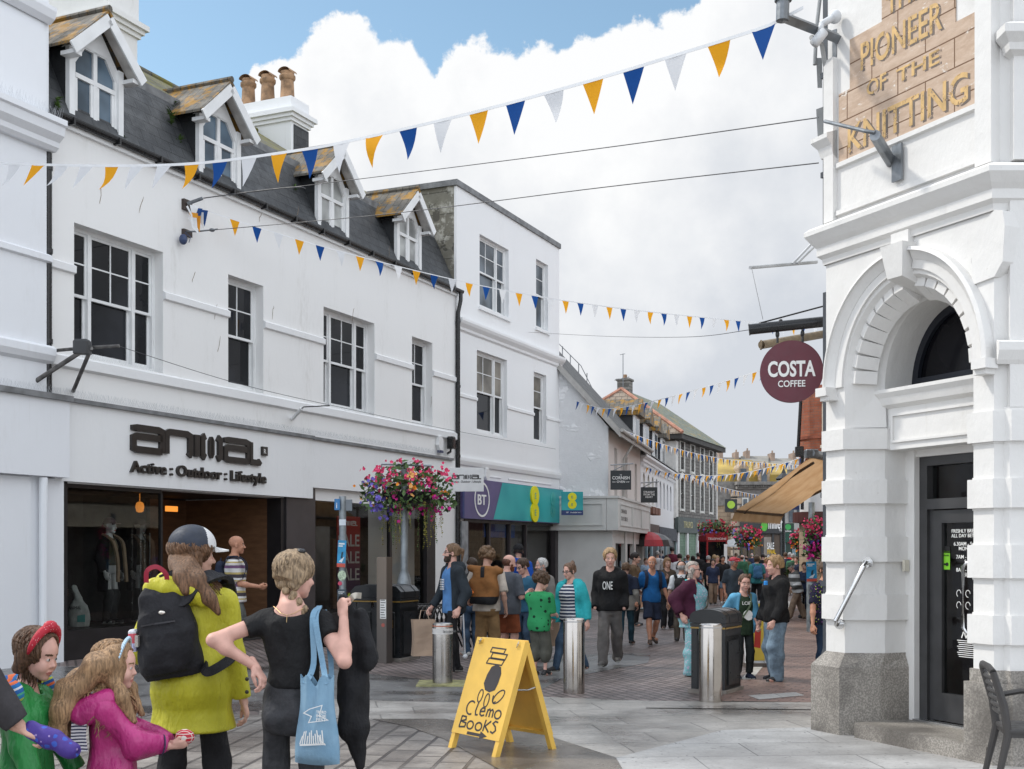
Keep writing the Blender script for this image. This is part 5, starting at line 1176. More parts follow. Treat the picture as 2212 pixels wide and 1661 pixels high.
DK = mat('door_anthracite', (.045, .045, .047), .4, 0, .15, 5); td = tj+.10
mb = MB(); mb.box(tj-.06, tr+.12, dj+.02, dd+.05, 2.50, 2.86); mb.box(tj+.05, tr, dj-.0, dj+.02, 2.56, 2.58); mb.box(tj+.05, tr, dj, dj+.02, 2.79, 2.81); mb.box(tj+.05, tj+.07, dj, dj+.02, 2.58, 2.79)
molding(mb, tj-.10, tr+.1, 2.86, [(0, 0), (.05, .03), (.07, .09), (.10, .13), (.10, .16), (0, .17)], dj+.02); mb.box(tj-.02, td, dd-.08, dd+.06, .14, 2.50); mb.box(td, tr+.1, dd-.06, dd+.06, 2.44, 2.50); mb.obj('door_surround', CW, E)
mb = MB(); lp = arch(ra_-.19, rz_-.18); mb.poly([(x, dd+.05, z) for x, z in lp]); mb.obj('lunette_glass', glass_dark('lunette_dark', (.006, .006, .008), .12), E)
mb = MB(); lw = arch(ra_-.20, rz_-.19); mb.stroke([(x, z) for x, z in lw], .07, (0, dd+.045, 0), (1, 0, 0), (0, 0, 1), .04); mb.box(ac-ra_+.2, ac+ra_-.2, dd-.0, dd+.045, ZS-.02, ZS+.08); mb.obj('lunette_frame', mat('lunette_navy', (.012, .015, .024), .5), E)
mb = MB(); d = dd
mb.box(td, td+.09, d-.02, d+.09, .15, 2.44); mb.box(td+.09, tr+.2, d-.02, d+.09, 2.36, 2.44); mb.box(td+.09, tr+.2, d-.03, d+.09, 1.98, 2.07); mb.box(td+.09, td+.14, d+.01, d+.1, .15, 1.98)
a = td+.15; mb.box(a, a+.09, d, d+.06, .16, 1.97); mb.box(a+.09, tr+.2, d, d+.06, 1.86, 1.97); mb.box(a+.09, tr+.2, d, d+.06, .16, .40); mb.obj('door_frame', DK, E)
mb = MB(); mb.quad((td+.09, d+.05, 2.07), (tr+.2, d+.05, 2.07), (tr+.2, d+.05, 2.36), (td+.09, d+.05, 2.36)); mb.quad((a+.09, d+.03, .40), (tr+.2, d+.03, .40), (tr+.2, d+.03, 1.86), (a+.09, d+.03, 1.86)); mb.obj('door_glass', CLEAR, E)
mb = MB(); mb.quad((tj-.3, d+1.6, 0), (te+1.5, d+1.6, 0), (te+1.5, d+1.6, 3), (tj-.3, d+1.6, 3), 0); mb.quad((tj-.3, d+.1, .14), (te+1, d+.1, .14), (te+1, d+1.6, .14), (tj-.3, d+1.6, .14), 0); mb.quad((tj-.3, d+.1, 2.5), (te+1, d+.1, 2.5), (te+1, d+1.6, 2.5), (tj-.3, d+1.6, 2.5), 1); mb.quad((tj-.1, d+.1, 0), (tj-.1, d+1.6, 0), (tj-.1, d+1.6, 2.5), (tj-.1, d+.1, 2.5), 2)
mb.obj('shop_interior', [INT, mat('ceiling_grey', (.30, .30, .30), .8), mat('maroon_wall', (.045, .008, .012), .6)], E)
PW = mat('print_white', (.8, .8, .78), .8, 0, 0); mb = MB(); y = d+.026; cx = V_(2086, d)
for s_, z, h_ in (('FRESHLY BREWING', 1.775, .034), ('ALL DAY BETWEEN', 1.735, .034), ('6.30AM - 5.30PM', 1.665, .036), ('MON - FRI', 1.625, .036), ('7AM - 5.30PM', 1.555, .036), ('SAT', 1.515, .036), ('8AM - 5.30PM', 1.445, .036), ('SUN', 1.405, .036)): mb.text(s_, h_*1.25, (cx, y, z), (1, 0, 0), (0, 0, 1), 0, .001, align='CENTER', off=.008)
for i in range(2):
 for j in range(3): x, z = cx-.1+.1*j, 1.26-.10*i; mb.stroke([(x+.025*math.cos(k), z+.03*math.sin(k)) for k in [i_*.7 for i_ in range(7+j)]], .005, (0, y, 0), (1, 0, 0), (0, 0, 1), .001)
for k in range(3): mb.stroke([(cx-.07+.05*k, .885), (cx-.045+.05*k, .945), (cx-.02+.05*k, .885)], .012, (0, y, 0), (1, 0, 0), (0, 0, 1), .001)
for k in range(9): mb.box(cx-.12+.01*(k % 3), cx+.12-.012*((k*2) % 3), y-.001, y, .86-.017*k, .866-.017*k)
mb.box(cx-.35, cx-.20, y-.001, y, 1.46, 1.62, 1); mb.box(cx-.35, cx-.20, y-.001, y, 1.60, 1.66, 2)
mb.text('FOOD HYGIENE RATING', .018, (cx-.34, y-.003, 1.575), (1, 0, 0), (0, 0, 1), 2, .0006, fit=.13)
for k in range(5): mb.lathe([(.0, 0), (.011 if k < 4 else .019, 0)], (0, 0, 0), 10, 2, False) if False else mb.prism([(cx-.335+.026*k+(.010 if k < 4 else .017)*math.cos(q), 1.505+(.010 if k < 4 else .017)*math.sin(q)) for q in [i_*.63 for i_ in range(10)]], y-.003, y-.0015, 'y', 2)
mb.obj('door_lettering', [PW, mat('rating_green', (.22, .60, .03), .5, 0, 0), mat('rating_black', (.01, .01, .01), .5, 0, 0)], E)
CHR = mat('brushed_chrome', (.68, .68, .68), .2, 1.0, .05)
mb = MB(); hx = V_(2082, d-.06); mb.tube([(hx+.12, d-.0, 1.52), (hx+.03, d-.06, 1.52), (hx, d-.07, 1.49), (hx, d-.07, .98), (hx+.03, d-.06, .94), (hx+.12, d, .93)], .019, 12); mb.obj('door_pull', CHR, E, smooth=True)
mb = MB(); mb.box(tj+.0, te-.02, -.06, dd+1.5, 0, .14); mb.obj('doorstep', GRAN, E)
mb = MB(); mb.box(td, tr+.1, dd-.1, dd-.02, .14, .155); mb.obj('door_threshold', STEEL, E)
mb = MB(); P1 = Vector((t1+.14, dj*.45, 1.52)); P0 = Vector((t1-.02, -.04, .98)); off = Vector((.06, -.10, 0))
mb.tube([P1, P1+off*.7, P1+off*.95-Vector((0, 0, .03)), P0+off*.95+Vector((0, 0, .03)), P0+off*.7, P0], .021, 12)
for p_ in (P1, P0): mb.tube([p_-off*.05, p_+off*.12], .047, 16)
mb.obj('handrail', CHR, E, smooth='auto')
mb = MB(); mb.box(tj+.02, tj+.05, dd-.14, dd-.09, 1.44, 1.54); mb.obj('doorbell', mat('ivory', (.6, .57, .48), .5), E)
PIPE = mat('pipe_grey', (.055, .062, .072), .45, 0, .15, 5)
mb = MB(); xs, ys = tl-.06, .10; mb.box(xs-.045, xs+.03, ys-.05, ys+.03, .72, 3.96); mb.box(xs-.045, xs+.03, ys-.05, ys+.03, TOPC+.40, 8.2); mb.box(xs-.10, xs+.03, ys-.07, ys+.03, .02, .56); mb.add([(xs-.10, ys-.07, .56), (xs+.03, ys-.07, .56), (xs+.03, ys+.03, .56), (xs-.10, ys+.03, .56), (xs-.045, ys-.05, .74), (xs+.03, ys-.05, .74), (xs+.03, ys+.03, .74), (xs-.045, ys+.03, .74)], [(0, 1, 5, 4), (1, 2, 6, 5), (2, 3, 7, 6), (3, 0, 4, 7)])
for z in (.55, .30, 1.3, 2.1, 3.0, 5.0, 5.9): mb.box(xs-.06 if z > .6 else xs-.115, xs+.04, ys-.065 if z > .6 else ys-.085, ys+.03, z, z+.05)
mb.obj('downpipe', PIPE, E)
mb = MB(); fl = [(tl-.02, .11), (-.9, 1.4), (-2.2, 1.9)]
wf = lambda X_, Y_: (Vector((X_-FC.x0, Y_-FC.y0)).dot(Vector((FC.c, FC.s))), Vector((X_-FC.x0, Y_-FC.y0)).dot(Vector((-FC.s, FC.c))))
p = [wf(2.86, 10.95), wf(4.7, 15.1), wf(9.5, 13.2), wf(9.0, 9.8), wf(4.3, 10.4)]
mb.prism(p, 2.72, 8.2, 'z'); mb.prism([p[0], wf(4.7, 15.1), wf(5.5, 14.8), wf(3.5, 11.2)], 0, 2.72, 'z')
mb.obj('flank_wall', CW, E)
sh = thing('stone_shop_building', 'brown stone shop building standing behind the white corner, facing the white shops', 'building'); BST = courses('brown_stone', (.17, .11, .065), (.24, .16, .10), (.10, .075, .055), .6, .3, .014, .9, (rad(90), 0, rad(66)))
mb = MB(); mb.prism([(4.75, 15.2), (12, 12.6), (14, 24), (7.42, 28.3)], 2.9, 6.6, 'z', 0); mb.prism([(4.95, 15.3), (12, 12.7), (14, 24), (7.6, 28.2)], 0, 2.9, 'z', 1); mb.obj('wall', [BST, mat('shop_dim', (.05, .05, .055), .5)], sh)
ws = Fac(4.75, 15.2, 7.42-4.75, 28.3-15.2); mb = MB(); q_ = [ws.w(u, d, z) for d in (-.06, .12) for u, z in ((.6, 2.25), (13, 2.25), (13, 3.3), (.6, 3.3))]; mb.add(q_, [(0, 1, 2, 3), (0, 4, 5, 1), (1, 5, 6, 2), (2, 6, 7, 3), (3, 7, 4, 0)]); mb.obj('fascia_board', mat('fascia_cream', (.66, .62, .52), .6), sh)
for k in range(5):
 mb = MB()
 for z in (3.9,): p0, p1 = ws.w(1.0+2.5*k, -.03, z), ws.w(2.0+2.5*k, -.03, z); mb.quad(p0, p1, p1+Vector((0, 0, 1.8)), p0+Vector((0, 0, 1.8)))
 mb.obj('window', GLASS, sh)
# ---- brackets and cable arm on this building (separate fittings)
ZINC = mat('galvanised', (.20, .215, .23), .45, .6, .3, 6, .3, 40)
def wE(u, d, z): return FC.w(u, d, z)
def bracket(name, label, cat, build, mats, group=None, smooth=False):
 mb = MB(); build(mb); o = mb.obj(name, mats, smooth=smooth); tag(o, label, cat, group); return o
def b_(mb):
 base = P(1932, 362, 10.2); el = P(1890, 292, 9.6); tip = P(1782, 262, 10.4)
 mb.tube([base, el], .045, 10); mb.tube([el+Vector((0, 0, .02)), el+Vector((-.06, .05, .05)), tip], .016, 8); n_ = Vector((-.905, -.426, 0)); w_ = Vector((.426, -.905, 0)); c0_ = P(1940, 352, 9.98)
 mb.add([c0_+w_*x+Vector((0, 0, z))+n_*o for o in (0, .02) for x, z in ((-.055, -.15), (.055, -.15), (.055, .15), (-.055, .15))], [(4, 5, 6, 7), (0, 1, 5, 4), (1, 2, 6, 5), (2, 3, 7, 6), (3, 0, 4, 7)])
bracket('cable_bracket', 'grey angled cable bracket bolted below the painted lettering panel', 'bracket', b_, ZINC)
def b_(mb):
 a = P(1828, 118, 10.75); b = P(1690, 36, 10.35); mb.tube([P(1815, 85, 10.7), b], .05, 4); mb.tube([P(1690, 45, 10.35), P(1692, -10, 10.35)], .055, 10); mb.tube([P(1692, 2, 10.35), P(1692, -8, 10.35)], .075, 10)
 for x in (1805, 1822): mb.tube([P(x, 65, 10.72), P(x, 130, 10.72)], .03, 4)
bracket('bunting_pole', 'grey steel pole arm standing out high beside the painted lettering', 'bracket', b_, ZINC)
def b_(mb):
 mb.tube([P(1758, 95, 10.5), P(1780, 68, 10.5)], .045, 10); mb.ball(P(1803, 36, 10.6), .06, 0, 14, 10); mb.tube([P(1803, 36, 10.6), P(1775, 52, 10.5)], .03, 8); mb.tube([P(1775, 50, 10.5), P(1772, 68, 10.5)], .025, 8)
bracket('security_camera', 'white bullet security camera on the high steel arm', 'camera', b_, mat('camera_white', (.62, .64, .66), .4, 0, .1), smooth=True)
def b_(mb):
 mb.tube([P(1760, 140, 11), P(1762, 96, 11), P(1766, 40, 11), P(1772, -10, 11)], .018, 8); mb.tube([P(1752, 80, 10.6), P(1775, 95, 10.7), P(1784, 150, 10.8), P(1783, 230, 10.9)], .022, 8)
 mb.add([P(x, y, 11.0) for x, y in ((1763, 125), (1776, 125), (1776, 190), (1766, 190))]+[P(x, y, 11.2) for x, y in ((1763, 125), (1776, 125), (1776, 190), (1766, 190))], [(0, 1, 2, 3), (0, 3, 7, 4), (1, 5, 6, 2), (3, 2, 6, 7), (0, 4, 5, 1), (4, 7, 6, 5)])
 mb.add([P(x, y, 11.0) for x, y in ((1763, 236), (1779, 230), (1779, 345), (1768, 330))]+[P(x, y, 11.2) for x, y in ((1763, 236), (1779, 230), (1779, 345), (1768, 330))], [(0, 1, 2, 3), (0, 3, 7, 4), (1, 5, 6, 2), (3, 2, 6, 7), (0, 4, 5, 1), (4, 7, 6, 5)])
bracket('cable_box', 'pale junction boxes with black cable beside the grey downpipe', 'box', b_, mat('box_grey', (.36, .37, .37), .6, 0, .15))
def b_(mb):
 mb.tube([P(1620, 578, 11.0), P(1764, 566, 11.6)], .016, 8); mb.tube([P(1712, 570, 11.3), P(1786, 492, 11.4)], .012, 8); mb.tube([P(1722, 569, 11.35), P(1760, 532, 11.5)], .012, 8); mb.tube([P(1624, 580, 11.0), P(1648, 690, 11.2)], .003, 4)
bracket('sign_stay', 'pale steel stay arm under the moulded stone cornice', 'bracket', b_, mat('pale_steel', (.45, .46, .47), .45, .4, .2))
WINE = mat('wine_red', (.115, .022, .035), .5, 0, .06, 8)
cs_ = thing('hanging_sign', 'round wine red hanging coffee sign with white lettering', 'sign', P(1710, 802, 11.3))
def loc(mb): return mb
c0_ = P(1710, 802, 11.3); r_ = 67/F*11.3; xd = Vector((.985, -.17, 0)); nd = xd.cross(Vector((0, 0, 1)))
mb = MB(); v = []
for k, o in enumerate((0, -.05)):
 for i in range(56): q_ = 2*math.pi*i/56; v.append(xd*r_*math.cos(q_)+Vector((0, 0, r_*math.sin(q_)))-nd*o*-1)
mb.add(v, [tuple(range(55, -1, -1)), tuple(range(56, 112))]+[(i, (i+1) % 56, 56+(i+1) % 56, 56+i) for i in range(56)]); mb.obj('disc', WINE, cs_)
mb = MB(); f_ = nd*.006 if nd.y < 0 else -nd*.006; s_ = Vector((0, 0, 1))
mb.text('COSTA', .20, -xd*r_*.0+Vector((0, 0, -.045))+f_, xd, (0, 0, 1), 0, .002, align='CENTER', fit=r_*1.5, off=.03)
mb.text('COFFEE', .085, xd*.0+Vector((0, 0, -.145))+f_, xd, (0, 0, 1), 0, .002, align='CENTER', fit=r_*.86, off=.015); mb.obj('lettering', PW, cs_)
mb = MB()
for x in (-.13, .10): mb.tube([xd*x*1.0+Vector((0, 0, r_*.93)), xd*x+Vector((0, 0, r_+.13))], .012, 6); mb.ball(xd*x+Vector((0, 0, r_+.06)), (.02, .02, .035))
mb.tube([xd*-.385+Vector((0, .0, .405)), xd*.34+Vector((0, 0, .46))], .05, 14); mb.tube([xd*-.385+Vector((0, .0, .405)), xd*-.395+Vector((0, 0, .404))], .056, 14); mb.tube([xd*-.30+Vector((0, 0, .46)), xd*.34+Vector((0, .05, .62))], .008, 6); mb.ball(xd*-.28+Vector((0, 0, .455)), .02); mb.ball(xd*-.1+Vector((0, 0, .475)), .02)
mb.obj('arm', BLACK, cs_, smooth='auto')
mb = MB(); q0 = P(1645, 745, 11.9)-c0_; q1 = P(1778, 722, 12.6)-c0_; mb.tube([q0, q1], .042, 14); mb.tube([q0, q0-Vector((.01, 0, 0))], .05, 14); mb.obj('arm', mat('rusty_tube', (.21, .16, .10), .5, .3, .5, 4), cs_, smooth='auto')
# ================================================================ buildings further down the street
C0 = Vector((2.82, 35.23)); gd = Vector((.23, .973)).normalized(); gn = Vector((gd.y, -gd.x))
FG = Fac(C0.x, C0.y, gd.x, gd.y)
ROUGHW = courses('rubble_limewash', (.80, .81, .82), (.84, .85, .86), (.68, .69, .70), .42, .17, .02, .85, (rad(90), 0, rad(90)), None, 1.0, .12)
PINKW = wall_paint('pinkish_render', (.62, .58, .55), .3, .85, (.25, .22, .2), 1, .7, 6)
GREYP = mat('pale_grey_paint', (.56, .56, .54), .5, 0, .06, 2)
g = thing('bakery_building', 'grey painted rubble gabled bakery building stepping out into the street', 'building', (C0.x, C0.y, 0), FG.ang)
ln, dpt, ez, rz = 7.4, 7.0, 5.25, 9.4
mb = MB(); mb.poly([(0, 0, 2.3), (0, dpt, 2.3), (0, dpt, ez+.9), (0, dpt/2, rz), (0, 0, ez)]); mb.quad((0, 0, 0), (0, 0, 2.3), (0, dpt, 2.3), (0, dpt, 0)); mb.obj('gable_wall', ROUGHW, g)
mb = MB(); wall_open(mb, 0, ln, 2.3, ez, [(1.2, 1.8, 3.3, 4.75), (3.5, 4.1, 3.3, 4.7), (5.9, 6.5, 3.3, 4.6)], 0, 0, .12); mb.quad((ln, 0, 0), (ln, dpt, 0), (ln, dpt, ez), (ln, 0, ez)); mb.obj('wall', PINKW, g)
for a in (1.2, 3.5, 5.9): mb = MB(); mb.quad((a, .12, 3.3), (a+.6, .12, 3.3), (a+.6, .12, 4.8), (a, .12, 4.8)); mb.obj('window', mat('painted_panel_grey', (.30, .29, .28), .6), g)
mb = MB(); mb.quad((-.15, -.35, ez-.12), (ln, -.35, ez-.12), (ln, dpt/2, rz+.03), (-.15, dpt/2, rz+.03)); mb.quad((-.15, dpt/2, rz+.03), (ln, dpt/2, rz+.03), (ln, dpt, ez+.9), (-.15, dpt, ez+.9)); mb.obj('roof', courses('dark_slate_roof', (.07, .07, .07), (.10, .10, .095), (.02, .02, .02), .3, .18), g)
mb = MB(); mb.add([(-.17, -.38, ez-.33), (-.17, -.38, ez-.10), (-.17, dpt/2, rz+.02), (-.17, dpt/2, rz-.22)], [(0, 3, 2, 1)]); mb.box(-.15, ln, -.38, -.33, ez-.28, ez-.12); mb.quad((-.15, -.36, ez-.28), (ln, -.36, ez-.28), (ln, 0, ez-.05), (-.15, 0, ez-.05)); mb.tube([(-.2, -.43, ez-.12), (ln, -.43, ez-.12)], .055, 8); mb.tube([(2.9, -.4, ez-.15), (2.7, -.08, ez-.75), (2.7, -.06, 2.6)], .045, 8); mb.obj('eaves_board', mat('eaves_grey', (.40, .39, .37), .6), g)
mb = MB(); mb.box(-.02, .5, 2.6, 3.5, 6.5, 8.15); mb.box(-.08, .56, 2.5, 3.6, 8.15, 8.3); mb.obj('chimney_stack', wall_paint('stack_grey', (.55, .55, .50), .4), g)
mb = MB(); z0, z1 = 2.22, 3.15; mb.box(-.34, ln+.1, -.34, -.004, z0, z1); mb.box(-.344, -.004, .004, 2.4, z0, z1); mb.box(-.38, ln+.12, -.38, 2.4, z1+.002, z1+.07)
for a, b in ((.0, 2.6), (2.75, 4.9), (5.0, 7.2)):
 for q in ((a, b, z0+.14, z0+.17), (a, b, z1-.17, z1-.14)): mb.box(q[0], q[1], -.365, -.341, q[2], q[3])
 mb.box(a, a+.04, -.365, -.341, z0+.17, z1-.17); mb.box(b-.04, b, -.365, -.341, z0+.17, z1-.17)
for q in ((.1, 1.5, z0+.14, z0+.17), (.1, 1.5, z1-.17, z1-.14)): mb.box(-.37, -.345, q[0], q[1], q[2], q[3])
mb.box(-.37, -.345, .1, .14, z0+.17, z1-.17)
mb.text('DINNER', .17, (.15, -.346, z0+.52), (1, 0, 0), (0, 0, 1), 1, .004, fit=1.3); mb.text('OUTSIDE', .17, (.15, -.346, z0+.30), (1, 0, 0), (0, 0, 1), 1, .004, fit=1.5)
mb.obj('fascia', [GREYP, mat('fascia_grey_letter', (.22, .21, .20), .6)], g)
mb = MB(); mb.box(-.12, .0, .0, 2.4, 0, z0); mb.box(-.12, .5, -.14, 0, 0, z0)
for a in (2.6, 4.7, 6.9): mb.box(a, a+.45, -.14, .0, 0, z0)
mb.box(.5, 6.9, -.10, .0, 1.85, z0); mb.box(.5, 6.9, -.10, 0, 0, .4); mb.obj('shopfront', GREYP, g)
mb = MB(); mb.quad((.5, .05, .4), (6.9, .05, .4), (6.9, .05, 1.85), (.5, .05, 1.85)); mb.obj('shop_window', GLASS, g)
def board_sign(label, px, w, h, lines, m, pm, arm=True, ang=None):
 """square board hung from a wall arm"""
 o = P(*px); s = thing('hanging_sign', label, 'sign', o, 0); X_, Z_ = (1, 0, 0), (0, 0, 1)
 mb = MB(); mb.bbox(-w/2, w/2, -.03, .03, -h/2, h/2, .006); mb.obj('board', m, s)
 mb = MB()
 for t_, dx, z, fit, sz in lines: mb.text(t_, sz, (dx, -.034, z), X_, Z_, 0, .002, align='CENTER', fit=fit, off=.01)
 mb.obj('lettering', pm, s)
 if arm: mb = MB(); mb.tube([(-w*.5, 0, h*.78), (w*.62, 0, h*.86)], .022, 6); mb.tube([(-w*.5, 0, h*.42), (w*.25, 0, h*.83)], .018, 6); mb.tube([(-w*.3, 0, h*.5), (-w*.3, 0, h*.8)], .01, 5); mb.tube([(w*.4, 0, h*.5), (w*.4, 0, h*.84)], .01, 5); mb.obj('arm', mat('arm_grey', (.30, .31, .32), .5, .3), s)
 return s
SB = mat('sign_charcoal', (.022, .027, .030), .5, 0, .1)
board_sign('black square hanging sign lettered CORNISH OVEN', (1341, 1037, 35.0), .60, .56, [('THE', 0, .13, .06, .05), ('CORNISH', 0, .02, .50, .13), ('OVEN', 0, -.08, .24, .09), ('BAKE', -.2, -.07, .09, .04), ('SHOP', .2, -.07, .09, .04)], SB, PW)
board_sign('black square hanging sign lettered STRAIGHT FROM THE HEART', (1402, 1069, 39.0), .53, .50, [('STRAIGHT', 0, .06, .36, .09), ('FROM THE', 0, -.02, .36, .09), ('HEART', 0, -.10, .24, .09)], SB, PW)
s = board_sign('teal hanging sign with a yellow double circle', (1236, 1087, 34.4), .62, .66, [('BT   Available here', .05, -.28, .42, .05)], TEAL, PW, False)
mb = MB(); mb.box(-.31, .31, -.034, .03, -.34, -.20, 1); eight(mb, 0, .07, .125, -.03, 0, 2, .008); mb.obj('emblem', [mat('sign_yellow', (.75, .68, .0), .4, 0, 0), mat('sign_navy', (.01, .03, .14), .4), mat('sign_teal_dark', (.0, .2, .22), .4)], s)
s = board_sign('white hanging sign with thin black shop lettering beside flower basket', (1008, 1036, 27.5), .78, .54, [('Active : Outdoor : Lifestyle', 0, -.07, .66, .07)], mat('sign_white', (.72, .73, .73), .5, 0, .05), mat('sign_black', (.03, .03, .03), .5), False)
mb = MB(); logo(mb, -.34, .33, .015, .09, -.034, .003); mb.obj('emblem', mat('sign_black', (.03, .03, .03), .5), s)
h2 = thing('brick_building', 'tall brick building behind with white verge and roof railing', 'building', (0, 0, 0))
mb = MB(); v = [P(x, y, 47) for x, y in ((1150, 1180), (1150, 700), (1210, 775), (1295, 862), (1295, 1180))]; mb.prism([(p.x, p.z) for p in v], 47, 53, 'y', 0); mb.obj('wall', courses('red_brown_brick', (.22, .12, .09), (.27, .16, .12), (.20, .17, .15), .22, .075, .01, .85, (rad(90), 0, 0)), h2)
mb = MB(); a, b = P(1200, 762, 46.9), P(1297, 868, 46.9); mb.stroke([(a.x, a.z-.1), (b.x, b.z-.1)], .35, (0, 46.95, 0), (1, 0, 0), (0, 0, 1), .15); mb.obj('verge_board', mat('verge_white', (.62, .62, .60), .6), h2)
mb = MB()
for x, y in ((1215, 778), (1232, 797), (1250, 816), (1268, 836)): p = P(x, y, 47.5); mb.tube([p, p+Vector((0, 0, .55))], .02, 5)
mb.tube([P(1200, 735, 47.5), P(1255, 790, 47.5), P(1280, 840, 47.5)], .015, 4); mb.obj('railing', ZINC, h2)
w2 = thing('white_terrace_building', 'white arched-window terrace building with small slate dormers', 'building', (C0.x, C0.y, 0), FG.ang)
a0, a1, ez2 = 7.45, 19.6, 5.0
mb = MB(); ar = [(8.2+i*1.35, 8.2+i*1.35+.62, 3.35, 4.45) for i in range(8)]+[]
wall_open(mb, a0, a1, 2.5, ez2+.1, ar, 0, 0, .15); mb.box(a0, a1, .16, 6, 2.5, ez2); mb.quad((a0, 0, 0), (a0, 6, 0), (a0, 6, 2.5), (a0, 0, 2.5)); mb.obj('wall', wall_paint('terrace_white', (.74, .75, .76), .15), w2)
for i, o in enumerate(ar):
 mb = MB(); mb.quad((o[0], .14, o[2]), (o[1], .14, o[2]), (o[1], .14, o[3]), (o[0], .14, o[3])); f = mb.obj('window', mat('blind_cream', (.50, .44, .26), .6) if i < 3 else mat('terrace_pane', (.33, .36, .40), .2), w2)
 mb = MB(); cx = (o[0]+o[1])/2; pts = [(cx-.31*math.cos(math.pi*k/12), o[3]-.31+.31*math.sin(math.pi*k/12)) for k in range(13)]; mb.poly([(o[0], .01, o[3]+.02)]+[(x, .01, z) for x, z in pts]+[(o[1], .01, o[3]+.02)]) ; mb.obj('arch_head', wall_paint('terrace_white', (.74, .75, .76)), f)
mb = MB(); molding(mb, a0, a1, ez2-.25, [(0, 0), (.10, .06), (.10, .14), (.22, .22), (.22, .30)])
for i in range(40): x = a0+.1+i*.3; mb.box(x, x+.10, -.10, -.0, ez2-.36, ez2-.25)
mb.obj('cornice', wall_paint('terrace_white', (.74, .75, .76)), w2)
mb = MB(); mb.quad((a0, -.25, ez2+.08), (a1, -.25, ez2+.08), (a1, 2.6, ez2+2.2), (a0, 2.6, ez2+2.2)); mb.quad((a0, 2.6, ez2+2.2), (a1, 2.6, ez2+2.2), (a1, 6, ez2), (a0, 6, ez2)); mb.poly([(a0, -.2, ez2), (a0, 2.6, ez2+2.2), (a0, 6, ez2)]); mb.obj('roof', courses('grey_slate_roof', (.10, .10, .10), (.15, .15, .14), (.03, .03, .03), .3, .17), w2)
for i, a in enumerate((7.7, 10.6, 13.6, 16.5)):
 mb = MB(); mb.box(a, a+1.2, .30, 2.4, ez2+.2, ez2+1.45, 0); mb.box(a-.12, a+1.32, .02, 2.5, ez2+1.45, ez2+1.62, 1); mb.prism([(a-.14, ez2+1.62), (a+1.34, ez2+1.62), (a+.6, ez2+2.1)], .02, 2.6, 'y', 1); mb.box(a-.01, a+1.21, .22, .30, ez2+.2, ez2+1.45, 2); mb.quad((a+.15, .215, ez2+.3), (a+1.05, .215, ez2+.3), (a+1.05, .215, ez2+1.35), (a+.15, .215, ez2+1.35), 3)
 mb.obj('dormer', [mat('slate_black', (.022, .024, .028), .6), ROOFY, WHITE_F, GLASS_L], w2)
mb = MB(); mb.box(a0, 12.2, -.14, .0, 2.15, 2.62, 0); mb.box(12.3, a1, -.14, 0, 2.05, 2.58, 1); mb.box(a0, a1, -.04, .16, 0, 2.05, 2)
for x in (8.6, 10.2, 12.2, 13.7, 15.2, 17.4, 19.3): mb.box(x, x+.2, -.10, -.04, 0, 2.1, 3)
mb.box(9.0, 10.1, -.05, -.042, .5, 1.9, 4); mb.box(13.95, 15.1, -.05, -.042, .3, 1.95, 4); mb.box(15.5, 17.3, -.05, -.042, .3, 1.95, 4)
mb.text('TEA', .30, (8.3, -.142, 2.25), (1, 0, 0), (0, 0, 1), 5, .003, fit=.9)
mb.obj('shopfront', [mat('shop_brown', (.07, .03, .022), .5), mat('shop_navy', (.02, .025, .04), .5), mat('shop_dim', (.05, .05, .055), .5), mat('shop_pale_blue', (.30, .42, .47), .5), GLASS, PW], w2)
fb = MB()
for i in range(3): fb.box(7.8+i*.9, 8.5+i*.9, -.4, -.1, 2.95, 3.2)
fb.obj('window_box', mat('terracotta_box', (.20, .10, .07), .8), w2)
S0 = P(1458, 1190, 54.0); FS = Fac(S0.x, S0.y, .392, .92); st = thing('stone_building', 'grey rubble stone building with tall white windows and hipped slate roof', 'building', (S0.x, S0.y, 0), FS.ang)
RUB = courses('grey_rubble', (.18, .172, .16), (.27, .255, .235), (.12, .115, .105), .32, .15, .02, .9, (rad(90), 0, 0), None, 1.0, .5)
L8 = 7.9; ze = 6.85; wx = [.9, 2.75, 4.6, 6.4]
ops = [(x, x+.62, z0, z1) for x in wx for z0, z1 in ((3.55, 4.95), (5.35, 6.6))]
mb = MB(); wall_open(mb, 0, L8, 3.1, ze, ops, 0, 0, .15); mb.quad((0, 0, 0), (0, 0, ze), (0, 6, ze), (0, 6, 0)); mb.quad((L8, 0, 0), (L8, 6, 0), (L8, 6, ze), (L8, 0, ze)); mb.obj('wall', RUB, st)
for a, b, z0, z1 in ops:
 mb = MB(); mb.box(a-.14, a, -.03, .12, z0-.12, z1+.12); mb.box(b, b+.14, -.03, .12, z0-.12, z1+.12); mb.box(a, b, -.03, .12, z1, z1+.12); mb.prism([(a-.14, z1+.12), (b+.14, z1+.12), ((a+b)/2, z1+.3)], -.03, .1, 'y'); mb.box(a, b, -.05, .12, z0-.1, z0); mb.box((a+b)/2-.02, (a+b)/2+.02, .08, .13, z0, z1); mb.box(a, b, .08, .13, (z0+z1)/2-.02, (z0+z1)/2+.02)
 f = mb.obj('window', mat('window_cream', (.62, .62, .58), .6), st); mb = MB(); mb.quad((a, .13, z0), (b, .13, z0), (b, .13, z1), (a, .13, z1)); mb.obj('pane', mat('terrace_pane', (.33, .36, .40), .2), f)
mb = MB(); mb.box(-.06, .35, -.06, .0, 3.1, ze-.3); mb.box(-.06, -.0, .0, .5, 3.1, ze-.3); mb.box(L8-.15, L8+.04, -.05, 0, 0, ze-.3); mb.obj('quoin', mat('quoin_white', (.64, .63, .60), .7), st)
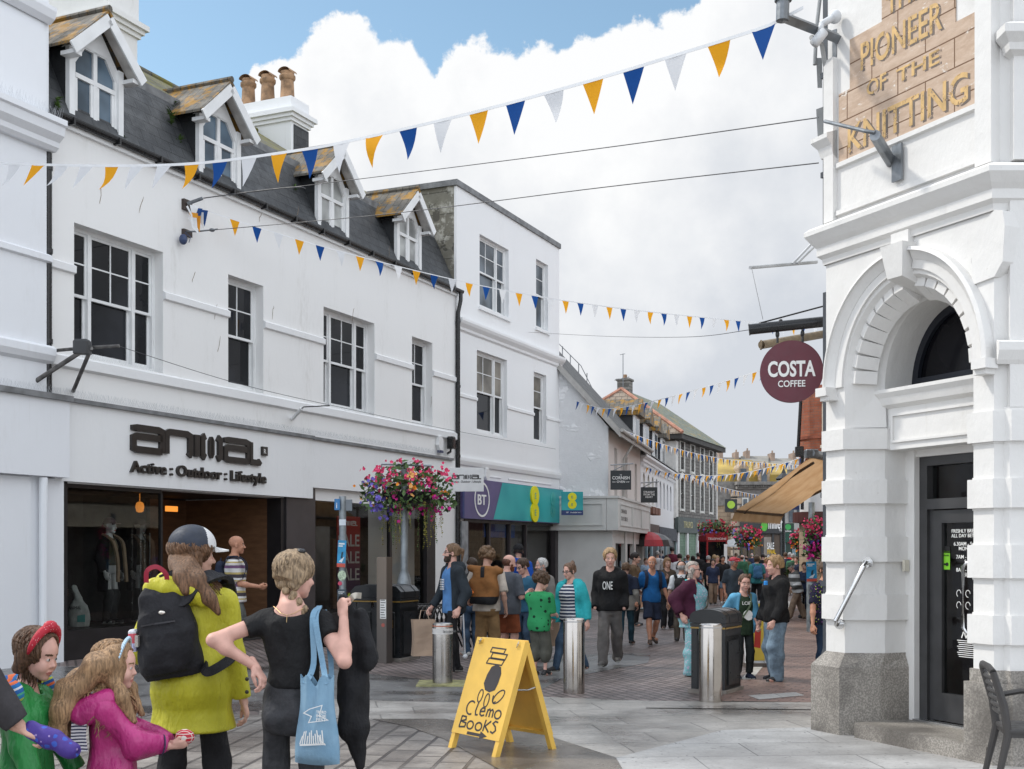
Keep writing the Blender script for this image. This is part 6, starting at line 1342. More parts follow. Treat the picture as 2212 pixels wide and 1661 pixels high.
mb = MB(); mb.box(-.35, L8+.3, -.40, .0, ze-.22, ze+.02); mb.box(-.35, 0, .0, 6, ze-.22, ze+.02); mb.obj('eaves', mat('eaves_dark', (.05, .048, .045), .7), st)
ap = (1.5, 3.0, ze+2.4)
mb = MB(); mb.poly([(-.4, -.45, ze), (L8+.4, -.45, ze), (L8+.4, 3.0, ap[2]), ap]); mb.poly([(L8+.4, 3, ap[2]), (L8+.4, 6.4, ze), (-.4, 6.4, ze), ap]); mb.obj('roof', courses('green_slate_roof', (.13, .15, .12), (.18, .20, .16), (.05, .06, .05), .35, .2, .006, .8, (0, 0, 0), ((.28, .20, .05), .35)), st)
mb = MB(); mb.poly([(-.4, 6.4, ze), (-.4, -.45, ze), ap]); mb.obj('hip_slope', courses('brown_slate_hip', (.27, .215, .165), (.35, .29, .23), (.12, .09, .07), .30, .17, .012, .85, (0, 0, rad(90)), None, .6, .4), st)
mb = MB(); mb.tube([(-.4, -.45, ze+.05), ap], .085, 6); mb.tube([(-.4, 6.4, ze+.05), ap], .085, 6); mb.obj('ridge_tile', mat('terracotta_ridge', (.40, .20, .14), .85, 0, .25), st)
mb = MB(); mb.box(2.4, 2.95, 2.9, 3.5, ap[2]-.5, ap[2]+.50, 0); mb.box(2.35, 3.0, 2.85, 3.55, ap[2]+.50, ap[2]+.60, 0); mb.lathe([(.12, 0), (.10, .22)], (2.67, 3.2, ap[2]+.60), 10, 1); mb.obj('chimney_stack', [RUB, POT], st)
ae = thing('roof_aerial', 'thin television aerial on the hipped roof ridge', 'aerial', st.matrix_world @ Vector((0, 0, 0))); ae.location = FS.w(1.6, 2.95, ap[2]-.1)
mb = MB(); mb.tube([(0, 0, 0), (0, 0, 1.75)], .02, 5); mb.tube([(-.4, 0, .5), (.3, 0, .65)], .014, 4)
for k in range(5): mb.tube([(-.35+.15*k, -.2, .52+.03*k), (-.35+.15*k, .2, .54+.03*k)], .012, 4)
mb.tube([(-.15, 0, 1.7), (.1, 0, 1.75)], .012, 4); mb.obj('mast', ZINC, ae)
mb = MB(); mb.box(-.02, L8, -.16, .0, 2.45, 3.15, 0); mb.box(0, L8, -.03, .3, 0, 2.45, 1)
for x in (.1, 1.7, 3.6, 4.5, 6.1, 7.6): mb.box(x, x+.25, -.12, -.03, 0, 2.45, 2)
mb.box(3.9, 4.5, -.05, -.031, 0, 2.2, 3)
mb.text('TRURO', .42, (.9, -.164, 2.68), (1, 0, 0), (0, 0, 1), 4, .01, fit=1.6); mb.text('HOUSE', .42, (3.3, -.164, 2.68), (1, 0, 0), (0, 0, 1), 4, .01, fit=1.5); mb.text('est', .32, (6.2, -.164, 2.68), (1, 0, 0), (0, 0, 1), 4, .01, fit=1.0)
mb.obj('shopfront', [mat('shop_green_grey', (.065, .085, .08), .5), courses('green_tile', (.10, .20, .12), (.13, .24, .15), (.07, .13, .09), .3, .12, .008, .4, (rad(90), 0, 0)), WHITE_F, GLASS, mat('letter_gold', (.50, .46, .25), .5)], st)
BUFF = courses('buff_stone', (.36, .27, .18), (.44, .34, .24), (.20, .15, .11), .5, .24, .012, .85, (rad(90), 0, 0)); GREYS = courses('grey_ashlar', (.22, .21, .20), (.29, .275, .26), (.15, .145, .14), .7, .3, .008, .8, (rad(90), 0, 0)); Ye = 78.0
e1 = thing('end_shop_building', 'dark grey stone shop building closing the street with lichened roof', 'building')
pz = lambda x, y, Y=Ye: (P(x, y, Y).x, P(x, y, Y).z)
def rect(mb, xa, ya, xb, yb, Y, dep, m=0):
 a, b = pz(xa, ya, Y), pz(xb, yb, Y); mb.box(a[0], b[0], Y, Y+dep, b[1], a[1], m)
mb = MB(); rect(mb, 1540, 1090, 1595, 1215, Ye, 8, 0); rect(mb, 1540, 1040, 1600, 1092, Ye-.1, 8, 2); rect(mb, 1592, 1045, 1692, 1212, Ye-.4, 9, 1); mb.obj('wall', [BUFF, GREYS, mat('grey_dressed', (.20, .19, .175), .85, 0, .3)], e1)
mb = MB()
for k in range(9): rect(mb, 1580, 1060+k*16, 1598+(k % 2)*4, 1072+k*16, Ye-.5, .3)
mb.obj('quoin', mat('quoin_buff', (.42, .34, .26), .8, 0, .2), e1)
mb = MB(); rect(mb, 1592, 1040, 1695, 1047, Ye-1.0, 9.6); rect(mb, 1592, 1050, 1693, 1056, Ye-.7, 9)
for k in range(26): rect(mb, 1595+k*3.8, 1047, 1597+k*3.8, 1052, Ye-.9, .4)
mb.obj('cornice', mat('grey_dressed', (.20, .19, .175), .85), e1)
for x in (1603, 1640, 1668):
 mb = MB(); rect(mb, x, 1075, x+14, 1112, Ye-.46, .1); f = mb.obj('window', mat('window_cream', (.62, .62, .58), .6), e1); mb = MB(); rect(mb, x+3, 1078, x+11, 1111, Ye-.5, .03); mb.obj('pane', GLASS_L, f)
mb = MB(); rect(mb, 1599, 1116, 1690, 1152, Ye-.7, .3, 0); a = pz(1655, 1142, Ye); mb.text('millets', 1.0, (a[0], Ye-.72, a[1]), (1, 0, 0), (0, 0, 1), 1, .01, fit=1.05, off=.02); b = pz(1646, 1137, Ye)
mb.prism([(b[0]+.21*math.cos(t_), b[1]+.33*math.sin(t_)) for t_ in [k*.4 for k in range(16)]], Ye-.74, Ye-.7, 'y', 2)
a = pz(1601, 1148, Ye); mb.text('The Outdoor Store', .3, (a[0], Ye-.72, a[1]), (1, 0, 0), (0, 0, 1), 1, .01, fit=.7); a = pz(1678, 1148, Ye); mb.text('millets', .3, (a[0], Ye-.72, a[1]), (1, 0, 0), (0, 0, 1), 1, .01, fit=.36)
mb.obj('fascia', [mat('fascia_charcoal', (.035, .037, .04), .5), PW, mat('leaf_green', (.10, .45, .05), .5)], e1)
mb = MB(); rect(mb, 1600, 1155, 1690, 1212, Ye-.5, .2, 0)
for x in (1600, 1622, 1645, 1668, 1686): rect(mb, x, 1152, x+4, 1212, Ye-.6, .15, 1)
rect(mb, 1650, 1160, 1666, 1200, Ye-.62, .02, 3); a = pz(1660, 1186, Ye); mb.text('SALE', .6, (a[0], Ye-.66, a[1]), (1, 0, 0), (0, 0, 1), 2, .004, align='CENTER', fit=.45, off=.02); a = pz(1662, 1196, Ye); mb.text('FINAL', .4, (a[0], Ye-.66, a[1]), (1, 0, 0), (0, 0, 1), 4, .004, align='CENTER', fit=.55, off=.02)
mb.obj('shopfront', [mat('shop_warm_dim', (.10, .07, .05), .5), mat('fascia_charcoal', (.035, .037, .04), .5), PW, mat('shop_board', (.25, .22, .19), .6), mat('sale_yellow', (.7, .45, .02), .5)], e1)
mb = MB(); LICH = mat('lichen_yellow_roof', (.34, .24, .06), .9, 0, .35, .8)
mb.quad(P(1545, 1024, Ye+2), P(1625, 1024, Ye+2), P(1625, 994, Ye+6), P(1545, 990, Ye+6)); mb.quad(P(1625, 1026, Ye+2), P(1700, 1030, Ye+2), P(1700, 1003, Ye+6), P(1625, 996, Ye+6)); mb.box(*[v for v in (P(1545, 1024, Ye+2).x, P(1700, 1024, Ye+2).x)], Ye+2, Ye+9, 3, P(0, 1025, Ye+2).z, ); mb.obj('roof', LICH, e1)
for x in (1595, 1640):
 mb = MB(); mb.prism([pz(x, 1040, Ye+1.5), pz(x+22, 1040, Ye+1.5), pz(x+22, 1010, Ye+1.5), pz(x+11, 996, Ye+1.5), pz(x, 1010, Ye+1.5)], Ye+1.4, Ye+4, 'y', 0); rect(mb, x+5, 1012, x+17, 1040, Ye+1.35, .06, 1); mb.obj('dormer', [BUFF, GLASS_L], e1)
s = board_sign('small black hanging sign with a green disc by awning', (1551+28, 1092, 74), .75, .8, [], SB, PW, False); mb = MB(); mb.prism([(.24*math.cos(t_), .05+.24*math.sin(t_)) for t_ in [k*.35 for k in range(18)]], -.05, -.03, 'y'); mb.obj('emblem', mat('disc_lime', (.35, .55, .05), .5), s)
s = board_sign('small dark green hanging sign above the health shop', (1702, 1141, 74), .75, .62, [('millets', 0, -.22, .4, .15)], mat('sign_dark_green', (.01, .04, .025), .5), PW, False); mb = MB(); mb.prism([(.18*math.cos(t_), .08+.18*math.sin(t_)) for t_ in [k*.35 for k in range(18)]], -.05, -.03, 'y'); mb.obj('emblem', mat('emblem_green', (.04, .35, .08), .5), s)
e2 = thing('health_shop_building', 'pale building with a dark green shop fascia beside the grey stone shops', 'building')
mb = MB(); rect(mb, 1693, 1048, 1850, 1212, Ye+.2, 8, 0); mb.obj('wall', mat('pale_stone', (.46, .45, .43), .8, 0, .15, 1), e2)
for x in (1705, 1722, 1745): mb = MB(); rect(mb, x, 1100, x+10, 1128, Ye+.1, .08); mb.obj('window', GLASS_L, e2)
mb = MB(); rect(mb, 1692, 1150, 1800, 1172, Ye-.2, .4, 0); a = pz(1704, 1165, Ye); mb.text('Holland & Barrett', .42, (a[0], Ye-.22, a[1]), (1, 0, 0), (0, 0, 1), 1, .01, fit=1.75); mb.obj('fascia', [mat('shop_deep_green', (.006, .07, .045), .5), PW], e2)
mb = MB(); rect(mb, 1694, 1172, 1800, 1212, Ye, .19, 0); 
for x in (1694, 1712, 1716, 1736): rect(mb, x, 1172, x+3, 1212, Ye-.1, .1, 1)
mb.obj('shopfront', [mat('shop_green_dim', (.02, .05, .035), .5), mat('shop_pale_blue', (.30, .42, .47), .5)], e2)
mb = MB(); mb.box(P(1690, 0, Ye).x, P(1850, 0, Ye).x, Ye, Ye+8, P(0, 1048, Ye+.2).z, P(0, 1040, Ye+.2).z); mb.obj('roof', LEAD, e2)
SK = mat('hazy_roof', (.20, .19, .17), .9, 0, .3, .3); SKW = mat('hazy_wall', (.33, .31, .28), .9, 0, .2, .3)
for i, (xa, xb, yt) in enumerate(((1548, 1600, 988), (1600, 1660, 985), (1660, 1728, 990), (1728, 1790, 994))):
 hse = thing('terraced_house', ('far terraced house with two thick chimneys above the stone corner', 'far terraced house at the middle of the skyline row', 'far terraced house with a red chimney on the skyline', 'far terraced house nearest the red brick bay')[i], 'house', group='terraced houses on the skyline')
 mb = MB(); rect(mb, xa, yt+22, xb, 1190, 130, 8); mb.obj('wall', SKW, hse); mb = MB(); mb.quad(P(xa, yt+24, 129.5), P(xb, yt+24, 129.5), P(xb, yt, 134), P(xa, yt, 134)); mb.obj('roof', SK, hse)
 mb = MB(); 
 for k, dx in enumerate(((6, 40), (12,), (6, 52), (14,))[i]): rect(mb, xa+dx, yt-12, xa+dx+8, yt+6, 133, 2); rect(mb, xa+dx+2, yt-17, xa+dx+4, yt-12, 133.4, .4)
 mb.obj('chimney_stack', mat('hazy_chimney', (.30, .22, .17), .9, 0, .25, 1), hse)
# ---- right side: red brick corner and its awning
rb = thing('brick_corner_building', 'red brick corner building with cream panel above the awning', 'building', (0, 0, 0))
REDB_ = courses('red_brick', (.36, .10, .05), (.42, .14, .075), (.25, .14, .10), .22, .075, .008, .8, (rad(90), 0, 0), None, .4, .2)
mb = MB(); pl_ = []
for k in range(9): q = math.pi+math.pi/2*k/8; pl_.append((8.29+.75+.75*math.cos(q), 34.0+.75+.75*math.sin(q)))
pl_ += [(15, 34.0), (15, 46), (12, 42.0), (8.29+.35, 35.6)]
zz = lambda y: P(0, y, 34.0).z
mb.prism(pl_, zz(1050), zz(830), 'z', 0); mb.prism([(x+.02, y+.02) for x, y in pl_], zz(1105), zz(1050), 'z', 1); mb.prism(pl_, 0, zz(1128), 'z', 2); mb.prism([(9.04+(x-9.04)*1.25 if i < 9 else x, 34.75+(y-34.75)*1.25 if i < 9 else y) for i, (x, y) in enumerate(pl_)], zz(1128), zz(1105), 'z', 3)
mb.obj('wall', [REDB_, WHITE_F, BUFF, mat('fascia_maroon', (.07, .02, .018), .5)], rb)
mb = MB()
for y0, o in ((1018, 1.06), (1012, 1.10), (940, 1.05), (832, 1.1)): mb.prism([(9.04+(x-9.04)*o if i < 9 else x, 34.75+(y-34.75)*o if i < 9 else y) for i, (x, y) in enumerate(pl_)], zz(y0+6), zz(y0), 'z')
mb.obj('band_course', mat('brick_moulding', (.30, .09, .05), .8, 0, .2), rb)
mb = MB(); mb.box(8.75, 10.6, 33.85, 33.99, zz(962), zz(862)); mb.box(8.7, 10.6, 33.83, 33.99, zz(868), zz(862)); mb.box(8.7, 10.6, 33.81, 33.99, zz(968), zz(962)); mb.obj('cream_panel', mat('cream_panel', (.60, .56, .47), .6), rb)
mb = MB(); mb.box(8.74, 8.96, 33.87, 33.99, zz(1010), zz(968)); mb.box(9.2, 9.5, 33.87, 33.99, zz(1010), zz(968)); mb.obj('window', WHITE_F, rb)
mb = MB(); mb.tube([(8.27, 34.3, zz(1100)), (8.27, 34.3, zz(985)), (8.15, 34.3, zz(975)), (8.25, 34.3, zz(830))], .05, 6); mb.bbox(8.08, 8.3, 34.2, 34.4, zz(985), zz(962), .02); mb.obj('downpipe', BLACK, rb)
s = board_sign('navy hanging sign with white script lettering under the awning', (1721, 1078, 37), .62, .66, [('Boots', 0, -.02, .48, .24), ('Since 1849', .1, -.2, .2, .05)], mat('sign_navy', (.01, .03, .14), .4), PW, False)
aw = thing('awning', 'tan folding arm shop awning with scalloped valance', 'awning')
t = NT('awning_canvas'); c_ = t.mix(t.ramp(t.noise(2.5, 5), .3, .7), (.50, .30, .15), (.60, .39, .22)); t.done(c_, .8, 0, .2)
trn = t.N.new('ShaderNodeBsdfTranslucent'); t.L.new(c_, trn.inputs[0]); m_ = t.N.new('ShaderNodeMixShader'); m_.inputs[0].default_value = .5; t.L.new(t.b.outputs[0], m_.inputs[1]); t.L.new(trn.outputs[0], m_.inputs[2]); t.L.new(m_.outputs[0], t.out.inputs[0]); TAN = t.mat
A0, A1 = P(1588, 1103, 29.3), P(1692, 1112, 32.7); B0 = P(1755, 984, 28.5); B1 = B0+(A1-A0); B1.z = B0.z
mb = MB(); N_ = 14
v = [A0.lerp(A1, i/N_).lerp(B0.lerp(B1, i/N_), j/6)-Vector((0, 0, .10*math.sin(math.pi*j/6)*(.4+.6*math.sin(math.pi*i/N_)))) for i in range(N_+1) for j in range(7)]
mb.add(v, [(i*7+j, i*7+j+1, i*7+8+j, i*7+7+j) for i in range(N_) for j in range(6)]); mb.obj('canvas', TAN, aw, smooth=True)
mb = MB(); 
for i in range(44):
 p, q = A0.lerp(A1, i/44), A0.lerp(A1, (i+1)/44); out = Vector((-.10, .0, 0)); zt_, zb_ = .0, -.28
 mb.poly([p, q, q+out*.8+Vector((0, 0, zb_+.05)), p.lerp(q, .5)+out+Vector((0, 0, zb_)), p+out*.8+Vector((0, 0, zb_+.05))])
mb.obj('valance', TAN, aw)
mb = MB(); mb.tube([A0, A1], .045, 6); mb.obj('front_bar', mat('bar_bronze', (.12, .085, .06), .5, .3), aw)
mb = MB(); k0 = P(1664, 1058, 29.6); mb.tube([A0.lerp(A1, .18), k0], .035, 6); mb.tube([k0, P(1760, 985, 28.6)+Vector((0, .1, -.15))], .035, 6); mb.ball(k0, .07); mb.ball(A0.lerp(A1, .18), .06)
k1 = P(1727, 1083, 33); mb.tube([A0.lerp(A1, .96), k1], .035, 6); mb.tube([k1, P(1790, 1052, 31.5)], .035, 6); mb.ball(k1, .07); mb.obj('folding_arm', mat('arm_bronze', (.10, .075, .055), .5, .3), aw)
mb = MB(); mb.tube([B0+Vector((-.06, -.1, .05)), B1+Vector((0, 0, .05))], .10, 8); mb.bbox(B0.x-.18, B0.x+.12, B0.y-.12, B0.y+.12, B0.z-.06, B0.z+.14, .02); mb.obj('roller_case', ZINC, aw)
nb = thing('neighbour_building', 'cream shop wall that carries the tan awning behind the white corner', 'building')
mb = MB(); mb.prism([(7.40, 28.45), (13, 26.0), (14, 30), (9.42, 32.95)], 0, 5.6, 'z'); mb.obj('wall', CW, nb)
# ================================================================ street furniture
def at(px, py, d=None): return G(px, py) if d is None else Vector(((px-CX)/F*d, d, 0))
BRUSH = None
t = NT('brushed_steel'); n_ = t.noise(60, 3, .6, t.map((1, 1, .03))); t.bump(n_, .12, .003); BRUSH = t.done(t.mix(t.ramp(t.noise(3, 5), .35, .7), (.27, .255, .24), (.42, .40, .375)), t.ramp(t.noise(4, 3), .3, .7, .18, .34), 1.0)
PCHR = mat('polished_steel', (.46, .43, .40), .14, 1.0, .12, 3, .05, 5)
def bollard(px, py, htop, label, ring=False, polished=False):
 p = at(px, py); h = EYE-(htop-YH)/F*p.y; r = .122
 o = thing('bollard', label, 'bollard', p, 0, 'steel bollards across the street'); mb = MB()
 mb.lathe([(r, 0), (r, h-.03), (r-.004, h-.012), (r-.02, h), (.001, h+.004)], n=40); mb.obj('post', BRUSH if not polished else PCHR, o, smooth='auto')
 mb = MB(); mb.lathe([(r+.002, h-.045), (r+.002, h-.03)], n=40, caps=False); mb.obj('cap_ring', mat('bollard_red' if ring else 'steel_line', (.45, .16, .10) if ring else (.5, .5, .5), .4, 0 if ring else 1), o, smooth=True)
 if ring:
  mb = MB(); mb.lathe([(r+.003, h-.135), (r+.003, h-.065)], n=40, caps=False)
  mb.obj('warning_band', mat('band_white', (.62, .60, .58), .5, 0, .1), o, smooth=True)
  mb = MB()
  for k in range(7):
   q = -math.pi/2+(k-3)*.5; c, s_ = math.cos(q), math.sin(q); mb.text('uada', .045, ((r+.006)*c-.03*s_*-1*0-.03*-s_*-1, (r+.006)*s_-.03*c, h-.112), (-s_, c, 0), (0, 0, 1), 0, .0008)
  mb.obj('band_lettering', mat('band_grey', (.10, .10, .10), .6), o)
  mb = MB(); mb.box(-.3, .3, -.3, .3, .0041, .022); o2 = mb.obj('base_plate', mat('worn_yellow', (.27, .26, .12), .6, 0, .4, 9, .4), o)
 return o
bollard(956, 1478, 1345, 'steel bollard with a printed white band and yellow base plate', True)
bollard(1240, 1497, 1335, 'polished steel bollard standing beside the woman in turquoise fleece', polished=True)
bollard(1535, 1518, 1347, 'polished steel bollard standing in front of the black litter bin', polished=True)
BINB = mat('bin_black', (.014, .016, .018), .32, 0, .2, 5); BING = mat('bin_gold', (.30, .19, .05), .4, .3, .1)
def litter_bin(p, rz, w, d, h, label, bays):
 o = thing('litter_bin', label, 'bin', p, rz); mb = MB(); zl = h*.80
 mb.box(-w/2, w/2, -d/2, d/2, .06, zl-.11); mb.box(-w/2+.02, w/2-.02, -d/2+.02, d/2-.02, 0, .06)
 for x in [(-w/2), (w/2-.07)]+([-.035] if bays == 2 else []): mb.box(x, x+.07, -d/2-.006, d/2+.006, .0, zl)
 mb.box(-w/2-.012, w/2+.012, -d/2-.012, d/2+.012, zl-.005, zl+.03); mb.obj('body', BINB, o)
 mb = MB(); n = 14; pr = [(-w/2-.02, zl+.035)]+[(-(w/2+.02)*math.cos(math.pi*k/n), zl+.045+(h-zl-.045)*math.sin(math.pi*k/n)**.55) for k in range(n+1)]+[(w/2+.02, zl+.035)]
 if bays == 2: pr = [(-w/2-.02, zl+.035), (-w/2-.02, h-.10), (-w/2+.06, h-.02), (-w/4, h), (w/4, h), (w/2-.06, h-.02), (w/2+.02, h-.10), (w/2+.02, zl+.035)]
 mb.prism(pr, -d/2-.02, d/2+.02, 'y'); 
 for y in (-d/2+.10, d/2-.12): mb.prism([(a*1.015, zl+(b-zl)*1.02) for a, b in pr], y, y+.025, 'y')
 mb.obj('lid', BINB, o, smooth='auto')
 mb = MB(); mb.box(-w/2-.008, w/2+.008, -d/2-.016, -d/2-.01, zl-.03, zl-.012); mb.box(w/2+.01, w/2+.016, -d/2, d/2, zl-.03, zl-.012); mb.obj('gold_line', BING, o)
 k = w/bays
 for i in range(bays):
  x = -w/2+k*i; mb = MB(); mb.bbox(x+.09, x+k-.08, -d/2-.022, -d/2, .09, zl-.17, .012); mb.box(x+.08, x+k-.08, -d/2-.004, -d/2+.03, zl-.15, zl-.02); do = mb.obj('door', BINB, o)
  mb = MB(); mb.box(x+k-.16, x+k-.11, -d/2-.03, -d/2-.022, zl*.55, zl*.68); mb.obj('lock_plate', mat('brass', (.30, .18, .06), .4, .7, .3, 20), do)
 mb = MB(); mb.box(w/2-.0, w/2+.012, -d/2+.09, d/2-.09, .1, zl-.17); mb.box(-w/2-.012, -w/2, -d/2+.09, d/2-.09, .1, zl-.17); mb.obj('side_panel', BINB, o)
 mb = MB(); mb.box(-w/2-.03, w/2+.03, -d/2-.03, d/2+.03, 0.001, .05); mb.obj('plinth', mat('bin_plinth', (.20, .18, .16), .7, 0, .25, 6), o)
 return o
litter_bin(at(832, 1424), rad(-22), .80, .56, 1.12, 'black double litter bin below the hanging flower baskets', 2)
litter_bin(at(1547, 1494), rad(-30), .40, .52, .96, 'single black litter bin with gold line behind a polished bollard', 1)
p = at(835, 1432); o = thing('street_post', 'square bronze coloured street post with notice stickers', 'post', p, rad(-24)); h = EYE-(1203-YH)/F*p.y
t = NT('post_bronze'); zc = t.sep()[2]; PB = t.done(t.mix(t.ramp(zc, .3, 1.3), (.14, .125, .115), (.20, .165, .135)), .35, .6)
mb = MB(); mb.box(-.085, .05, -.09, .08, 0, h); mb.box(-.14, -.086, -.04, .08, 0, h); mb.obj('column', PB, o)
mb = MB(); mb.box(-.055, .045, -.0925, -.0905, h*.42, h*.60, 0); 
for k in range(8): mb.box(-.045, .035-.01*(k % 3), -.094, -.0926, h*.43+.035*k, h*.43+.035*k+.012, 1)
mb.prism([(-.005+.028*math.cos(q), h*.36+.028*math.sin(q)) for q in [k*.45 for k in range(14)]], -.093, -.0905, 'y', 2); mb.obj('notice', [mat('print_white', (.8, .8, .78), .8), mat('band_grey', (.10, .10, .10), .6), mat('notice_red', (.4, .1, .08), .6)], o)
GALV = mat('galv_pole', (.26, .29, .31), .45, .5, .3, 5, .2, 50)
p = at(740, 1425, 17.4); o = thing('sign_pole', 'slim galvanised sign pole with small blue signs and stickers', 'pole', p); zt = EYE+(YH-1072)/F*17.4; Z = lambda y: EYE+(YH-y)/F*17.4; Xp = lambda x: (x-740)/F*17.4
mb = MB(); mb.tube([(0, 0, 0), (0, 0, zt)], .052, 16); mb.obj('pole', GALV, o, smooth='auto')
BLU = mat('sign_blue_plate', (.03, .18, .42), .4, 0, .1)
mb = MB(); mb.bbox(Xp(724), Xp(736), -.08, -.06, Z(1102), Z(1078), .004); mb.text('i', .12, (Xp(728), -.082, Z(1098)), (1, 0, 0), (0, 0, 1), 1, .001); mb.obj('route_plate', [BLU, PW], o)
mb = MB(); mb.bbox(Xp(744), Xp(761), -.02, .0, Z(1103), Z(1079), .004); mb.obj('back_plate', mat('plate_back', (.16, .18, .20), .5, .3), o)
mb = MB(); mb.box(-.04, .055, -.058, -.05, Z(1135), Z(1122), 0); mb.prism([(.0+.06*math.cos(q), Z(1243)+.075*math.sin(q)) for q in [k*.45 for k in range(14)]], -.062, -.054, 'y', 1); mb.prism([(-.03+.03*math.cos(q), Z(1260)+.03*math.sin(q)) for q in [k*.45 for k in range(14)]], -.062, -.054, 'y', 2); mb.obj('sticker', [mat('sticker_white', (.6, .65, .7), .6), mat('sticker_green', (.45, .55, .40), .6, 0, .4, 40), mat('sticker_red', (.55, .06, .12), .6)], o)
def poster(label, xa, ya, xb, yb, Y, cols, tilt=0):
 a, b = P(xa, yb, Y), P(xb, ya, Y); w, h = b.x-a.x, b.z-a.z; o = thing('poster', label, 'poster', ((a.x+b.x)/2, Y, (a.z+b.z)/2)); M_ = Matrix.Rotation(rad(tilt), 4, 'Y')
 mb = MB(M_); mb.box(-w/2, w/2, -.005, .005, -h/2, h/2); mb.obj('board', cols[0], o); mb = MB(M_)
 mb.box(-w/2, w/2, -.008, -.0055, -h/2, -h/2+.14*h, 0); mb.box(-w*.4, w*.3, -.008, -.0055, h*.34, h*.40, 1); mb.box(-w*.4, w*.1, -.008, -.0055, h*.26, h*.31, 1)
 mb.poly([(-w*.3, -.0075, -h*.3), (w*.1, -.0075, -h*.33), (w*.35, -.0075, -h*.1), (0, -.0075, -h*.2)], 1); mb.poly([(-w*.1, -.0078, -h*.15), (.12*w, -.0078, -h*.18), (w*.2, -.0078, .08*h), (0, -.0078, .05*h)], 2); mb.obj('print', cols[1:], o)
PCOL = [mat('poster_blue', (.03, .28, .52), .5, 0, .25, 9), mat('poster_red', (.55, .09, .06), .6), mat('poster_white', (.7, .75, .78), .6), mat('poster_dark', (.02, .05, .07), .6)]
poster('blue surfing poster with red strip tied to the slim sign pole', 729, 1167, 747, 1225, 17.32, PCOL, 3)
poster('small black and white photograph poster low on the slim sign pole', 729, 1273, 748, 1315, 17.32, [mat('poster_slate', (.05, .07, .09), .5), mat('poster_slate2', (.12, .13, .14), .6), mat('poster_grey', (.4, .42, .44), .6, 0, .5, 60), mat('poster_dark', (.02, .05, .07), .6)])
# ---- flowers
def flower_basket(label, c, w, h, n, cols, seed=0, trail=True, fs=.05, group='hanging flower baskets', leafc=(.045, .085, .022)):
 """a bowl of leaves, blooms and trailing stems, all small separate faces"""
 r = random.Random(seed); o = thing('flower_basket', label, 'flower basket', c, 0, group)
 mb = MB(); mb.lathe([(w*.10, -h*.22), (w*.22, -h*.20), (w*.27, -h*.02), (w*.25, -h*.02)], n=18); mb.lathe([(w*.02, -h*.24), (w*.12, -h*.22)], n=10); mb.obj('bowl', BLACK, o, smooth='auto')
 lv = MB(); k = int(n*4.2)
 for i in range(k):
  a = r.uniform(0, 6.283); q = r.random()**.5; up = r.random(); x, y = math.cos(a)*q*w*.48, math.sin(a)*q*w*.34; z = (up-.42)*h*.78*(1.12-q*.55)-max(0, q-.6)*h*.30
  s_ = fs*r.uniform(.6, 1.35); n1 = Vector((r.gauss(0, 1), r.gauss(0, 1)-.5, r.gauss(.6, 1))).normalized(); t1_ = n1.orthogonal().normalized(); t2_ = n1.cross(t1_); p = Vector((x, y, z)); an = r.uniform(0, 6.28); d1 = t1_*math.cos(an)+t2_*math.sin(an); d2 = n1.cross(d1)
  lv.add([p-d1*s_, p-d2*s_*.5+n1*s_*.1, p+d1*s_*1.1, p+d2*s_*.5+n1*s_*.1], [(0, 1, 2, 3)], r.choice((0, 0, 1, 1, 2)))
 if trail:
  for i in range(int(26*w)):
   a = r.uniform(0, 6.283); x, y = math.cos(a)*w*.30*r.uniform(.7, 1.3), math.sin(a)*w*.26; L = h*r.uniform(.3, 1.0)*(.5+.5*r.random()); p = Vector((x, y, -h*.15)); m_ = 3 if r.random() < .55 else 1
   for j in range(int(L/.030)):
    p = p+Vector((r.uniform(-.012, .012), r.uniform(-.01, .01), -.030)); s_ = .016*r.uniform(.7, 1.3); d = Vector((r.gauss(0, 1), r.gauss(0, 1), r.gauss(0, .5))).normalized()*s_; e = Vector((0, 0, s_*.7))
    lv.add([p-d, p-e, p+d, p+e], [(0, 1, 2, 3)], m_)
 lv.obj('foliage', [mat('leaf_a', leafc, .55, 0, .3, 20), mat('leaf_b', sc(leafc, 1.7), .55, 0, .3, 20), mat('leaf_c', sc(leafc, .5), .55, 0, .3, 20), mat('trail_yellow', (.22, .20, .03), .6, 0, .3, 20)], o)
 fl = MB()
 for i in range(n):
  ci = r.choices(range(len(cols)), [c_[1] for c_ in cols])[0]; c_ = cols[ci]; zone = c_[2]
  for _ in range(40):
   a = r.uniform(0, 6.283); q = r.uniform(.3, 1.0); x, y = math.cos(a)*q*w*.5, math.sin(a)*q*w*.36-.02; z = r.uniform(-.46, .50)*h*(1.05-.45*q*q)
   if zone(x/w, z/h): break
  p = Vector((x, y-.02, z)); m_ = r.randint(1, 5)
  for b in range(m_):
   pp = p+Vector((r.gauss(0, .6), r.gauss(0, .4), r.gauss(0, .6)))*fs; s_ = fs*r.uniform(.42, .72); nn = Vector((r.gauss(0, .6), -1+r.gauss(0, .5), r.gauss(.2, .5))).normalized(); a1 = nn.orthogonal().normalized(); a2 = nn.cross(a1)
   rim = []
   for j in range(10): q = .6283*j; rr = s_*(1.0 if j % 2 == 0 else .72); rim.append(pp+(a1*math.cos(q)+a2*math.sin(q))*rr+nn*s_*.25)
   fl.add([pp]+rim, [(0, 1+j, 1+(j+1) % 10) for j in range(10)], ci)
 fl.obj('blossom', [c_[0] for c_ in cols], o); return o
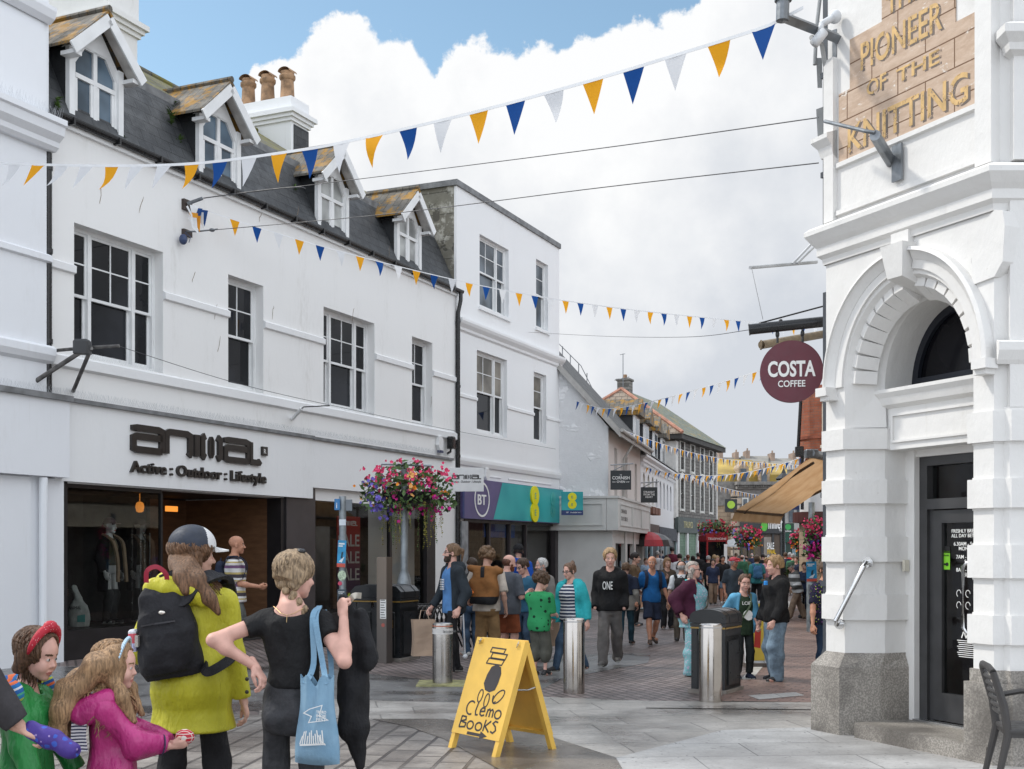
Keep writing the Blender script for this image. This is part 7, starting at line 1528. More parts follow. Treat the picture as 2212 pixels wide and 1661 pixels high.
PK = cloth('bloom_pink', (.68, .06, .16), .6, .3, 0); MG = cloth('bloom_magenta', (.55, .02, .24), .6, .3, 0); ORG = cloth('bloom_orange', (.80, .28, .03), .6, .25, 0); VIO = cloth('bloom_violet', (.17, .13, .50), .6, .3, 0); RDB = cloth('bloom_red', (.45, .03, .06), .6, .3, 0); PAL = cloth('bloom_peach', (.80, .42, .14), .6, .25, 0)
any_ = lambda x, z: True
pY = 18.4; pb = at(873, 1440, pY); o = thing('lamp_column', 'tapered galvanised column carrying the large flower basket', 'pole', pb); Z = lambda y: EYE+(YH-y)/F*pY
mb = MB(); mb.lathe([(.14, 0), (.14, .95), (.125, 1.05), (.085, 1.25), (.055, 1.32), (.048, Z(1000))], n=20); mb.obj('column', GALV, o, smooth='auto')
mb = MB(); mb.tube([(-.34, -.05, Z(1003)), (.42, .0, Z(1006))], .018, 6); mb.tube([(-.34, -.05, Z(1003)), (-.32, -.05, Z(1075))], .01, 5); mb.tube([(.42, 0, Z(1006)), (.40, 0, Z(1075))], .01, 5); mb.tube([(0, -.25, Z(1003)), (0, .2, Z(1004))], .018, 6); mb.obj('basket_bracket', GALV, o)
flower_basket('large flower basket of pink, orange and violet blooms in front of the white fascia', (pb.x+.07, pY-.10, Z(1062)), 1.50, .98, 215, [(PK, 7, lambda x, z: z > .0), (MG, 4, lambda x, z: z < .05 and (x > -.15)), (ORG, 1.2, lambda x, z: z > -.2 and z < .3), (PAL, 1.0, lambda x, z: x < .1 and -.2 < z < .3), (VIO, 1.6, lambda x, z: x < -.2 and z < .2)], 5)
pY = 24.0; pb = at(1753, 1400, pY); o = thing('lamp_column', 'grey column with a blue poster and flower basket beside the awning', 'pole', pb); Z = lambda y: EYE+(YH-y)/F*pY
mb = MB(); mb.lathe([(.10, 0), (.10, 1.0), (.07, 1.15), (.06, Z(1085))], n=14); mb.box(-.09, .07, -.12, -.07, Z(1283), Z(1262)); mb.obj('column', GALV, o, smooth='auto')
flower_basket('tall flower basket of pink and magenta blooms on the column beside the awning', (pb.x+.06, pY-.1, Z(1165)), .52, 1.05, 170, [(PK, 4, lambda x, z: z > .1), (MG, 5, lambda x, z: z < .15), (VIO, 2, lambda x, z: -.2 < z < .2)], 6, fs=.04)
poster('blue boat poster on the grey column beside the awning', 1742, 1213, 1764, 1256, 23.85, PCOL, -2)
for lab, x, y, Y, w, h, n, sd, cols in (('round red and violet flower basket before the dark shop fascia', 1616, 1163, 52, 1.15, 1.2, 120, 7, [(PK, 4, lambda x, z: z > 0), (RDB, 3, any_), (VIO, 3, lambda x, z: x < 0 and z < .1), (ORG, 2, lambda x, z: x > 0 and z < .2)]), ('dark red flower basket above the telephone kiosk', 1546, 1143, 50, 1.5, .9, 110, 8, [(RDB, 5, any_), (VIO, 3, lambda x, z: z < 0)]), ('small flower basket left of the tall magenta one by the awning', 1727, 1170, 46, .75, .9, 70, 9, [(PK, 3, any_), (RDB, 3, any_), (ORG, 1, any_)])):
 c = P(x, y, Y); flower_basket(lab, c, w, h, n, cols, sd, fs=.08)
 o = thing('basket_post', 'thin dark post under the '+lab.replace('flower basket', 'basket'), 'post', (c.x, Y+.05, 0)); mb = MB(); mb.tube([(0, 0, 0), (0, 0, c.z)], .045, 6); mb.obj('post', mat('post_dark', (.03, .03, .035), .4), o)
# ---- the yellow A-board
v0, v1, v2, v3 = at(970, 1617), at(1072, 1640), at(1200, 1622), at(1100, 1605)
o = thing('pavement_sign', 'yellow folding pavement sign hand lettered Clemo Books', 'sign', (v0+v1+v2+v3)/4); oc = o.location.copy()
YEL = mat('sign_paint_yellow', (.76, .47, .085), .42, 0, .10, 3, .1, 20); YEL2 = mat('sign_paint_yellow_edge', (.62, .34, .03), .45, 0, .2, 6)
INK = mat('marker_ink', (.035, .03, .032), .6, 0, .2)
topL, topR = (v0+v3)/2, (v1+v2)/2; topL.z = topR.z = .905
def leaf_panel(a, b, ta, tb, zlo, name, writing):
 """one leaf of the folding sign: a board between two legs"""
 a, b, ta, tb = a-oc, b-oc, ta-oc, tb-oc; xd = (b-a).normalized(); zd = (ta-a).normalized(); nn = xd.cross(zd); L = (ta-a).length; w = (b-a).length; f = zlo/ta.z
 def bx(mb, u0, u1, s0, s1, n0, n1, m=0):
  q = [a+xd*u+zd*s_*L+nn*n for n in (n0, n1) for u, s_ in ((u0, s0), (u1, s0), (u1, s1), (u0, s1))]; mb.add(q, [(0, 3, 2, 1), (4, 5, 6, 7), (0, 1, 5, 4), (1, 2, 6, 5), (2, 3, 7, 6), (3, 0, 4, 7)], m)
 mb = MB(); bx(mb, .0, w, f, .995, .008, .022); bx(mb, .03, w-.03, f, f+.03, -.012, .008); bx(mb, .03, w-.03, .955, .99, -.012, .008); bx(mb, .0, .045, f, .99, -.03, .008); bx(mb, w-.045, w, f, .99, -.03, .008); po = mb.obj('board', [YEL, YEL2], o)
 for u in (.0, w-.048): mb = MB(); bx(mb, u, u+.048, 0.0, f, -.03, .015); mb.obj('leg', YEL, o)
 if writing:
  O = a+nn*.0225; S = lambda pts, ww: mk.stroke([(x*w, y*L) for x, y in pts], ww, O, xd, zd, .002); mk = MB()
  el = lambda cx, cy, rx, ry, t0=0, t1=6.4, tl=0: [(cx+rx*math.cos(t)*math.cos(tl)-ry*math.sin(t)*math.sin(tl)*1.0, cy+ry*math.sin(t)*math.cos(tl)+rx*math.cos(t)*math.sin(tl)) for t in [t0+(t1-t0)*i/22 for i in range(23)]]
  lw = .011
  for x0, x1, y0, y1, sk in ((.36, .64, .875, .915, .02), (.40, .70, .825, .870, .02), (.34, .66, .775, .82, .03)): S([(x0, y0), (x0+sk, y1), (x1+sk, y1-.004), (x1, y0-.004), (x0, y0)], lw)
  body = el(.55, .655, .17, .118); mk.poly([O+nn*.001+xd*x*w+zd*y*L for x, y in [(.40, .60), (.42, .68), (.47, .75), (.56, .773), (.66, .755), (.70, .70), (.69, .62), (.66, .555), (.56, .53), (.46, .545)]])
  S(el(.40, .49, .045, .055, tl=-.25), lw); S(el(.55, .46, .045, .058, tl=-.05), lw); S(el(.77, .505, .105, .045, tl=.45), lw); S(el(.70, .49, .04, .04, 2.6, 5.6), lw)
  def word(glyphs, x0, y0, sx, sy):
   for g, dx in glyphs:
    for pts in G_[g]: S([(x0+(dx+px)*sx, y0+py*sy-(dx*.02)*0) for px, py in pts], .014)
  arc = lambda cx, cy, rx, ry, t0, t1: [(cx+rx*math.cos(t0+(t1-t0)*i/14), cy+ry*math.sin(t0+(t1-t0)*i/14)) for i in range(15)]
  G_ = {'C': [arc(.5, .5, .42, .55, .9, 5.2)], 'l': [[(.1, 1.05), (.0, .3), (.08, .0), (.3, .02)]], 'e': [[(.0, .32), (.45, .40), (.42, .62), (.2, .66), (.03, .45), (.05, .12), (.25, .0), (.5, .10)]], 'm': [[(.0, .0), (.05, .62)], [(.05, .5), (.2, .64), (.3, .5), (.3, .0)], [(.3, .5), (.48, .64), (.6, .5), (.62, .0)]], 'o': [arc(.3, .32, .3, .34, 1.2, 7.5)], 'B': [[(.05, .0), (.1, 1.0)], [(.1, .98), (.5, .95), (.55, .7), (.12, .52)], [(.12, .52), (.62, .42), (.6, .1), (.05, .0)]], 'k': [[(.05, .0), (.1, 1.0)], [(.6, .95), (.12, .42)], [(.15, .45), (.6, .0)]], 's': [[(.55, .95), (.3, 1.0), (.12, .8), (.4, .55), (.5, .25), (.3, .0), (.05, .1)]]}
  word([('C', 0), ('l', 1.05), ('e', 1.5), ('m', 2.2), ('o', 3.0)], .17, .325, .205, .105)
  word([('B', 0), ('o', .78), ('o', 1.6), ('k', 2.35), ('s', 3.05)], .12, .20, .215, .10)
  mk.poly([O+nn*.001+xd*x*w+zd*y*L for x, y in [(.33, .150), (.60, .150), (.60, .128), (.75, .163), (.60, .198), (.60, .176), (.33, .176)]]); mk.obj('lettering', INK, po)
  mk = MB()
  for u in (.06, w-.08):
   for dz in (0, .02): mk.tube([a+xd*u+zd*(.955*L-dz)+nn*.03, a+xd*(u+.025)+zd*(.965*L-dz)+nn*.045, a+xd*(u+.01)+zd*(.985*L-dz)+nn*.03], .005, 6)
  mk.obj('hinge_clip', STEEL, o)
leaf_panel(v0, v1, topL, topR, .13, 'front', True); leaf_panel(v2, v3, topR, topL, .13, 'back', False)
mb = MB(); mb.tube([topR.lerp(v1, .42)-oc, topR.lerp(v1, .42).lerp(topR.lerp(v2, .42), .55)-oc-Vector((0, 0, .01)), topR.lerp(v2, .42)-oc+Vector((-.01, 0, .01))], .006, 6); mb.obj('stay_bar', STEEL, o)
# ---- cycle stand, paper bag
p = at(925, 1395, 19.6); o = thing('cycle_rack', 'curved black ribbed metal rack behind the paper bag', 'rack', p, rad(-20)); mb = MB()
for i in range(26):
 x = -.50+i*.075; c = [(x, -.25+.30*math.cos(t)-.05, .42+.32*math.sin(t)) for t in [math.pi*k/9-.1 for k in range(10)]]; mb.tube([(x, -.25, .1)]+[(x, y, z) for x, y, z in c[::-1]][:], .015, 6, caps=False)
mb.tube([(-.52, -.05, .75), (1.5, -.05, .75)], .02, 6); mb.tube([(-.52, -.56, .36), (1.5, -.56, .36)], .02, 6); mb.tube([(-.52, -.3, .0), (-.52, -.3, .72)], .03, 6); mb.tube([(1.5, -.3, 0), (1.5, -.3, .72)], .03, 6); mb.obj('ribs', BLACK, o, smooth='auto')
# ---- other boards
def frame_board(label, x, ybot, ytop, w, cols, rz=0, face=None, round_=False):
 p = at(x, ybot); h = EYE-(ytop-YH)/F*p.y; o = thing('pavement_sign', label, 'sign', p, rz); mb = MB(Matrix.Rotation(rad(-6), 4, 'X')); mb.bbox(-w/2, w/2, -.03, .01, .05, h, .05 if round_ else .006); mb.obj('frame', cols[0], o)
 mb = MB(Matrix.Rotation(rad(-6), 4, 'X')); mb.box(-w/2+.035, w/2-.035, -.034, -.030, .09, h-.04); mb.obj('poster_panel', cols[1], o)
 mb = MB(); mb.box(-w/2-.01, w/2+.01, -.12, .16, 0, .06); mb.obj('base', mat('board_base', (.10, .085, .075), .6), o); mb = MB(Matrix.Rotation(rad(-6), 4, 'X'))
 if face: face(mb, w, h); mb.obj('print', cols[2:], o)
 return o
def fc(mb, w, h): mb.text('BREAKFAST', .07, (-w/2+.06, -.036, h*.80), (1, 0, 0), (0, 0, 1), 0, .001, fit=w*.7); mb.text('CLUB', .16, (-w/2+.06, -.036, h*.66), (1, 0, 0), (0, 0, 1), 0, .001, fit=w*.75); mb.poly([(w*.35*math.cos(q)*.8, -.036, h*.36+w*.3*math.sin(q)) for q in [k*.5 for k in range(12)]], 1)
frame_board('white cafe pavement board lettered BREAKFAST CLUB', 1381, 1322, 1262, .56, [mat('board_black', (.02, .022, .024), .5), mat('board_pale', (.48, .55, .58), .6), mat('board_ink', (.10, .15, .18), .6), mat('board_pastry', (.45, .25, .15), .7, 0, .4, 15)], rad(8), fc)
o_ = board_sign('black rounded top board lettered CORNISH OVEN over the cafe board', (1379, 1258, 31.9), .56, .24, [('CORNISH', 0, -.01, .48, .12), ('OVEN', 0, -.10, .2, .07)], SB, PW, False)
def fy(mb, w, h):
 mb.poly([(-.03, -.036, .28), (.06, -.036, .26), (.075, -.036, .5), (.03, -.036, .62), (-.01, -.036, .5)], 0); mb.text('83', .08, (-.09, -.036, h*.78), (1, 0, 0), (0, 0, 1), 2, .001)
 for k in range(9): mb.poly([(.02+.05*math.cos(k), -.036, .70+.07*math.sin(k*1.7)), (.04+.05*math.cos(k), -.036, .71+.07*math.sin(k*1.7)), (.03+.05*math.cos(k), -.036, .74+.07*math.sin(k*1.7))], 1)
BY = [mat('board_white', (.68, .70, .72), .5), mat('board_yellow', (.62, .45, .06), .6), mat('bottle_red', (.45, .03, .02), .5), mat('sprig_green', (.12, .2, .03), .6), mat('board_orange', (.6, .3, .03), .6)]
frame_board('yellow and white pavement board with red bottle beside the girl', 1633, 1441, 1313, .30, BY, rad(4), fy, True)
frame_board('yellow pavement board half hidden behind the red bottle board', 1650, 1418, 1298, .28, BY, rad(10), fy, True)
# ---- cafe chair at the right edge
p = Vector((3.46, 7.95, .012)); o = thing('cafe_chair', 'dark grey plastic slatted cafe chair at the right edge', 'chair', p, rad(78)); CHM = mat('chair_grey', (.040, .037, .036), .5, 0, .1, 8)
sw_, sd_ = .23, .22
mb = MB(); mb.bbox(-sw_, sw_, -sd_, sd_, .43, .455, .01); mb.box(-sw_+.01, sw_-.01, -sd_+.01, sd_-.01, .40, .43); mb.obj('seat', CHM, o)
for x, y in ((-1, -1), (1, -1)): mb = MB(); mb.tube([(x*.205, y*.19, .43), (x*.225, y*.24, 0)], [.026, .017], 8); mb.obj('leg', CHM, o, smooth='auto')
for x in (-1, 1): mb = MB(); mb.tube([(x*.225, .30, 0), (x*.205, .21, .42), (x*.205, .235, .60), (x*.20, .30, .82)], [.018, .027, .026, .022], 8); mb.obj('leg', CHM, o, smooth='auto')
mb = MB(); mb.tube([(-.20, .30, .82), (-.10, .315, .85), (.10, .315, .85), (.20, .30, .82)], .022, 8)
for k in range(6): z = .55+.045*k; y = .225+.065*((z-.55)/.27); mb.tube([(-.20, y, z), (-.08, y+.022, z), (.08, y+.022, z), (.20, y, z)], .013, 6)
mb.obj('backrest', CHM, o, smooth='auto')
mb = MB(); mb.tube([(.215, .23, .62), (.235, .05, .655), (.235, -.19, .655), (.22, -.215, .43)], .02, 8); mb.obj('armrest', CHM, o, smooth='auto')
# ---- far kiosk, lantern, cart, parasol, bicycle
p = at(1540, 1290, 50); o = thing('telephone_kiosk', 'red telephone kiosk with glazed sides among the crowd', 'kiosk', p, rad(12)); RD = mat('kiosk_red', (.30, .012, .018), .4, 0, .15); mb = MB()
for x in (-.45, .39):
 for y in (-.45, .39): mb.box(x, x+.06, y, y+.06, 0, 2.05)
for z in (.0, .45, 2.0): mb.box(-.45, .45, -.45, .45, z, z+.08)
mb.box(-.47, .47, -.47, .47, 2.05, 2.24); mb.prism([(-.47*math.cos(q), 2.24+.17*math.sin(q)) for q in [math.pi*k/10 for k in range(11)]], -.46, .46, 'y'); mb.obj('frame', RD, o)
mb = MB(); mb.quad((-.4, -.43, .5), (.4, -.43, .5), (.4, -.43, 2.0), (-.4, -.43, 2.0)); mb.quad((.43, -.4, .5), (.43, .4, .5), (.43, .4, 2.0), (.43, -.4, 2.0)); mb.quad((-.43, -.4, .5), (-.43, .4, .5), (-.43, .4, 2.0), (-.43, -.4, 2.0)); mb.obj('pane', GLASS, o)
mb = MB(); mb.text('TELEPHONE', .12, (-.4, -.475, 2.08), (1, 0, 0), (0, 0, 1), 0, .002, fit=.8); mb.box(.30, .44, -.47, -.46, .9, 1.9, 0); mb.obj('lettering', PW, o)
Y = 58; p = at(1693, 1270, Y); o = thing('street_lantern', 'black street lantern post before the dark stone shops', 'street lamp', p); Z = lambda y: EYE+(YH-y)/F*Y
mb = MB(); mb.lathe([(.14, 0), (.14, .8), (.08, 1.0), (.06, Z(1062))], n=10); mb.tube([(-.35, 0, Z(1066)), (.35, 0, Z(1066))], .035, 6); mb.obj('post', BLACK, o)
mb = MB(); mb.lathe([(.20, Z(1058)), (.36, Z(1036)), (.40, Z(1034)), (.12, Z(1022)), (.05, Z(1014)), (.02, Z(1006))], n=6); mb.obj('lantern', BLACK, o); mb = MB(); mb.lathe([(.21, Z(1056)), (.35, Z(1038))], n=6, caps=False); mb.obj('lamp_glass', mat('lamp_glass', (.45, .47, .46), .3), o)
p = at(1400, 1290, 42); o = thing('food_cart', 'food cart under a red and black domed canopy', 'cart', p, rad(-15)); mb = MB()
mb.box(-.55, .55, -.4, .4, .1, .95); mb.obj('body', mat('cart_brown', (.07, .035, .03), .6), o)
mb = MB(); n = 16; ring_ = lambda k, rr, z: [(rr*math.cos(2*math.pi*i/n), rr*math.sin(2*math.pi*i/n), z) for i in range(n)]; pr_ = [(.88, 1.78), (.80, 2.0), (.6, 2.16), (.3, 2.26), (.02, 2.3)]; v = []
for rr, z in pr_: v += ring_(0, rr, z)
for j in range(len(pr_)-1):
 for i in range(n): mb.add([v[j*n+i], v[j*n+(i+1) % n], v[(j+1)*n+(i+1) % n], v[(j+1)*n+i]], [(0, 1, 2, 3)], 0 if (i // 2) % 2 == 0 else 1)
mb.obj('canopy', [mat('canopy_red', (.35, .01, .02), .5), mat('canopy_black', (.03, .03, .03), .35)], o, smooth='auto')
for x in (-.5, .5): mb = MB(); mb.tube([(x, -.35, .9), (x, -.35, 1.9)], .02, 5); mb.obj('pole', STEEL, o)
Y = 54; p = at(1585, 1270, Y); o = thing('parasol', 'pale grey parasol beside the red kiosk', 'parasol', p); Z = lambda y: EYE+(YH-y)/F*Y
mb = MB(); mb.lathe([(1.1, Z(1181)), (.6, Z(1172)), (.02, Z(1163))], n=8, caps=False); mb.obj('canopy', mat('parasol_grey', (.45, .46, .46), .8), o); mb = MB(); mb.tube([(0, 0, 0), (0, 0, Z(1163))], .025, 5); mb.obj('pole', STEEL, o)
p = at(1737, 1332); o = thing('bicycle', 'black bicycle leaning by the grey column', 'bicycle', p, rad(70)); 
def wheel(x):
 mb = MB(); mb.add([(x+r_*math.cos(q), y, .33+r_*math.sin(q)) for q in [2*math.pi*i/24 for i in range(24)] for r_, y in ((.33, 0), (.315, .018), (.30, 0), (.315, -.018))], [(4*i+j, 4*i+(j+1) % 4, (4*((i+1) % 24))+(j+1) % 4, (4*((i+1) % 24))+j) for i in range(24) for j in range(4)]); wo = mb.obj('wheel', BLACK, o)
 mb = MB(); [mb.tube([(x, 0, .33), (x+.3*math.cos(q), 0, .33+.3*math.sin(q))], .003, 3, caps=False) for q in [i*.5 for i in range(12)]]; mb.obj('spokes', STEEL, wo)
wheel(-.5); wheel(.52); mb = MB()
for a, b in (((-.5, .33), (-.15, .30)), ((-.15, .30), (.32, .72)), ((-.15, .30), (-.25, .85)), ((-.22, .72), (.30, .78)), ((-.5, .33), (-.22, .72)), ((.30, .90), (.52, .33)), ((.30, .90), (.28, .98))): mb.tube([(a[0], 0, a[1]), (b[0], 0, b[1])], .018, 6)
mb.obj('frame', BLACK, o); mb = MB(); mb.bbox(-.36, -.14, -.06, .06, .85, .90, .02); mb.obj('saddle', BLACK, o); mb = MB(); mb.tube([(.22, -.28, .98), (.28, 0, 1.0), (.22, .28, .98)], .014, 6); mb.obj('handlebar', BLACK, o); mb = MB(); mb.box(.40, .62, -.14, .14, .75, .92); mb.obj('basket', BLACK, o)
o = thing('planter_table', 'small wooden planter table with herbs by the pavement', 'table', at(1704, 1330, 33)); mb = MB(); mb.box(-.7, .7, -.3, .3, .78, .84); [mb.box(x, x+.06, -.28, -.22, 0, .78) for x in (-.68, .62)]; mb.obj('tabletop', mat('table_wood', (.22, .15, .09), .7), o); fern(o, (0, 0, 1.0), .3, 12, 60)
o = thing('wire_bracket', 'rusty wall bracket arms with black junction box under the first window', 'bracket', FA.w(U(170), 0, 4.5)); o0 = o.location.copy(); mb = MB(); W_ = lambda x, y, d: P(x, y, FA.Y(U(x, d), d))-o0
mb.tube([W_(70, 828, -.02), W_(190, 750, -.9)], .035, 8); mb.tube([W_(158, 845, -.02), W_(197, 752, -.9)], .03, 8); mb.tube([W_(122, 757, -.1), W_(175, 752, -.7), W_(258, 747, -1.2)], .025, 8); mb.obj('arm', mat('rusty_steel', (.13, .125, .12), .6, .4, .5, 8, .3), o, smooth='auto'); mb = MB(); q = W_(178, 752, -.8); mb.bbox(q.x-.11, q.x+.11, q.y-.1, q.y+.1, q.z-.08, q.z+.12, .03); mb.obj('junction_box', mat('box_black', (.04, .042, .045), .5), o)
o = thing('cable_hook', 'short pale stub bracket with thin black rod on the white wall', 'bracket', FA.w(U(640), 0, 4.4)); o0 = o.location.copy(); mb = MB(); mb.tube([W_(632, 905, -.02), W_(652, 882, -.4)], .035, 8); mb.obj('stub', WHITE_F, o); mb = MB(); mb.tube([W_(652, 882, -.4), W_(656, 879, -.45), W_(712, 876, -.75)], .012, 6); mb.obj('rod', BLACK, o)
o = thing('anchor_plate', 'wall anchor plates with cable shackles and a bundle of spare bunting', 'anchor', FA.w(U(400), 0, 6.8)); o0 = o.location.copy(); mb = MB()
for y, h in ((440, 22), (500, 12)): a = W_(392, y-h*.5, -.0); b = W_(410, y+h*.5+8, -.0); mb.add([a, Vector((b.x, b.y, a.z)), b, Vector((a.x, a.y, b.z))]+[q+Vector((.05, -.025, 0)) for q in (a, Vector((b.x, b.y, a.z)), b, Vector((a.x, a.y, b.z)))], [(4, 7, 6, 5), (0, 4, 5, 1), (1, 5, 6, 2), (2, 6, 7, 3), (3, 7, 4, 0)])
mb.obj('plate', mat('anchor_dark', (.05, .035, .03), .6), o)
mb = MB(); mb.tube([W_(405, 440, -.08), W_(438, 428, -.3)], .03, 8); mb.tube([W_(402, 500, -.05), W_(425, 500, -.2), W_(470, 495, -.4)], .014, 6); mb.ball(W_(458, 497, -.4), (.05, .05, .03)); mb.obj('shackle', ZINC, o)
mb = MB(); mb.ball(W_(396, 517, -.1), (.07, .07, .09)); mb.tube([W_(400, 502, -.1), W_(412, 512, -.15), W_(408, 524, -.1)], .006, 5); mb.obj('wall_light', mat('fitting_blue', (.03, .05, .12), .4), o)
mb = MB()
for k, (x, y, m) in enumerate(((410, 452, 0), (418, 458, 1), (430, 462, 1), (408, 468, 2), (414, 474, 2), (420, 466, 0), (405, 478, 0))): a = W_(x, y-10, -.15); mb.poly([a, a+Vector((.16, -.03, -.03)), a+Vector((.06+.02*k, -.02, -.30))], m)
mb.stroke([(.0, .0), (.08, -.15), (.10, -.35), (.2, -.45)], .03, W_(404, 445, -.2), (1, -.2, 0), (0, 0, 1), .003, 0); mb.obj('spare_bunting', [mat('flag_white', (.74, .75, .76), .8), mat('flag_blue', (.01, .065, .24), .7), mat('flag_yellow', (.75, .33, .02), .7)], o)
# ================================================================ bunting and wires
def flagmat(n, col):
 t = NT(n); t.done(col, .8, 0, .2); tr = t.N.new('ShaderNodeBsdfTranslucent'); tr.inputs[0].default_value = col+(1,); m = t.N.new('ShaderNodeMixShader'); m.inputs[0].default_value = .42; t.L.new(t.b.outputs[0], m.inputs[1]); t.L.new(tr.outputs[0], m.inputs[2]); t.L.new(m.outputs[0], t.out.inputs[0]); return t.mat
FLG = [flagmat('bunting_yellow', (.82, .38, .02)), flagmat('bunting_blue', (.012, .075, .29)), flagmat('bunting_white', (.74, .75, .77))]
def curve(ctrl, n):
 """smooth curve through 3-D control points"""
 k = len(ctrl); out = []
 for i in range(k-1):
  p0, p1, p2, p3 = ctrl[max(i-1, 0)], ctrl[i], ctrl[i+1], ctrl[min(i+2, k-1)]
  for j in range(n): t = j/n; out.append(.5*((2*p1)+(p2-p0)*t+(2*p0-5*p1+4*p2-p3)*t*t+(3*p1-p0-3*p2+p3)*t**3))
 return out+[ctrl[-1]]
def bunting(label, px, Y0, Y1, pitch, size, start=0, wind=(0, 0, 0), first=.3, seed=1, tape=.02, gust=None, pale=0):
 xs = [p[0] for p in px]; x0, x1 = xs[0], xs[-1]
 dep = lambda x: 1/((1/Y0)*(1-(x-x0)/(x1-x0))+(1/Y1)*((x-x0)/(x1-x0)))
 c = curve([P(x, y, dep(x)) for x, y in px], 12); o = thing('bunting_string', label, 'bunting', c[0], 0, 'strings of triangular bunting'); o0 = c[0]; c = [p-o0 for p in c]
 mb = MB(); d = (c[-1]-c[0]); 
 for i in range(len(c)-1): a, b = c[i], c[i+1]; mb.add([a, b, b-Vector((0, 0, tape)), a-Vector((0, 0, tape)), a+Vector((.002, .003, 0)), b+Vector((.002, .003, 0)), b+Vector((.002, .003, -tape)), a+Vector((.002, .003, -tape))], [(0, 1, 2, 3), (4, 7, 6, 5), (0, 4, 5, 1), (3, 2, 6, 7)])
 mb.obj('tape', mat('tape_white', (.72, .73, .74), .7, 0, .05), o)
 L = [0]
 for i in range(len(c)-1): L.append(L[-1]+(c[i+1]-c[i]).length)
 def at_(s):
  for i in range(len(L)-1):
   if s <= L[i+1]: return c[i].lerp(c[i+1], (s-L[i])/(L[i+1]-L[i]+1e-9))
  return c[-1]
 r = random.Random(seed); s = first; k = start
 while s+size*.62 < L[-1]:
  a, b = at_(s), at_(s+size*.68); e = (b-a); g_ = gust(s/L[-1]) if gust else 0; w = Vector(wind)*(1+g_*3)+Vector((r.gauss(0, .035), r.gauss(0, .06), 0)); w = w+Vector((-.95, -.25, .30))*g_
  dn = (Vector((0, 0, -1))+w).normalized(); tip = (a+b)/2+dn*size-Vector((0, 0, tape)); a, b = a-Vector((0, 0, tape*.8)), b-Vector((0, 0, tape*.8)); nn = e.cross(dn).normalized(); mb = MB(); rows = 5; v = []
  cv = r.gauss(0, .03)+g_*.10
  for j in range(rows+1):
   t = j/rows; wob = nn*size*cv*math.sin(math.pi*t)*2
   for q in (0, .5, 1): v.append(a.lerp(tip, t).lerp(b.lerp(tip, t), q)+wob+nn*size*.02*math.sin(3.1*q)*(1-t))
  mb.add(v, [(3*j+q, 3*j+q+1, 3*j+4+q, 3*j+3+q) for j in range(rows) for q in (0, 1)]); mb.obj('flag', FLG[2 if pale and k % 3 == 1 and .08 < s/L[-1] < pale else k % 3], o, smooth=True); k += 1; s += pitch  # pale: blue flags towards the left turned white, back light put into the colour
 return o
bunting('nearest bunting string crossing high from the left edge to the steel pole arm', [(-180, 345), (0, 350), (210, 355), (420, 350), (640, 322), (760, 300), (1000, 245), (1250, 178), (1460, 115), (1640, 58), (1690, 36), (1735, 12)], 15.5, 10.3, .405, .31, 1, (0, 0, 0), .1, 3, .03, gust=lambda s: max(0, .55-1.25*abs(s-.22)) if s < .5 else 0, pale=.43)
bunting('second bunting string from the wall anchor down to the awning side', [(408, 440), (520, 478), (700, 532), (900, 584), (1100, 628), (1300, 660), (1500, 683), (1660, 697), (1790, 704)], 20.3, 31, .42, .27, 0, (0, 0, 0), .75, 4, .018)
bunting('bunting string rising from the rubble gable to the round wine sign', [(1240, 864), (1310, 882), (1400, 868), (1500, 842), (1640, 800), (1760, 755)], 35, 24, .36, .26, 1, (-.25, 0, .05), .2, 5, .015)
bunting('bunting string from the gable eaves across the stone building', [(1325, 920), (1400, 948), (1500, 978), (1600, 995), (1745, 1006)], 36, 58, .29, .25, 0, (0, 0, 0), .2, 6, .02)
bunting('lower bunting string sagging from the white terrace to the awning', [(1385, 1005), (1430, 1018), (1480, 1024), (1540, 1027), (1620, 1018), (1700, 998), (1760, 975)], 44, 34, .24, .23, 2, (-.30, 0, .1), .2, 7, .018)
bunting('lowest bunting string crossing in front of the stone building', [(1470, 1022), (1510, 1036), (1560, 1052), (1620, 1066), (1690, 1076)], 47, 66, .27, .25, 0, (0, 0, 0), .2, 8, .02)
def wire(label, ctrl, r_=.006):
 c = curve(ctrl, 10); o0 = c[0]; mb = MB(); mb.tube([p-o0 for p in c], r_, 5); o = mb.obj('overhead_wire', mat('wire_dark', (.06, .06, .065), .6), loc=o0); tag(o, label, 'wire')
wire('upper overhead wire from the wall anchor to the corner pipe', [P(438, 428, 20.2), P(830, 380, 17.5), P(1300, 320, 14), P(1768, 254, 11)])
wire('lower overhead wire below the upper one to the corner pipe', [P(425, 500, 20.2), P(830, 463, 17.5), P(1300, 405, 14), P(1768, 352, 11)])
wire('thin faint wire crossing the sky above the brick house', [P(1133, 717, 34), P(1300, 726, 26), P(1480, 728, 18), P(1622, 712, 12)], .004)
wire('thin sagging wire along the white shop wall', [P(258, 748, 18.2), P(520, 830, 20), P(760, 885, 24), P(980, 930, 29), P(1200, 970, 35)], .005)
wire('loose white cable hanging off the upper wire by a dormer', [P(440, 428, 20.1), P(560, 412, 19.3), P(640, 404, 18.8), P(660, 407, 18.7)], .010)
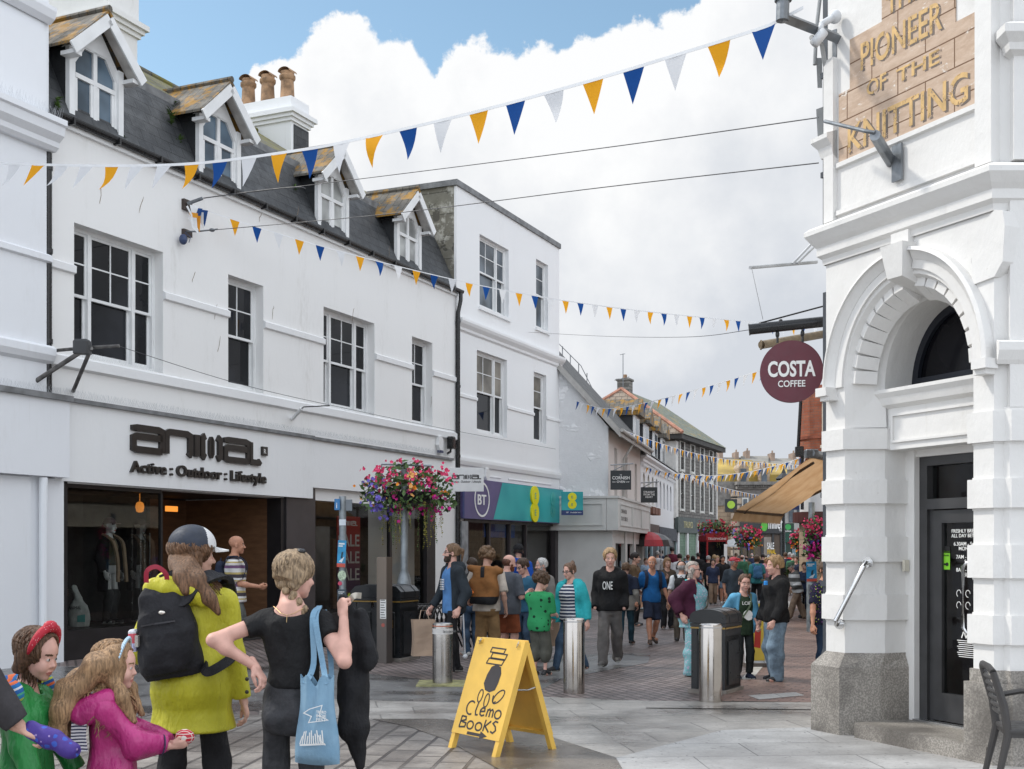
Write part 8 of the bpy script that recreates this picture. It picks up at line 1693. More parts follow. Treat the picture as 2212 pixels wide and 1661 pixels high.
# ================================================================ people
def PP(label, x, ytop, Y, face, sp, group=None, lod=1, H=None):
 H = H or EYE+(YH-ytop)/F*Y
 return person(label, ((x-CX)/F*Y, Y), H, face, sp, group, lod)
c_ = cloth
BLK = c_('cloth_black', (.016, .016, .018), .8, .2, .6); DEN = c_('denim_blue', (.045, .075, .12), .85, .3, .5, .2, .12); DENL = c_('denim_pale', (.15, .21, .27), .85, .35, .6, .2, .15); NAVY = c_('cloth_navy', (.018, .024, .045), .85)
BEIGE = c_('cloth_beige', (.52, .46, .40)); GREY = c_('cloth_grey', (.10, .105, .11)); SLG = c_('cloth_slate', (.095, .105, .125)); TANC = c_('cloth_tan', (.25, .15, .07)); BRNJ = c_('cloth_brown', (.075, .055, .040)); WHT = c_('cloth_white', (.68, .70, .72)); RUST = c_('cloth_rust', (.22, .06, .025))
SHB = mat('shoe_black', (.018, .018, .02), .5, 0, .15); SHG = mat('shoe_grey', (.12, .115, .11), .7, 0, .2); SHW = mat('shoe_white', (.5, .5, .48), .6, 0, .1); SHBR = mat('shoe_brown', (.06, .04, .03), .6)
SK2 = mat('skin_tanned', (.45, .22, .14), .5, 0, .12, 14, .12, 220, .35); SK3 = mat('skin_pink', (.62, .36, .29), .5, 0, .10, 14, .12, 220, .35)
HB = (.10, .06, .032); HD = (.03, .022, .018); HBL = (.42, .28, .14); HG = (.42, .41, .40); HLB = (.20, .125, .065); HDB = (.055, .033, .02)
def frame_obj(name, label, cat, B):
 """a separate thing carried by a person, sharing the person's frame"""
 r = B['root']; return thing(name, label, cat, r.location, r.rotation_euler.z)
def strap(mb, pts, w, th=.006, m=0, nrm=(0, 1, 0)):
 """flat band through 3-D points"""
 ps = curve([Vector(p) for p in pts], 6); k = len(ps); v = []
 for i, p in enumerate(ps):
  t = (ps[min(i+1, k-1)]-ps[max(i-1, 0)]).normalized(); s_ = t.cross(Vector(nrm)); s_ = s_.normalized() if s_.length > 1e-4 else t.orthogonal().normalized(); n_ = s_.cross(t)
  v += [p-s_*w/2-n_*th/2, p+s_*w/2-n_*th/2, p+s_*w/2+n_*th/2, p-s_*w/2+n_*th/2]
 mb.add(v, [(4*i+j, 4*i+(j+1) % 4, 4*i+4+(j+1) % 4, 4*i+4+j) for i in range(k-1) for j in range(4)]+[(0, 3, 2, 1), (4*k-4, 4*k-3, 4*k-2, 4*k-1)], m)
def backpack(B, label, m, w=.15, d=.09, z0=.56, z1=.80, fat=1.0, strapm=None, pocket=True, h=.010, cut=None):
 """soft rucksack against the back; sizes in metres (half width, half depth), heights in H units"""
 T, u = B['T'], B['u']; o = frame_obj('backpack', label, 'backpack', B); yb = .075*u
 a, b = T(0, 0, z0), T(0, 0, z1); hh_ = (b-a)[2]; c0 = T(0, 0, z0)+A3(0, yb+d, 0); s = SDF(c0-A3(w+.1, d+.14, .08), c0+A3(w+.1, d+.14, hh_+.12), h); R3 = np.eye(3)
 tab = [(0, w*.80, d*.85, 0), (.05*hh_, w*.97, d*1.02, 0), (.35*hh_, w, d*1.05, 0), (.7*hh_, w*.93, d*.92, 0), (.92*hh_, w*.74, d*.7, -.01), (hh_, w*.5, d*.42, -.015)]
 s.loft(c0, R3, tab, .03, 2.7)
 if pocket: s.loft(c0+A3(0, d*.9, 0), R3, [(.06*hh_, w*.70, .03, 0), (.12*hh_, w*.76, .045, 0), (.40*hh_, w*.74, .040, 0), (.47*hh_, w*.66, .015, 0)], .012, 3.0)
 s.wob(.005, 30, 7, 6); V, Q = s.mesh(1); ob = mesh_obj('bag', [(V, Q, 0)], [m], o)
 mb = MB()
 for sd in (-1, 1): strap(mb, [T(sd*.055, .085, z1-.03), T(sd*.075, .05, .83), T(sd*.080, -.035, .832), T(sd*.078, -.085, .77), T(sd*.085, -.06, .66), T(sd*.085, .07, z0+.03)], .055, .012, 0, (0, 1, .3))
 mb.tube([c0+A3(-.03, -d*.2, hh_*.98), c0+A3(0, -d*.2, hh_*1.09), c0+A3(.03, -d*.2, hh_*.98)], .009, 6); mb.obj('strap', strapm or m, o, smooth='auto'); return o, c0, hh_
def glasses(B, dark=False):
 hw = B['hw']; mb = MB(); r_ = .0035
 for sx in (-1, 1):
  ring_ = [hw(sx*.145+.095*math.cos(q), -.385+.03*abs(math.cos(q)), .50+.065*math.sin(q)) for q in [2*math.pi*i/14 for i in range(15)]]; mb.tube(ring_, r_, 5, caps=False); mb.tube([hw(sx*.24, -.37, .52), hw(sx*.345, -.15, .51), hw(sx*.35, .05, .49)], r_, 5)
  if dark: mb.add([hw(sx*.145, -.395, .50)]+ring_[:-1], [(0, 1+i, 1+(i+1) % 14) for i in range(14)], 1)
 mb.tube([hw(-.05, -.42, .515), hw(.05, -.42, .515)], r_, 5); mb.obj('sunglasses' if dark else 'glasses', [mat('frame_black', (.015, .015, .016), .3), mat('lens_dark', (.01, .011, .015), .05)], B['root'])
def cap(B, m, back=False, brim=None, top=.66, grow=1.0):
 hw, hh, Rh, hc = B['hw'], B['hh'], B['Rh'], B['hc']; s = SDF(hc-A3(.9, .95, .2)*hh, hc+A3(.9, .95, 1.25)*hh, hh/34); y = -1 if not back else 1
 s.ell(hw(0, .06, .70), np.array((.40, .47, .40))*hh*grow, Rh, .02*hh); s.plane(hw(0, 0, top), Rh@A3(0, -.12*1, -1)); V, Q = s.mesh(1); ctr = V[Q].mean(1); q = (ctr-hc)@Rh/hh
 mi = np.where(q[:, 1] < -.10, 1, 0) if brim is not None else 0; mesh_obj('cap', [(V, Q, mi)], [m, brim or m], B['root'])
 mb = MB(); n = 12; v = []
 for i in range(n+1):
  t = math.pi*i/n; x = .34*math.cos(t); yy = y*(.30+.16*math.sin(t)); v += [hw(x, y*.30, top+.03), hw(x*.92, y*(.34+.44*math.sin(t)), top-.06+.05*math.sin(t)), hw(x*.92, y*(.34+.44*math.sin(t)), top-.03+.05*math.sin(t)), hw(x, y*.30, top+.07)]
 mb.add(v, [(4*i+j, 4*i+4+j, 4*i+4+(j+1) % 4, 4*i+(j+1) % 4) for i in range(n) for j in range(4)]); mb.obj('cap_brim', brim or m, B['root'], smooth='auto')
# ---- 1 woman in the yellow-green raincoat
YG = NT('raincoat_lime'); n_ = YG.noise(4, 5, .6, YG.map((1, 1, .4))); YG.bump(YG.math('ADD', n_, YG.math('MULTIPLY', YG.noise(14, 4, .6, YG.map((1, 1, .35))), .5)), .75, .06); YGM = YG.done(YG.mix(YG.ramp(n_, .3, .7), (.40, .375, .015), (.56, .525, .035)), .52, 0, .4)
B = PP('woman in long lime raincoat and navy cap seen from behind', 415, 1140, 6.5, 178, dict(sex='f', hs=1.04, bulk=1.15, hair=(.16, .085, .045), hairs='long', hairlen=.9, vol=.06, head=(-48, 3, 0), fl=(.085, .04, 0), fr=(-.085, -.02, 0), hl=(.155, -.10, .56), hr=(-.158, -.015, .475), er=(-.3, 1, 0), curl=(45, 30),
 bottom=dict(m=BLK, loose=.012), tops=[dict(m=YGM, name='raincoat', loose=.036, hem=.375, flare=.045, sleeve=1.97, cuff=.040, hood=True, fold=.009, fs=20, box=.118)], shoe=SHB), lod=0, H=1.72)
B1 = B
def mane(B, chains, name='hair_mass', h=.011, wob=.006):
 """loose hair outside the clothes: chains of (point, radius)"""
 pts = np.array([p for ch in chains for p, r in ch]); s = SDF(pts.min(0)-.14, pts.max(0)+.14, h)
 for ch in chains:
  for (a, ra), (b, rb_) in zip(ch[:-1], ch[1:]): s.cone(a, b, ra, rb_, .025)
 s.wob(wob, 60, 5, 7, (1.3, 1.3, .4)); V, Q = s.mesh(1); mesh_obj(name, [(V, Q, 0)], [B['hm']], B['root'])
T, hw = B['T'], B['hw']
mane(B, [[(hw(-.15, .26, .45), .05), (T(-.045, .105, .855), .046), (T(-.085, .11, .80), .034), (T(-.115, .105, .75), .012)], [(hw(.15, .30, .45), .055), (T(.0, .115, .865), .046), (T(-.02, .13, .82), .02)]])
locks(B, 'hair_locks', 1600, 1.75, (-.36, .06, 0), .06, .0040, 4, .7, front=-.30, out=1.02, top=.20, shell=((B['T'](0, .02, .775), A3(.19, .235, .17)),))
cap(B, mat('cap_navy', (.018, .025, .042), .6, 0, .2, 30, .3, 300), brim=mat('cap_white', (.62, .62, .62), .6), top=.62, grow=1.10)
mb = MB()
for k, z in enumerate((.545, .505)): p = B['T'](-.185, .045, z); mb.ball(p, .011)
mb.obj('cuff_button', mat('button_dark', (.03, .025, .02), .4), B['root'])
s = SDF(B['T'](-.14, .0, .76), B['T'](.16, .20, .92), .009); T = B['T']; u = B['u']
for a in (-.06, -.01, .04): s.cone(T(a, .09, .80), T(a+.045, .105, .83), .054, .058, .03)
s.cone(T(.075, .03, .855), T(-.02, .10, .85), .030, .034, .03); s.cone(T(.09, .02, .85), T(.10, .09, .79), .034, .038, .03); s.wob(.006, 40, 3); V, Q = s.mesh(1); mesh_obj('hood', [(V, Q, 0)], [YGM], B['root'])
BPM = c_('rucksack_black', (.017, .017, .020), .75, .25, .7, .3)
o = frame_obj('backpack', 'black rucksack with red grab strap worn off one shoulder over the raincoat', 'backpack', B)
c0 = T(.026, .0, .560)+A3(0, .152, 0); hh_ = .49; s = SDF(c0-A3(.30, .2, .10), c0+A3(.30, .25, .78), .009); R3 = rotm(12, -4, 9)
s.loft(c0, R3, [(0, .135, .075, 0), (.05, .165, .095, 0), (.20, .160, .10, 0), (.34, .138, .085, 0), (.44, .112, .065, -.01), (hh_, .085, .035, -.015)], .015, 3.8); s.loft(c0+R3@A3(0, .085, 0), R3, [(.03, .11, .02, 0), (.07, .13, .04, 0), (.24, .125, .032, 0), (.27, .10, .012, 0)], .012, 3)
s.wob(.0032, 34, 5, 7); V, Q = s.mesh(1); mesh_obj('bag', [(V, Q, 0)], [BPM], o)
mb = MB(); W = lambda x, y, z: c0+R3@A3(x, y, z); strap(mb, [W(-.04, -.02, .54), T(-.0, .128, .79), T(-.05, .112, .845), T(-.088, .055, .868), T(-.10, -.03, .85), T(-.10, -.09, .78)], .075, .02, 0, (0, 1, .5)); strap(mb, [W(-.15, -.03, .05), T(-.085, .128, .575), T(-.130, .085, .60), T(-.14, .02, .62)], .05, .014, 0, (0, 1, 0)); mb.obj('strap', BPM, o)
mb = MB(); strap(mb, [W(-.045, .03, .50), W(-.045, .04, .545), W(-.005, .04, .585), W(.045, .03, .57), W(.06, .02, .51)], .024, .006, 0, (0, 1, .2)); mb.obj('grab_strap', mat('strap_red', (.32, .015, .04), .7), o)
mb = MB(); strap(mb, [W(.14, .05, .29), W(.04, .115, .30), W(-.12, .06, .29)], .008, .006, 0, (0, 1, 0)); mb.obj('zip', mat('zip_dark', (.04, .04, .045), .4, .5), o)
mb = MB(); mb.ball(W(-.0, .098, .35), (.018, .006, .010), 0); mb.box(*[v for c_2 in [W(.145, .06, .22)] for v in (c_2[0]-.008, c_2[0]+.008, c_2[1]-.004, c_2[1]+.03, c_2[2]-.03, c_2[2]+.03)], 0); mb.obj('badge', mat('badge_silver', (.7, .66, .6), .25, .6), o)
mb = MB(); q = W(.172, .02, .22); mb.bbox(q[0]-.02, q[0]+.02, q[1]-.03, q[1]+.04, q[2]-.055, q[2]+.06, .01); mb.obj('side_pocket_packet', stripes('packet_print', [(.07, (.5, .52, .75)), (.05, (.6, .12, .15)), (.06, (.65, .66, .7))]), o)
# ---- 2 woman in the black top
BT_ = c_('tee_black', (.013, .013, .014), .8, .2, .7); JBK = c_('jeans_black', (.045, .046, .050), .8, .35, .6, .2, .10)
B = PP('woman in black cap sleeved top with hand on hip seen from behind', 632, 1195, 6.05, 176, dict(sex='f', bulk=1.0, skin=SK3, hair=(.33, .235, .145), hairs='bob', hairlen=.20, vol=.07, ears=0, back=.2, head=(-42, 6, 0), neck=.95, hl=(.100, .066, .650), hld=(-.55, .25, -.75), hlt=(.3, .8, .3), el=(1, .55, -.05), hr=(-.165, .02, .800), hrd=(.15, -.3, .9), hrt=(.5, -.5, .3), er=(-.35, .55, -1), curl=(40, 85), fl=(.07, .02, 0), fr=(-.06, -.03, 0),
 bottom=dict(m=JBK, loose=.008, top=.60), tops=[dict(m=BT_, name='top', loose=.018, hem=.575, sleeve=.40, scoop=.045, fold=.005)], shoe=SHB), lod=0, H=1.615)
B2 = B; T, u = B['T'], B['u']
locks(B, 'hair_locks', 1300, .62, (-.2, .1, 0), .012, .0034, 8, .2, front=-.3, out=1.05)
mb = MB()
for k in range(7):
 p = B['hw'](-.16-.05*k, .26-.05*k, .14-.075*k); mb.ball(p+A3(.012*(-1)**k, 0, 0), (.022-.0015*k, .019, .022))
mb.obj('plait', B['hm'], B['root'], smooth=True)
mb = MB(); mb.tube([B['hw'](-.20, .10, 1.02), B['hw'](-.05, .02, 1.045), B['hw'](.16, .0, 1.03)], .009, 6); mb.ball(B['hw'](-.21, .04, 1.03), (.022, .02, .014)); mb.ball(B['hw'](.02, -.04, 1.045), (.024, .02, .014)); mb.obj('sunglasses', BLACK, B['root'])
mb = MB(); mb.tube([T(.052, .03, .832), T(.02, .062, .812), T(0, .068, .806), T(-.02, .062, .812), T(-.052, .03, .832)], .0018, 5); mb.tube([T(0, .068, .806), T(.0, .072, .785)], .0018, 5); mb.obj('necklace', mat('gold_chain', (.6, .4, .2), .3, .9), B['root'])
TOT = NT('tote_blue'); n_ = TOT.noise(6, 5); TOT.bump(TOT.math('ADD', TOT.noise(5, 4, .6, TOT.map((1, 1, .3))), TOT.math('MULTIPLY', TOT.noise(170, 2), .08)), .6, .05); TOTM = TOT.done(TOT.mix(TOT.ramp(n_, .3, .7), (.17, .30, .42), (.23, .375, .50)), .85, 0, .2)
o = frame_obj('tote_bag', 'light blue cotton tote bag with white print hanging from her shoulder', 'bag', B)
c0 = T(-.105, .115, .365); R3 = rotm(-10, 0, 0); mb = MB(); nu, nv = 24, 20; Hb = .43
def tp(su, tv, side):
 w_ = .228*(1-tv)+.165*tv; edge = math.sin(math.pi*su)**.55; dip = .055*tv**3*(.5+.5*math.cos((su-.5)*2*math.pi*2))*edge
 fold = .010*math.sin(su*17+tv*2)*tv*edge+.007*math.sin(su*7+tv*9+side)*edge*(1-tv); y = side*(.006+(.052*(1-.55*tv)*edge*(min(1, tv*9)**.5)))+fold
 return c0+R3@A3((su-.5)*w_+.006*math.sin(tv*7)*(2*su-1), y, tv*Hb-dip-.012*math.sin(math.pi*su)*(1-tv)**6)
for side in (1, -1):
 v = [tp(i/nu, j/nv, side) for i in range(nu+1) for j in range(nv+1)]; f = [(i*(nv+1)+j, i*(nv+1)+j+1, (i+1)*(nv+1)+j+1, (i+1)*(nv+1)+j) for i in range(nu) for j in range(nv)]; mb.add(v, f if side > 0 else [q[::-1] for q in f])
mb.add([tp(i/nu, 0, sd) for i in range(nu+1) for sd in (1, -1)], [(2*i, 2*i+1, 2*i+3, 2*i+2) for i in range(nu)]); mb.add([tp(e, j/nv, sd) for e in (0, 1) for j in range(nv+1) for sd in (1, -1)], [(e*2*(nv+1)+2*j, e*2*(nv+1)+2*j+1, e*2*(nv+1)+2*j+3, e*2*(nv+1)+2*j+2) for e in (0, 1) for j in range(nv)])
mb.obj('bag', TOTM, o, smooth='auto')
mb = MB(); R3 = rotm(-10, 0, 0); W = lambda x, y, z: c0+R3@A3(x, y, z)
strap(mb, [W(.055, .02, .385), T(-.085, .078, .66), T(-.080, .068, .80), T(-.085, .0, .828)], .028, .005, 0, (0, 1, .2)); strap(mb, [W(-.055, .02, .385), T(-.115, .085, .66), T(-.090, .072, .79), T(-.085, .0, .832)], .028, .005, 0, (0, 1, .2)); strap(mb, [W(-.065, -.01, .385), T(-.13, .04, .66), T(-.10, .0, .82)], .026, .005, 0, (0, 1, .2)); mb.obj('handle', TOTM, o)
mb = MB(); Xd, Zd = Vector(R3@A3(-1, 0, 0)), Vector((0, 0, 1)); O = lambda x, z: Vector(W(-x, .070, z))
mb.stroke([(-.03, .02), (.035, .04), (.02, -.01), (.065, -.03), (-.035, -.045), (-.02, -.015), (-.06, .0), (-.03, .02)], .004, O(.02, .25), Xd, Zd, .002)
for k, t_ in enumerate(('TRURO', 'INDIE', 'FEST')): mb.text(t_, .020, O(.025, .250-.018*k), Xd, Zd, 0, .0015, fit=.05)
for k in range(12): mb.stroke([(-.06+.012*k, -.0), (-.05+.010*k, .03+.02*math.sin(k)), (-.045+.009*k, .055-.015*math.cos(k*2))], .005, O(-.0, .10), Xd, Zd, .002)
mb.stroke([(-.06, 0), (.07, .01)], .008, O(0, .095), Xd, Zd, .002); mb.obj('print', PW, o)
o = frame_obj('jacket', 'black leather jacket and small bag slung over her shoulder', 'jacket', B); s = SDF(T(-.36, -.25, .30), T(-.02, .25, .92), .011)
s.cone(T(-.160, -.03, .845), T(-.185, -.055, .74), .035, .06, .03); s.cone(T(-.185, -.055, .74), T(-.180, -.05, .46), .06, .085, .03); s.cone(T(-.18, -.05, .45), T(-.20, -.05, .33), .06, .025, .03); s.ell(T(-.195, -.03, .475), (.045, .05, .085), None, .02); s.cone(T(-.20, -.04, .80), T(-.235, -.03, .66), .03, .045, .03); s.wob(.011, 38, 12, 8, (1.3, 1.3, .5)); V, Q = s.mesh(1); mesh_obj('jacket_body', [(V, Q, 0)], [BLK], o)
mb = MB(); q = T(-.175, -.005, .845); strap(mb, [q, q+A3(-.03, .01, .03), q+A3(-.06, -.02, .03)], .03, .006); mb.ball(q+A3(-.01, .012, .0), .008); mb.obj('buckle_strap', mat('buckle', (.45, .42, .36), .3, .8), o)
# ---- 3, 4 the two girls
GRN = NT('coat_green'); n_ = GRN.noise(5, 5, .6, GRN.map((1, 1, .4))); GRN.bump(n_, .8, .06); GRNM = GRN.done(GRN.mix(GRN.ramp(n_, .3, .7), (.012, .13, .03), (.025, .24, .055)), .45, 0, .4)
B = PP('girl in shiny green coat with red spotted hairband, in profile', 62, 1382, 5.4, 86, dict(sex='f', hs=1.26, hair=(.115, .062, .035), hairs='bob', hairlen=.36, vol=.06, ears=0, fringe=.98, head=(-8, 17, 0), skin=SK3, neck=.8, bottom=dict(m=NAVY), tops=[dict(m=GRNM, name='coat', loose=.035, hem=.40, flare=.03, sleeve=1.95, fold=.009)], hl=(.15, -.12, .48), hr=(-.15, -.10, .47), shoe=SHB), lod=0)
B3 = B; locks(B, 'hair_locks', 1500, .85, (0, .25, 0), .03, .0036, 21, .35, front=.12, out=1.06)
hw = B['hw']; T, u = B['T'], B['u']
SPOT = NT('hairband_red'); d_ = SPOT.vor(95); SPOTM = SPOT.done(SPOT.mix(SPOT.ramp(d_, .14, .2), (.75, .55, .55), (.42, .012, .03)), .7)
mb = MB(); mb.tube([hw(.47*math.cos(q), -.06-.05*math.sin(q), .56+.56*math.sin(q)) for q in [math.pi*i/14 for i in range(15)]], [.006+.016*math.sin(math.pi*i/14)**.6 for i in range(15)], 8); mb.ball(hw(0, -.10, 1.13), (.045, .03, .028)); mb.obj('hairband', SPOTM, B['root'], smooth=True)
STRH = stripes('hood_stripes', [(.018, (.03, .13, .38)), (.010, (.62, .64, .68)), (.018, (.03, .16, .42)), (.012, (.62, .14, .05)), (.014, (.02, .10, .33)), (.010, (.45, .52, .08)), (.016, (.03, .20, .40)), (.009, (.08, .38, .22))], rot=(rad(18), rad(12), 0))
s = SDF(T(-.2, -.1, .68), T(.2, .3, .90), .007); s.cone(T(-.085, .07, .815), T(.085, .07, .815), .07, .07, .04); s.cone(T(-.07, .13, .765), T(.07, .13, .765), .07, .07, .04); s.cone(T(-.125, -.01, .825), T(-.11, .08, .79), .045, .06, .04); s.cone(T(.125, -.01, .825), T(.11, .08, .79), .045, .06, .04); s.wob(.007, 40, 4); V, Q = s.mesh(1); mesh_obj('hood', [(V, Q, 0)], [STRH], B['root'])
PNK = NT('coat_magenta'); n_ = PNK.noise(4.5, 5, .6, PNK.map((1, 1, .5))); PNK.bump(n_, .85, .06); PNKM = PNK.done(PNK.mix(PNK.ramp(n_, .3, .7), (.27, .010, .10), (.47, .03, .19)), .36, 0, .5)
B = PP('girl in magenta raincoat with long fair hair and cupped hands', 240, 1410, 5.5, 98, dict(sex='f', hs=1.26, hair=(.33, .20, .105), hairs='long', hairlen=.7, vol=.05, ears=0, fringe=.90, head=(-4, 8, 0), skin=SK3, neck=.8, bottom=dict(m=NAVY), hl=(.03, -.235, .63), hld=(-.15, -1, .12), hlt=(.6, -.2, .8), hr=(-.025, -.235, .63), hrd=(.15, -1, .12), hrt=(-.6, -.2, .8), el=(.6, .6, -.6), er=(-.6, .6, -.6), curl=(30, 30),
 tops=[dict(m=PNKM, name='raincoat', loose=.036, hem=.38, flare=.03, sleeve=1.94, cuff=.048, fold=.010, fs=22)], shoe=SHB), lod=0)
B4 = B; T, hw = B['T'], B['hw']; mane(B, [[(hw(x*.4, .10, .80), .05), (hw(x*.5, .26, .45), .06), (T(x*.10, .135, .87), .055), (T(x*.13, .165, .79), .050), (T(x*.12, .185, .71), .036), (T(x*.1, .165, .64), .012)] for x in (-.8, 0, .8)]+[[(hw(sx*.28, .0, .5), .045), (hw(sx*.33, -.02, .2), .04), (T(sx*.10, -.06, .84), .03), (T(sx*.09, -.10, .74), .014)] for sx in (-1, 1)], wob=.009)
locks(B, 'hair_locks', 2000, 2.1, (.0, .34, 0), .06, .0038, 31, .8, front=-.10, out=1.06, shell=((B['T'](0, .08, .77), A3(.17, .20, .14)),))
hw = B['hw']; T, u = B['T'], B['u']
mb = MB(); mb.tube([hw(.45*math.cos(q), -.08-.07*math.sin(q), .56+.56*math.sin(q)) for q in [math.pi*i/16 for i in range(17)]], .009, 6); 
for i in range(26): q = math.pi*(i+.5)/26; mb.ball(hw(.46*math.cos(q), -.09-.07*math.sin(q), .56+.58*math.sin(q)), .008, 1, 6, 4)
mb.obj('hairband', [mat('band_silver', (.55, .62, .68), .3, .6), mat('band_gem', (.45, .62, .75), .15, .3)], B['root'])
STW = stripes('lining_stripe', [(.008, (.68, .66, .70)), (.007, (.05, .05, .10))], axis=2)
s = SDF(T(-.22, -.05, .66), T(.22, .3, .90), .008); s.cone(T(-.08, .06, .79), T(.08, .06, .79), .058, .058, .03); s.cone(T(-.10, .0, .83), T(-.10, .09, .77), .045, .05, .04); s.cone(T(.10, .0, .83), T(.10, .09, .77), .045, .05, .04); s.wob(.006, 30, 4); V, Q = s.mesh(1); mesh_obj('hood', [(V, Q, 0)], [PNKM], B['root'])
mb = MB(); strap(mb, [T(-.13, .03, .79), T(-.125, .085, .77), T(-.115, .10, .70), T(-.11, .095, .63)], .07, .006, 0, (-1, .3, 0)); mb.obj('striped_lining', STW, B['root'])
mb = MB(); w_ = B['arms'][1][2]; e_ = B['arms'][1][1]; dv = (w_-e_)/np.linalg.norm(w_-e_); a_ = Vector(dv).orthogonal().normalized(); b_2 = Vector(dv).cross(a_); q0 = Vector(w_-dv*.045)
mb.tube([q0+(a_*math.cos(q)+b_2*math.sin(q))*.047 for q in [2*math.pi*i/18 for i in range(19)]], .004, 5, caps=False); mb.obj('cuff_piping', mat('piping_navy', (.03, .02, .06), .6), B['root'])
hp = (B['arms'][0][2]+B['arms'][1][2])/2+A3(0, -.055, .035); o = frame_obj('toy_ball', 'small red tartan ball held in the girl\'s cupped hands', 'ball', B)
TART = NT('tartan_red'); sx_ = TART.sep(); f1 = TART.ramp(TART.math('FRACT', TART.math('MULTIPLY', sx_[0], 55)), .80, .84); f2 = TART.ramp(TART.math('FRACT', TART.math('MULTIPLY', sx_[2], 55)), .80, .84); TARTM = TART.done(TART.mix(TART.math('MAXIMUM', f1, f2), (.42, .015, .03), (.6, .55, .5)), .7)
mb = MB(); mb.ball(hp, (.042, .045, .036), 0, 18, 12); mb.obj('ball', TARTM, o, smooth=True)
# ---- adult at the very left edge holding a child's purple coat
B = PP('adult in dark grey coat cut by the left photo edge, hand reaching out', -215, 1150, 4.9, 172, dict(bulk=1.15, hair=HDB, tops=[dict(m=c_('coat_charcoal', (.045, .042, .045)), name='coat', loose=.04, hem=.42, sleeve=1.9, fold=.008)], bottom=dict(m=BLK), hr=(-.285, -.06, .515), hrd=(-.9, -.2, -.35), hrt=(-.2, -1, .2), er=(-.3, 1, -.3), curl=(30, 62), shoe=SHB), lod=0, H=1.70)
w_ = B['arms'][1][2]; PUR = floral('coat_purple', (.06, .035, .22), [((.04, .09, .42), 1.1), ((.30, .22, .45), .7)], 24, .5); o = frame_obj('child_coat', 'purple and blue patterned child coat sleeve held in the hand at the left edge', 'coat', B)
s = SDF(w_-A3(.32, .15, .2), w_+A3(.12, .15, .12), .008); s.cone(w_+A3(-.03, -.02, -.01), w_+A3(-.12, -.02, -.045), .036, .040, .02); s.cone(w_+A3(-.12, -.02, -.045), w_+A3(-.21, -.01, -.085), .042, .034, .02); s.cone(w_+A3(-.195, -.01, -.078), w_+A3(-.27, -.01, -.115), .010, .022, 0, True); s.wob(.005, 60, 3); V, Q = s.mesh(1); mesh_obj('sleeve', [(V, Q, 0)], [PUR], o)
# ---- middle distance
STR1 = stripes('tee_purple_stripes', [(.055, (.60, .60, .60)), (.045, (.17, .09, .18)), (.035, (.62, .60, .58)), (.02, (.45, .34, .12)), (.03, (.65, .65, .64)), (.05, (.06, .05, .06)), (.03, (.45, .36, .14))])
B = PP('bald man in purple and white striped tee shirt and grey shorts by the shop doorway', 508, 1157, 17.4, 98, dict(hairs='bald', skin=SK2, bulk=1.1, head=(8, 2, 0), bottom=dict(m=c_('shorts_grey', (.10, .105, .10)), len=.44, loose=.03, name='shorts'), tops=[dict(m=STR1, sleeve=.85, hem=.47, loose=.028)], hl=(.06, -.175, .60), hr=(-.05, -.185, .60), hld=(-.5, -1, -.2), hrd=(.5, -1, -.2), curl=(50, 50), shoe=SHB)); backpack(B, 'dark backpack worn by the bald man in striped tee shirt', NAVY, .13, .08)
HOODB = c_('hoodie_dark', (.025, .032, .040)); 
def pr_tee(mb, T, Rt, u):
 for k in range(5): mb.text('COAST', .03, T(-.045, -.083, .715-.018*k), Rt@A3(1, 0, 0), Rt@A3(0, 0, 1), 0, .002, fit=.13)
B = PP('man with ponytail, glasses and beard in blue tee and open dark hoodie', 977, 1174, 16.0, -62, dict(hairs='pony', hair=(.17, .10, .055), beard=2, beardc=(.045, .03, .022), fringe=.86, head=(-22, -4, 0), skin=SK3, bottom=dict(m=BLK, loose=.014), tops=[dict(m=c_('tee_blue', (.09, .22, .46)), sleeve=.8, hem=.455, loose=.022, print=pr_tee), dict(m=HOODB, name='hoodie', sleeve=1.88, hem=.46, loose=.040, open=.085, hood=True)], fl=(.06, -.05, 0), fr=(-.055, .07, .0), hr=(-.17, -.10, .50), hl=(.16, -.02, .50), curl=(40, 70), shoe=SHB)); glasses(B)
w_ = B['root'].matrix_basis @ Vector(B['arms'][1][2]) if False else None
KRAFT = mat('kraft_paper', (.36, .26, .19), .8, 0, .12, 4, .3, 20)
def paper_bag(label, x, ybot, ytop, Y, w, rz=0.0):
 p = Vector(((x-CX)/F*Y, Y, EYE+(YH-ybot)/F*Y)); h = (ybot-ytop)/F*Y; o = thing('paper_bag', label, 'bag', p, rz); mb = MB(); d = w*.55; n = 7; v = []
 for k in range(n): z = h*k/(n-1); q = 1-.10*math.sin(math.pi*k/(n-1)); v += [(-w/2*q, -d/2*q, z), (0, -d/2*(q-.12*math.sin(k)), z), (w/2*q, -d/2*q, z), (w/2*q, d/2*q, z), (0, d/2*q, z), (-w/2*q, d/2*q, z)]
 mb.add(v, [(6*k+j, 6*k+(j+1) % 6, 6*k+6+(j+1) % 6, 6*k+6+j) for k in range(n-1) for j in range(6)]+[(5, 4, 3, 2, 1, 0)]); mb.obj('bag', KRAFT, o)
 mb = MB(); mb.tube([(-w*.22, -d/2, h), (-w*.12, -d*.2, h+.12), (w*.12, -d*.2, h+.12), (w*.22, -d/2, h)], .006, 5); mb.obj('handle', KRAFT, o)
paper_bag('brown paper carrier bag hanging beside the cycle rack', 914, 1416, 1338, 15.9, .30, rad(15)); paper_bag('brown paper carrier bag behind the woman in turquoise fleece', 1192, 1395, 1325, 16.4, .22, rad(50))
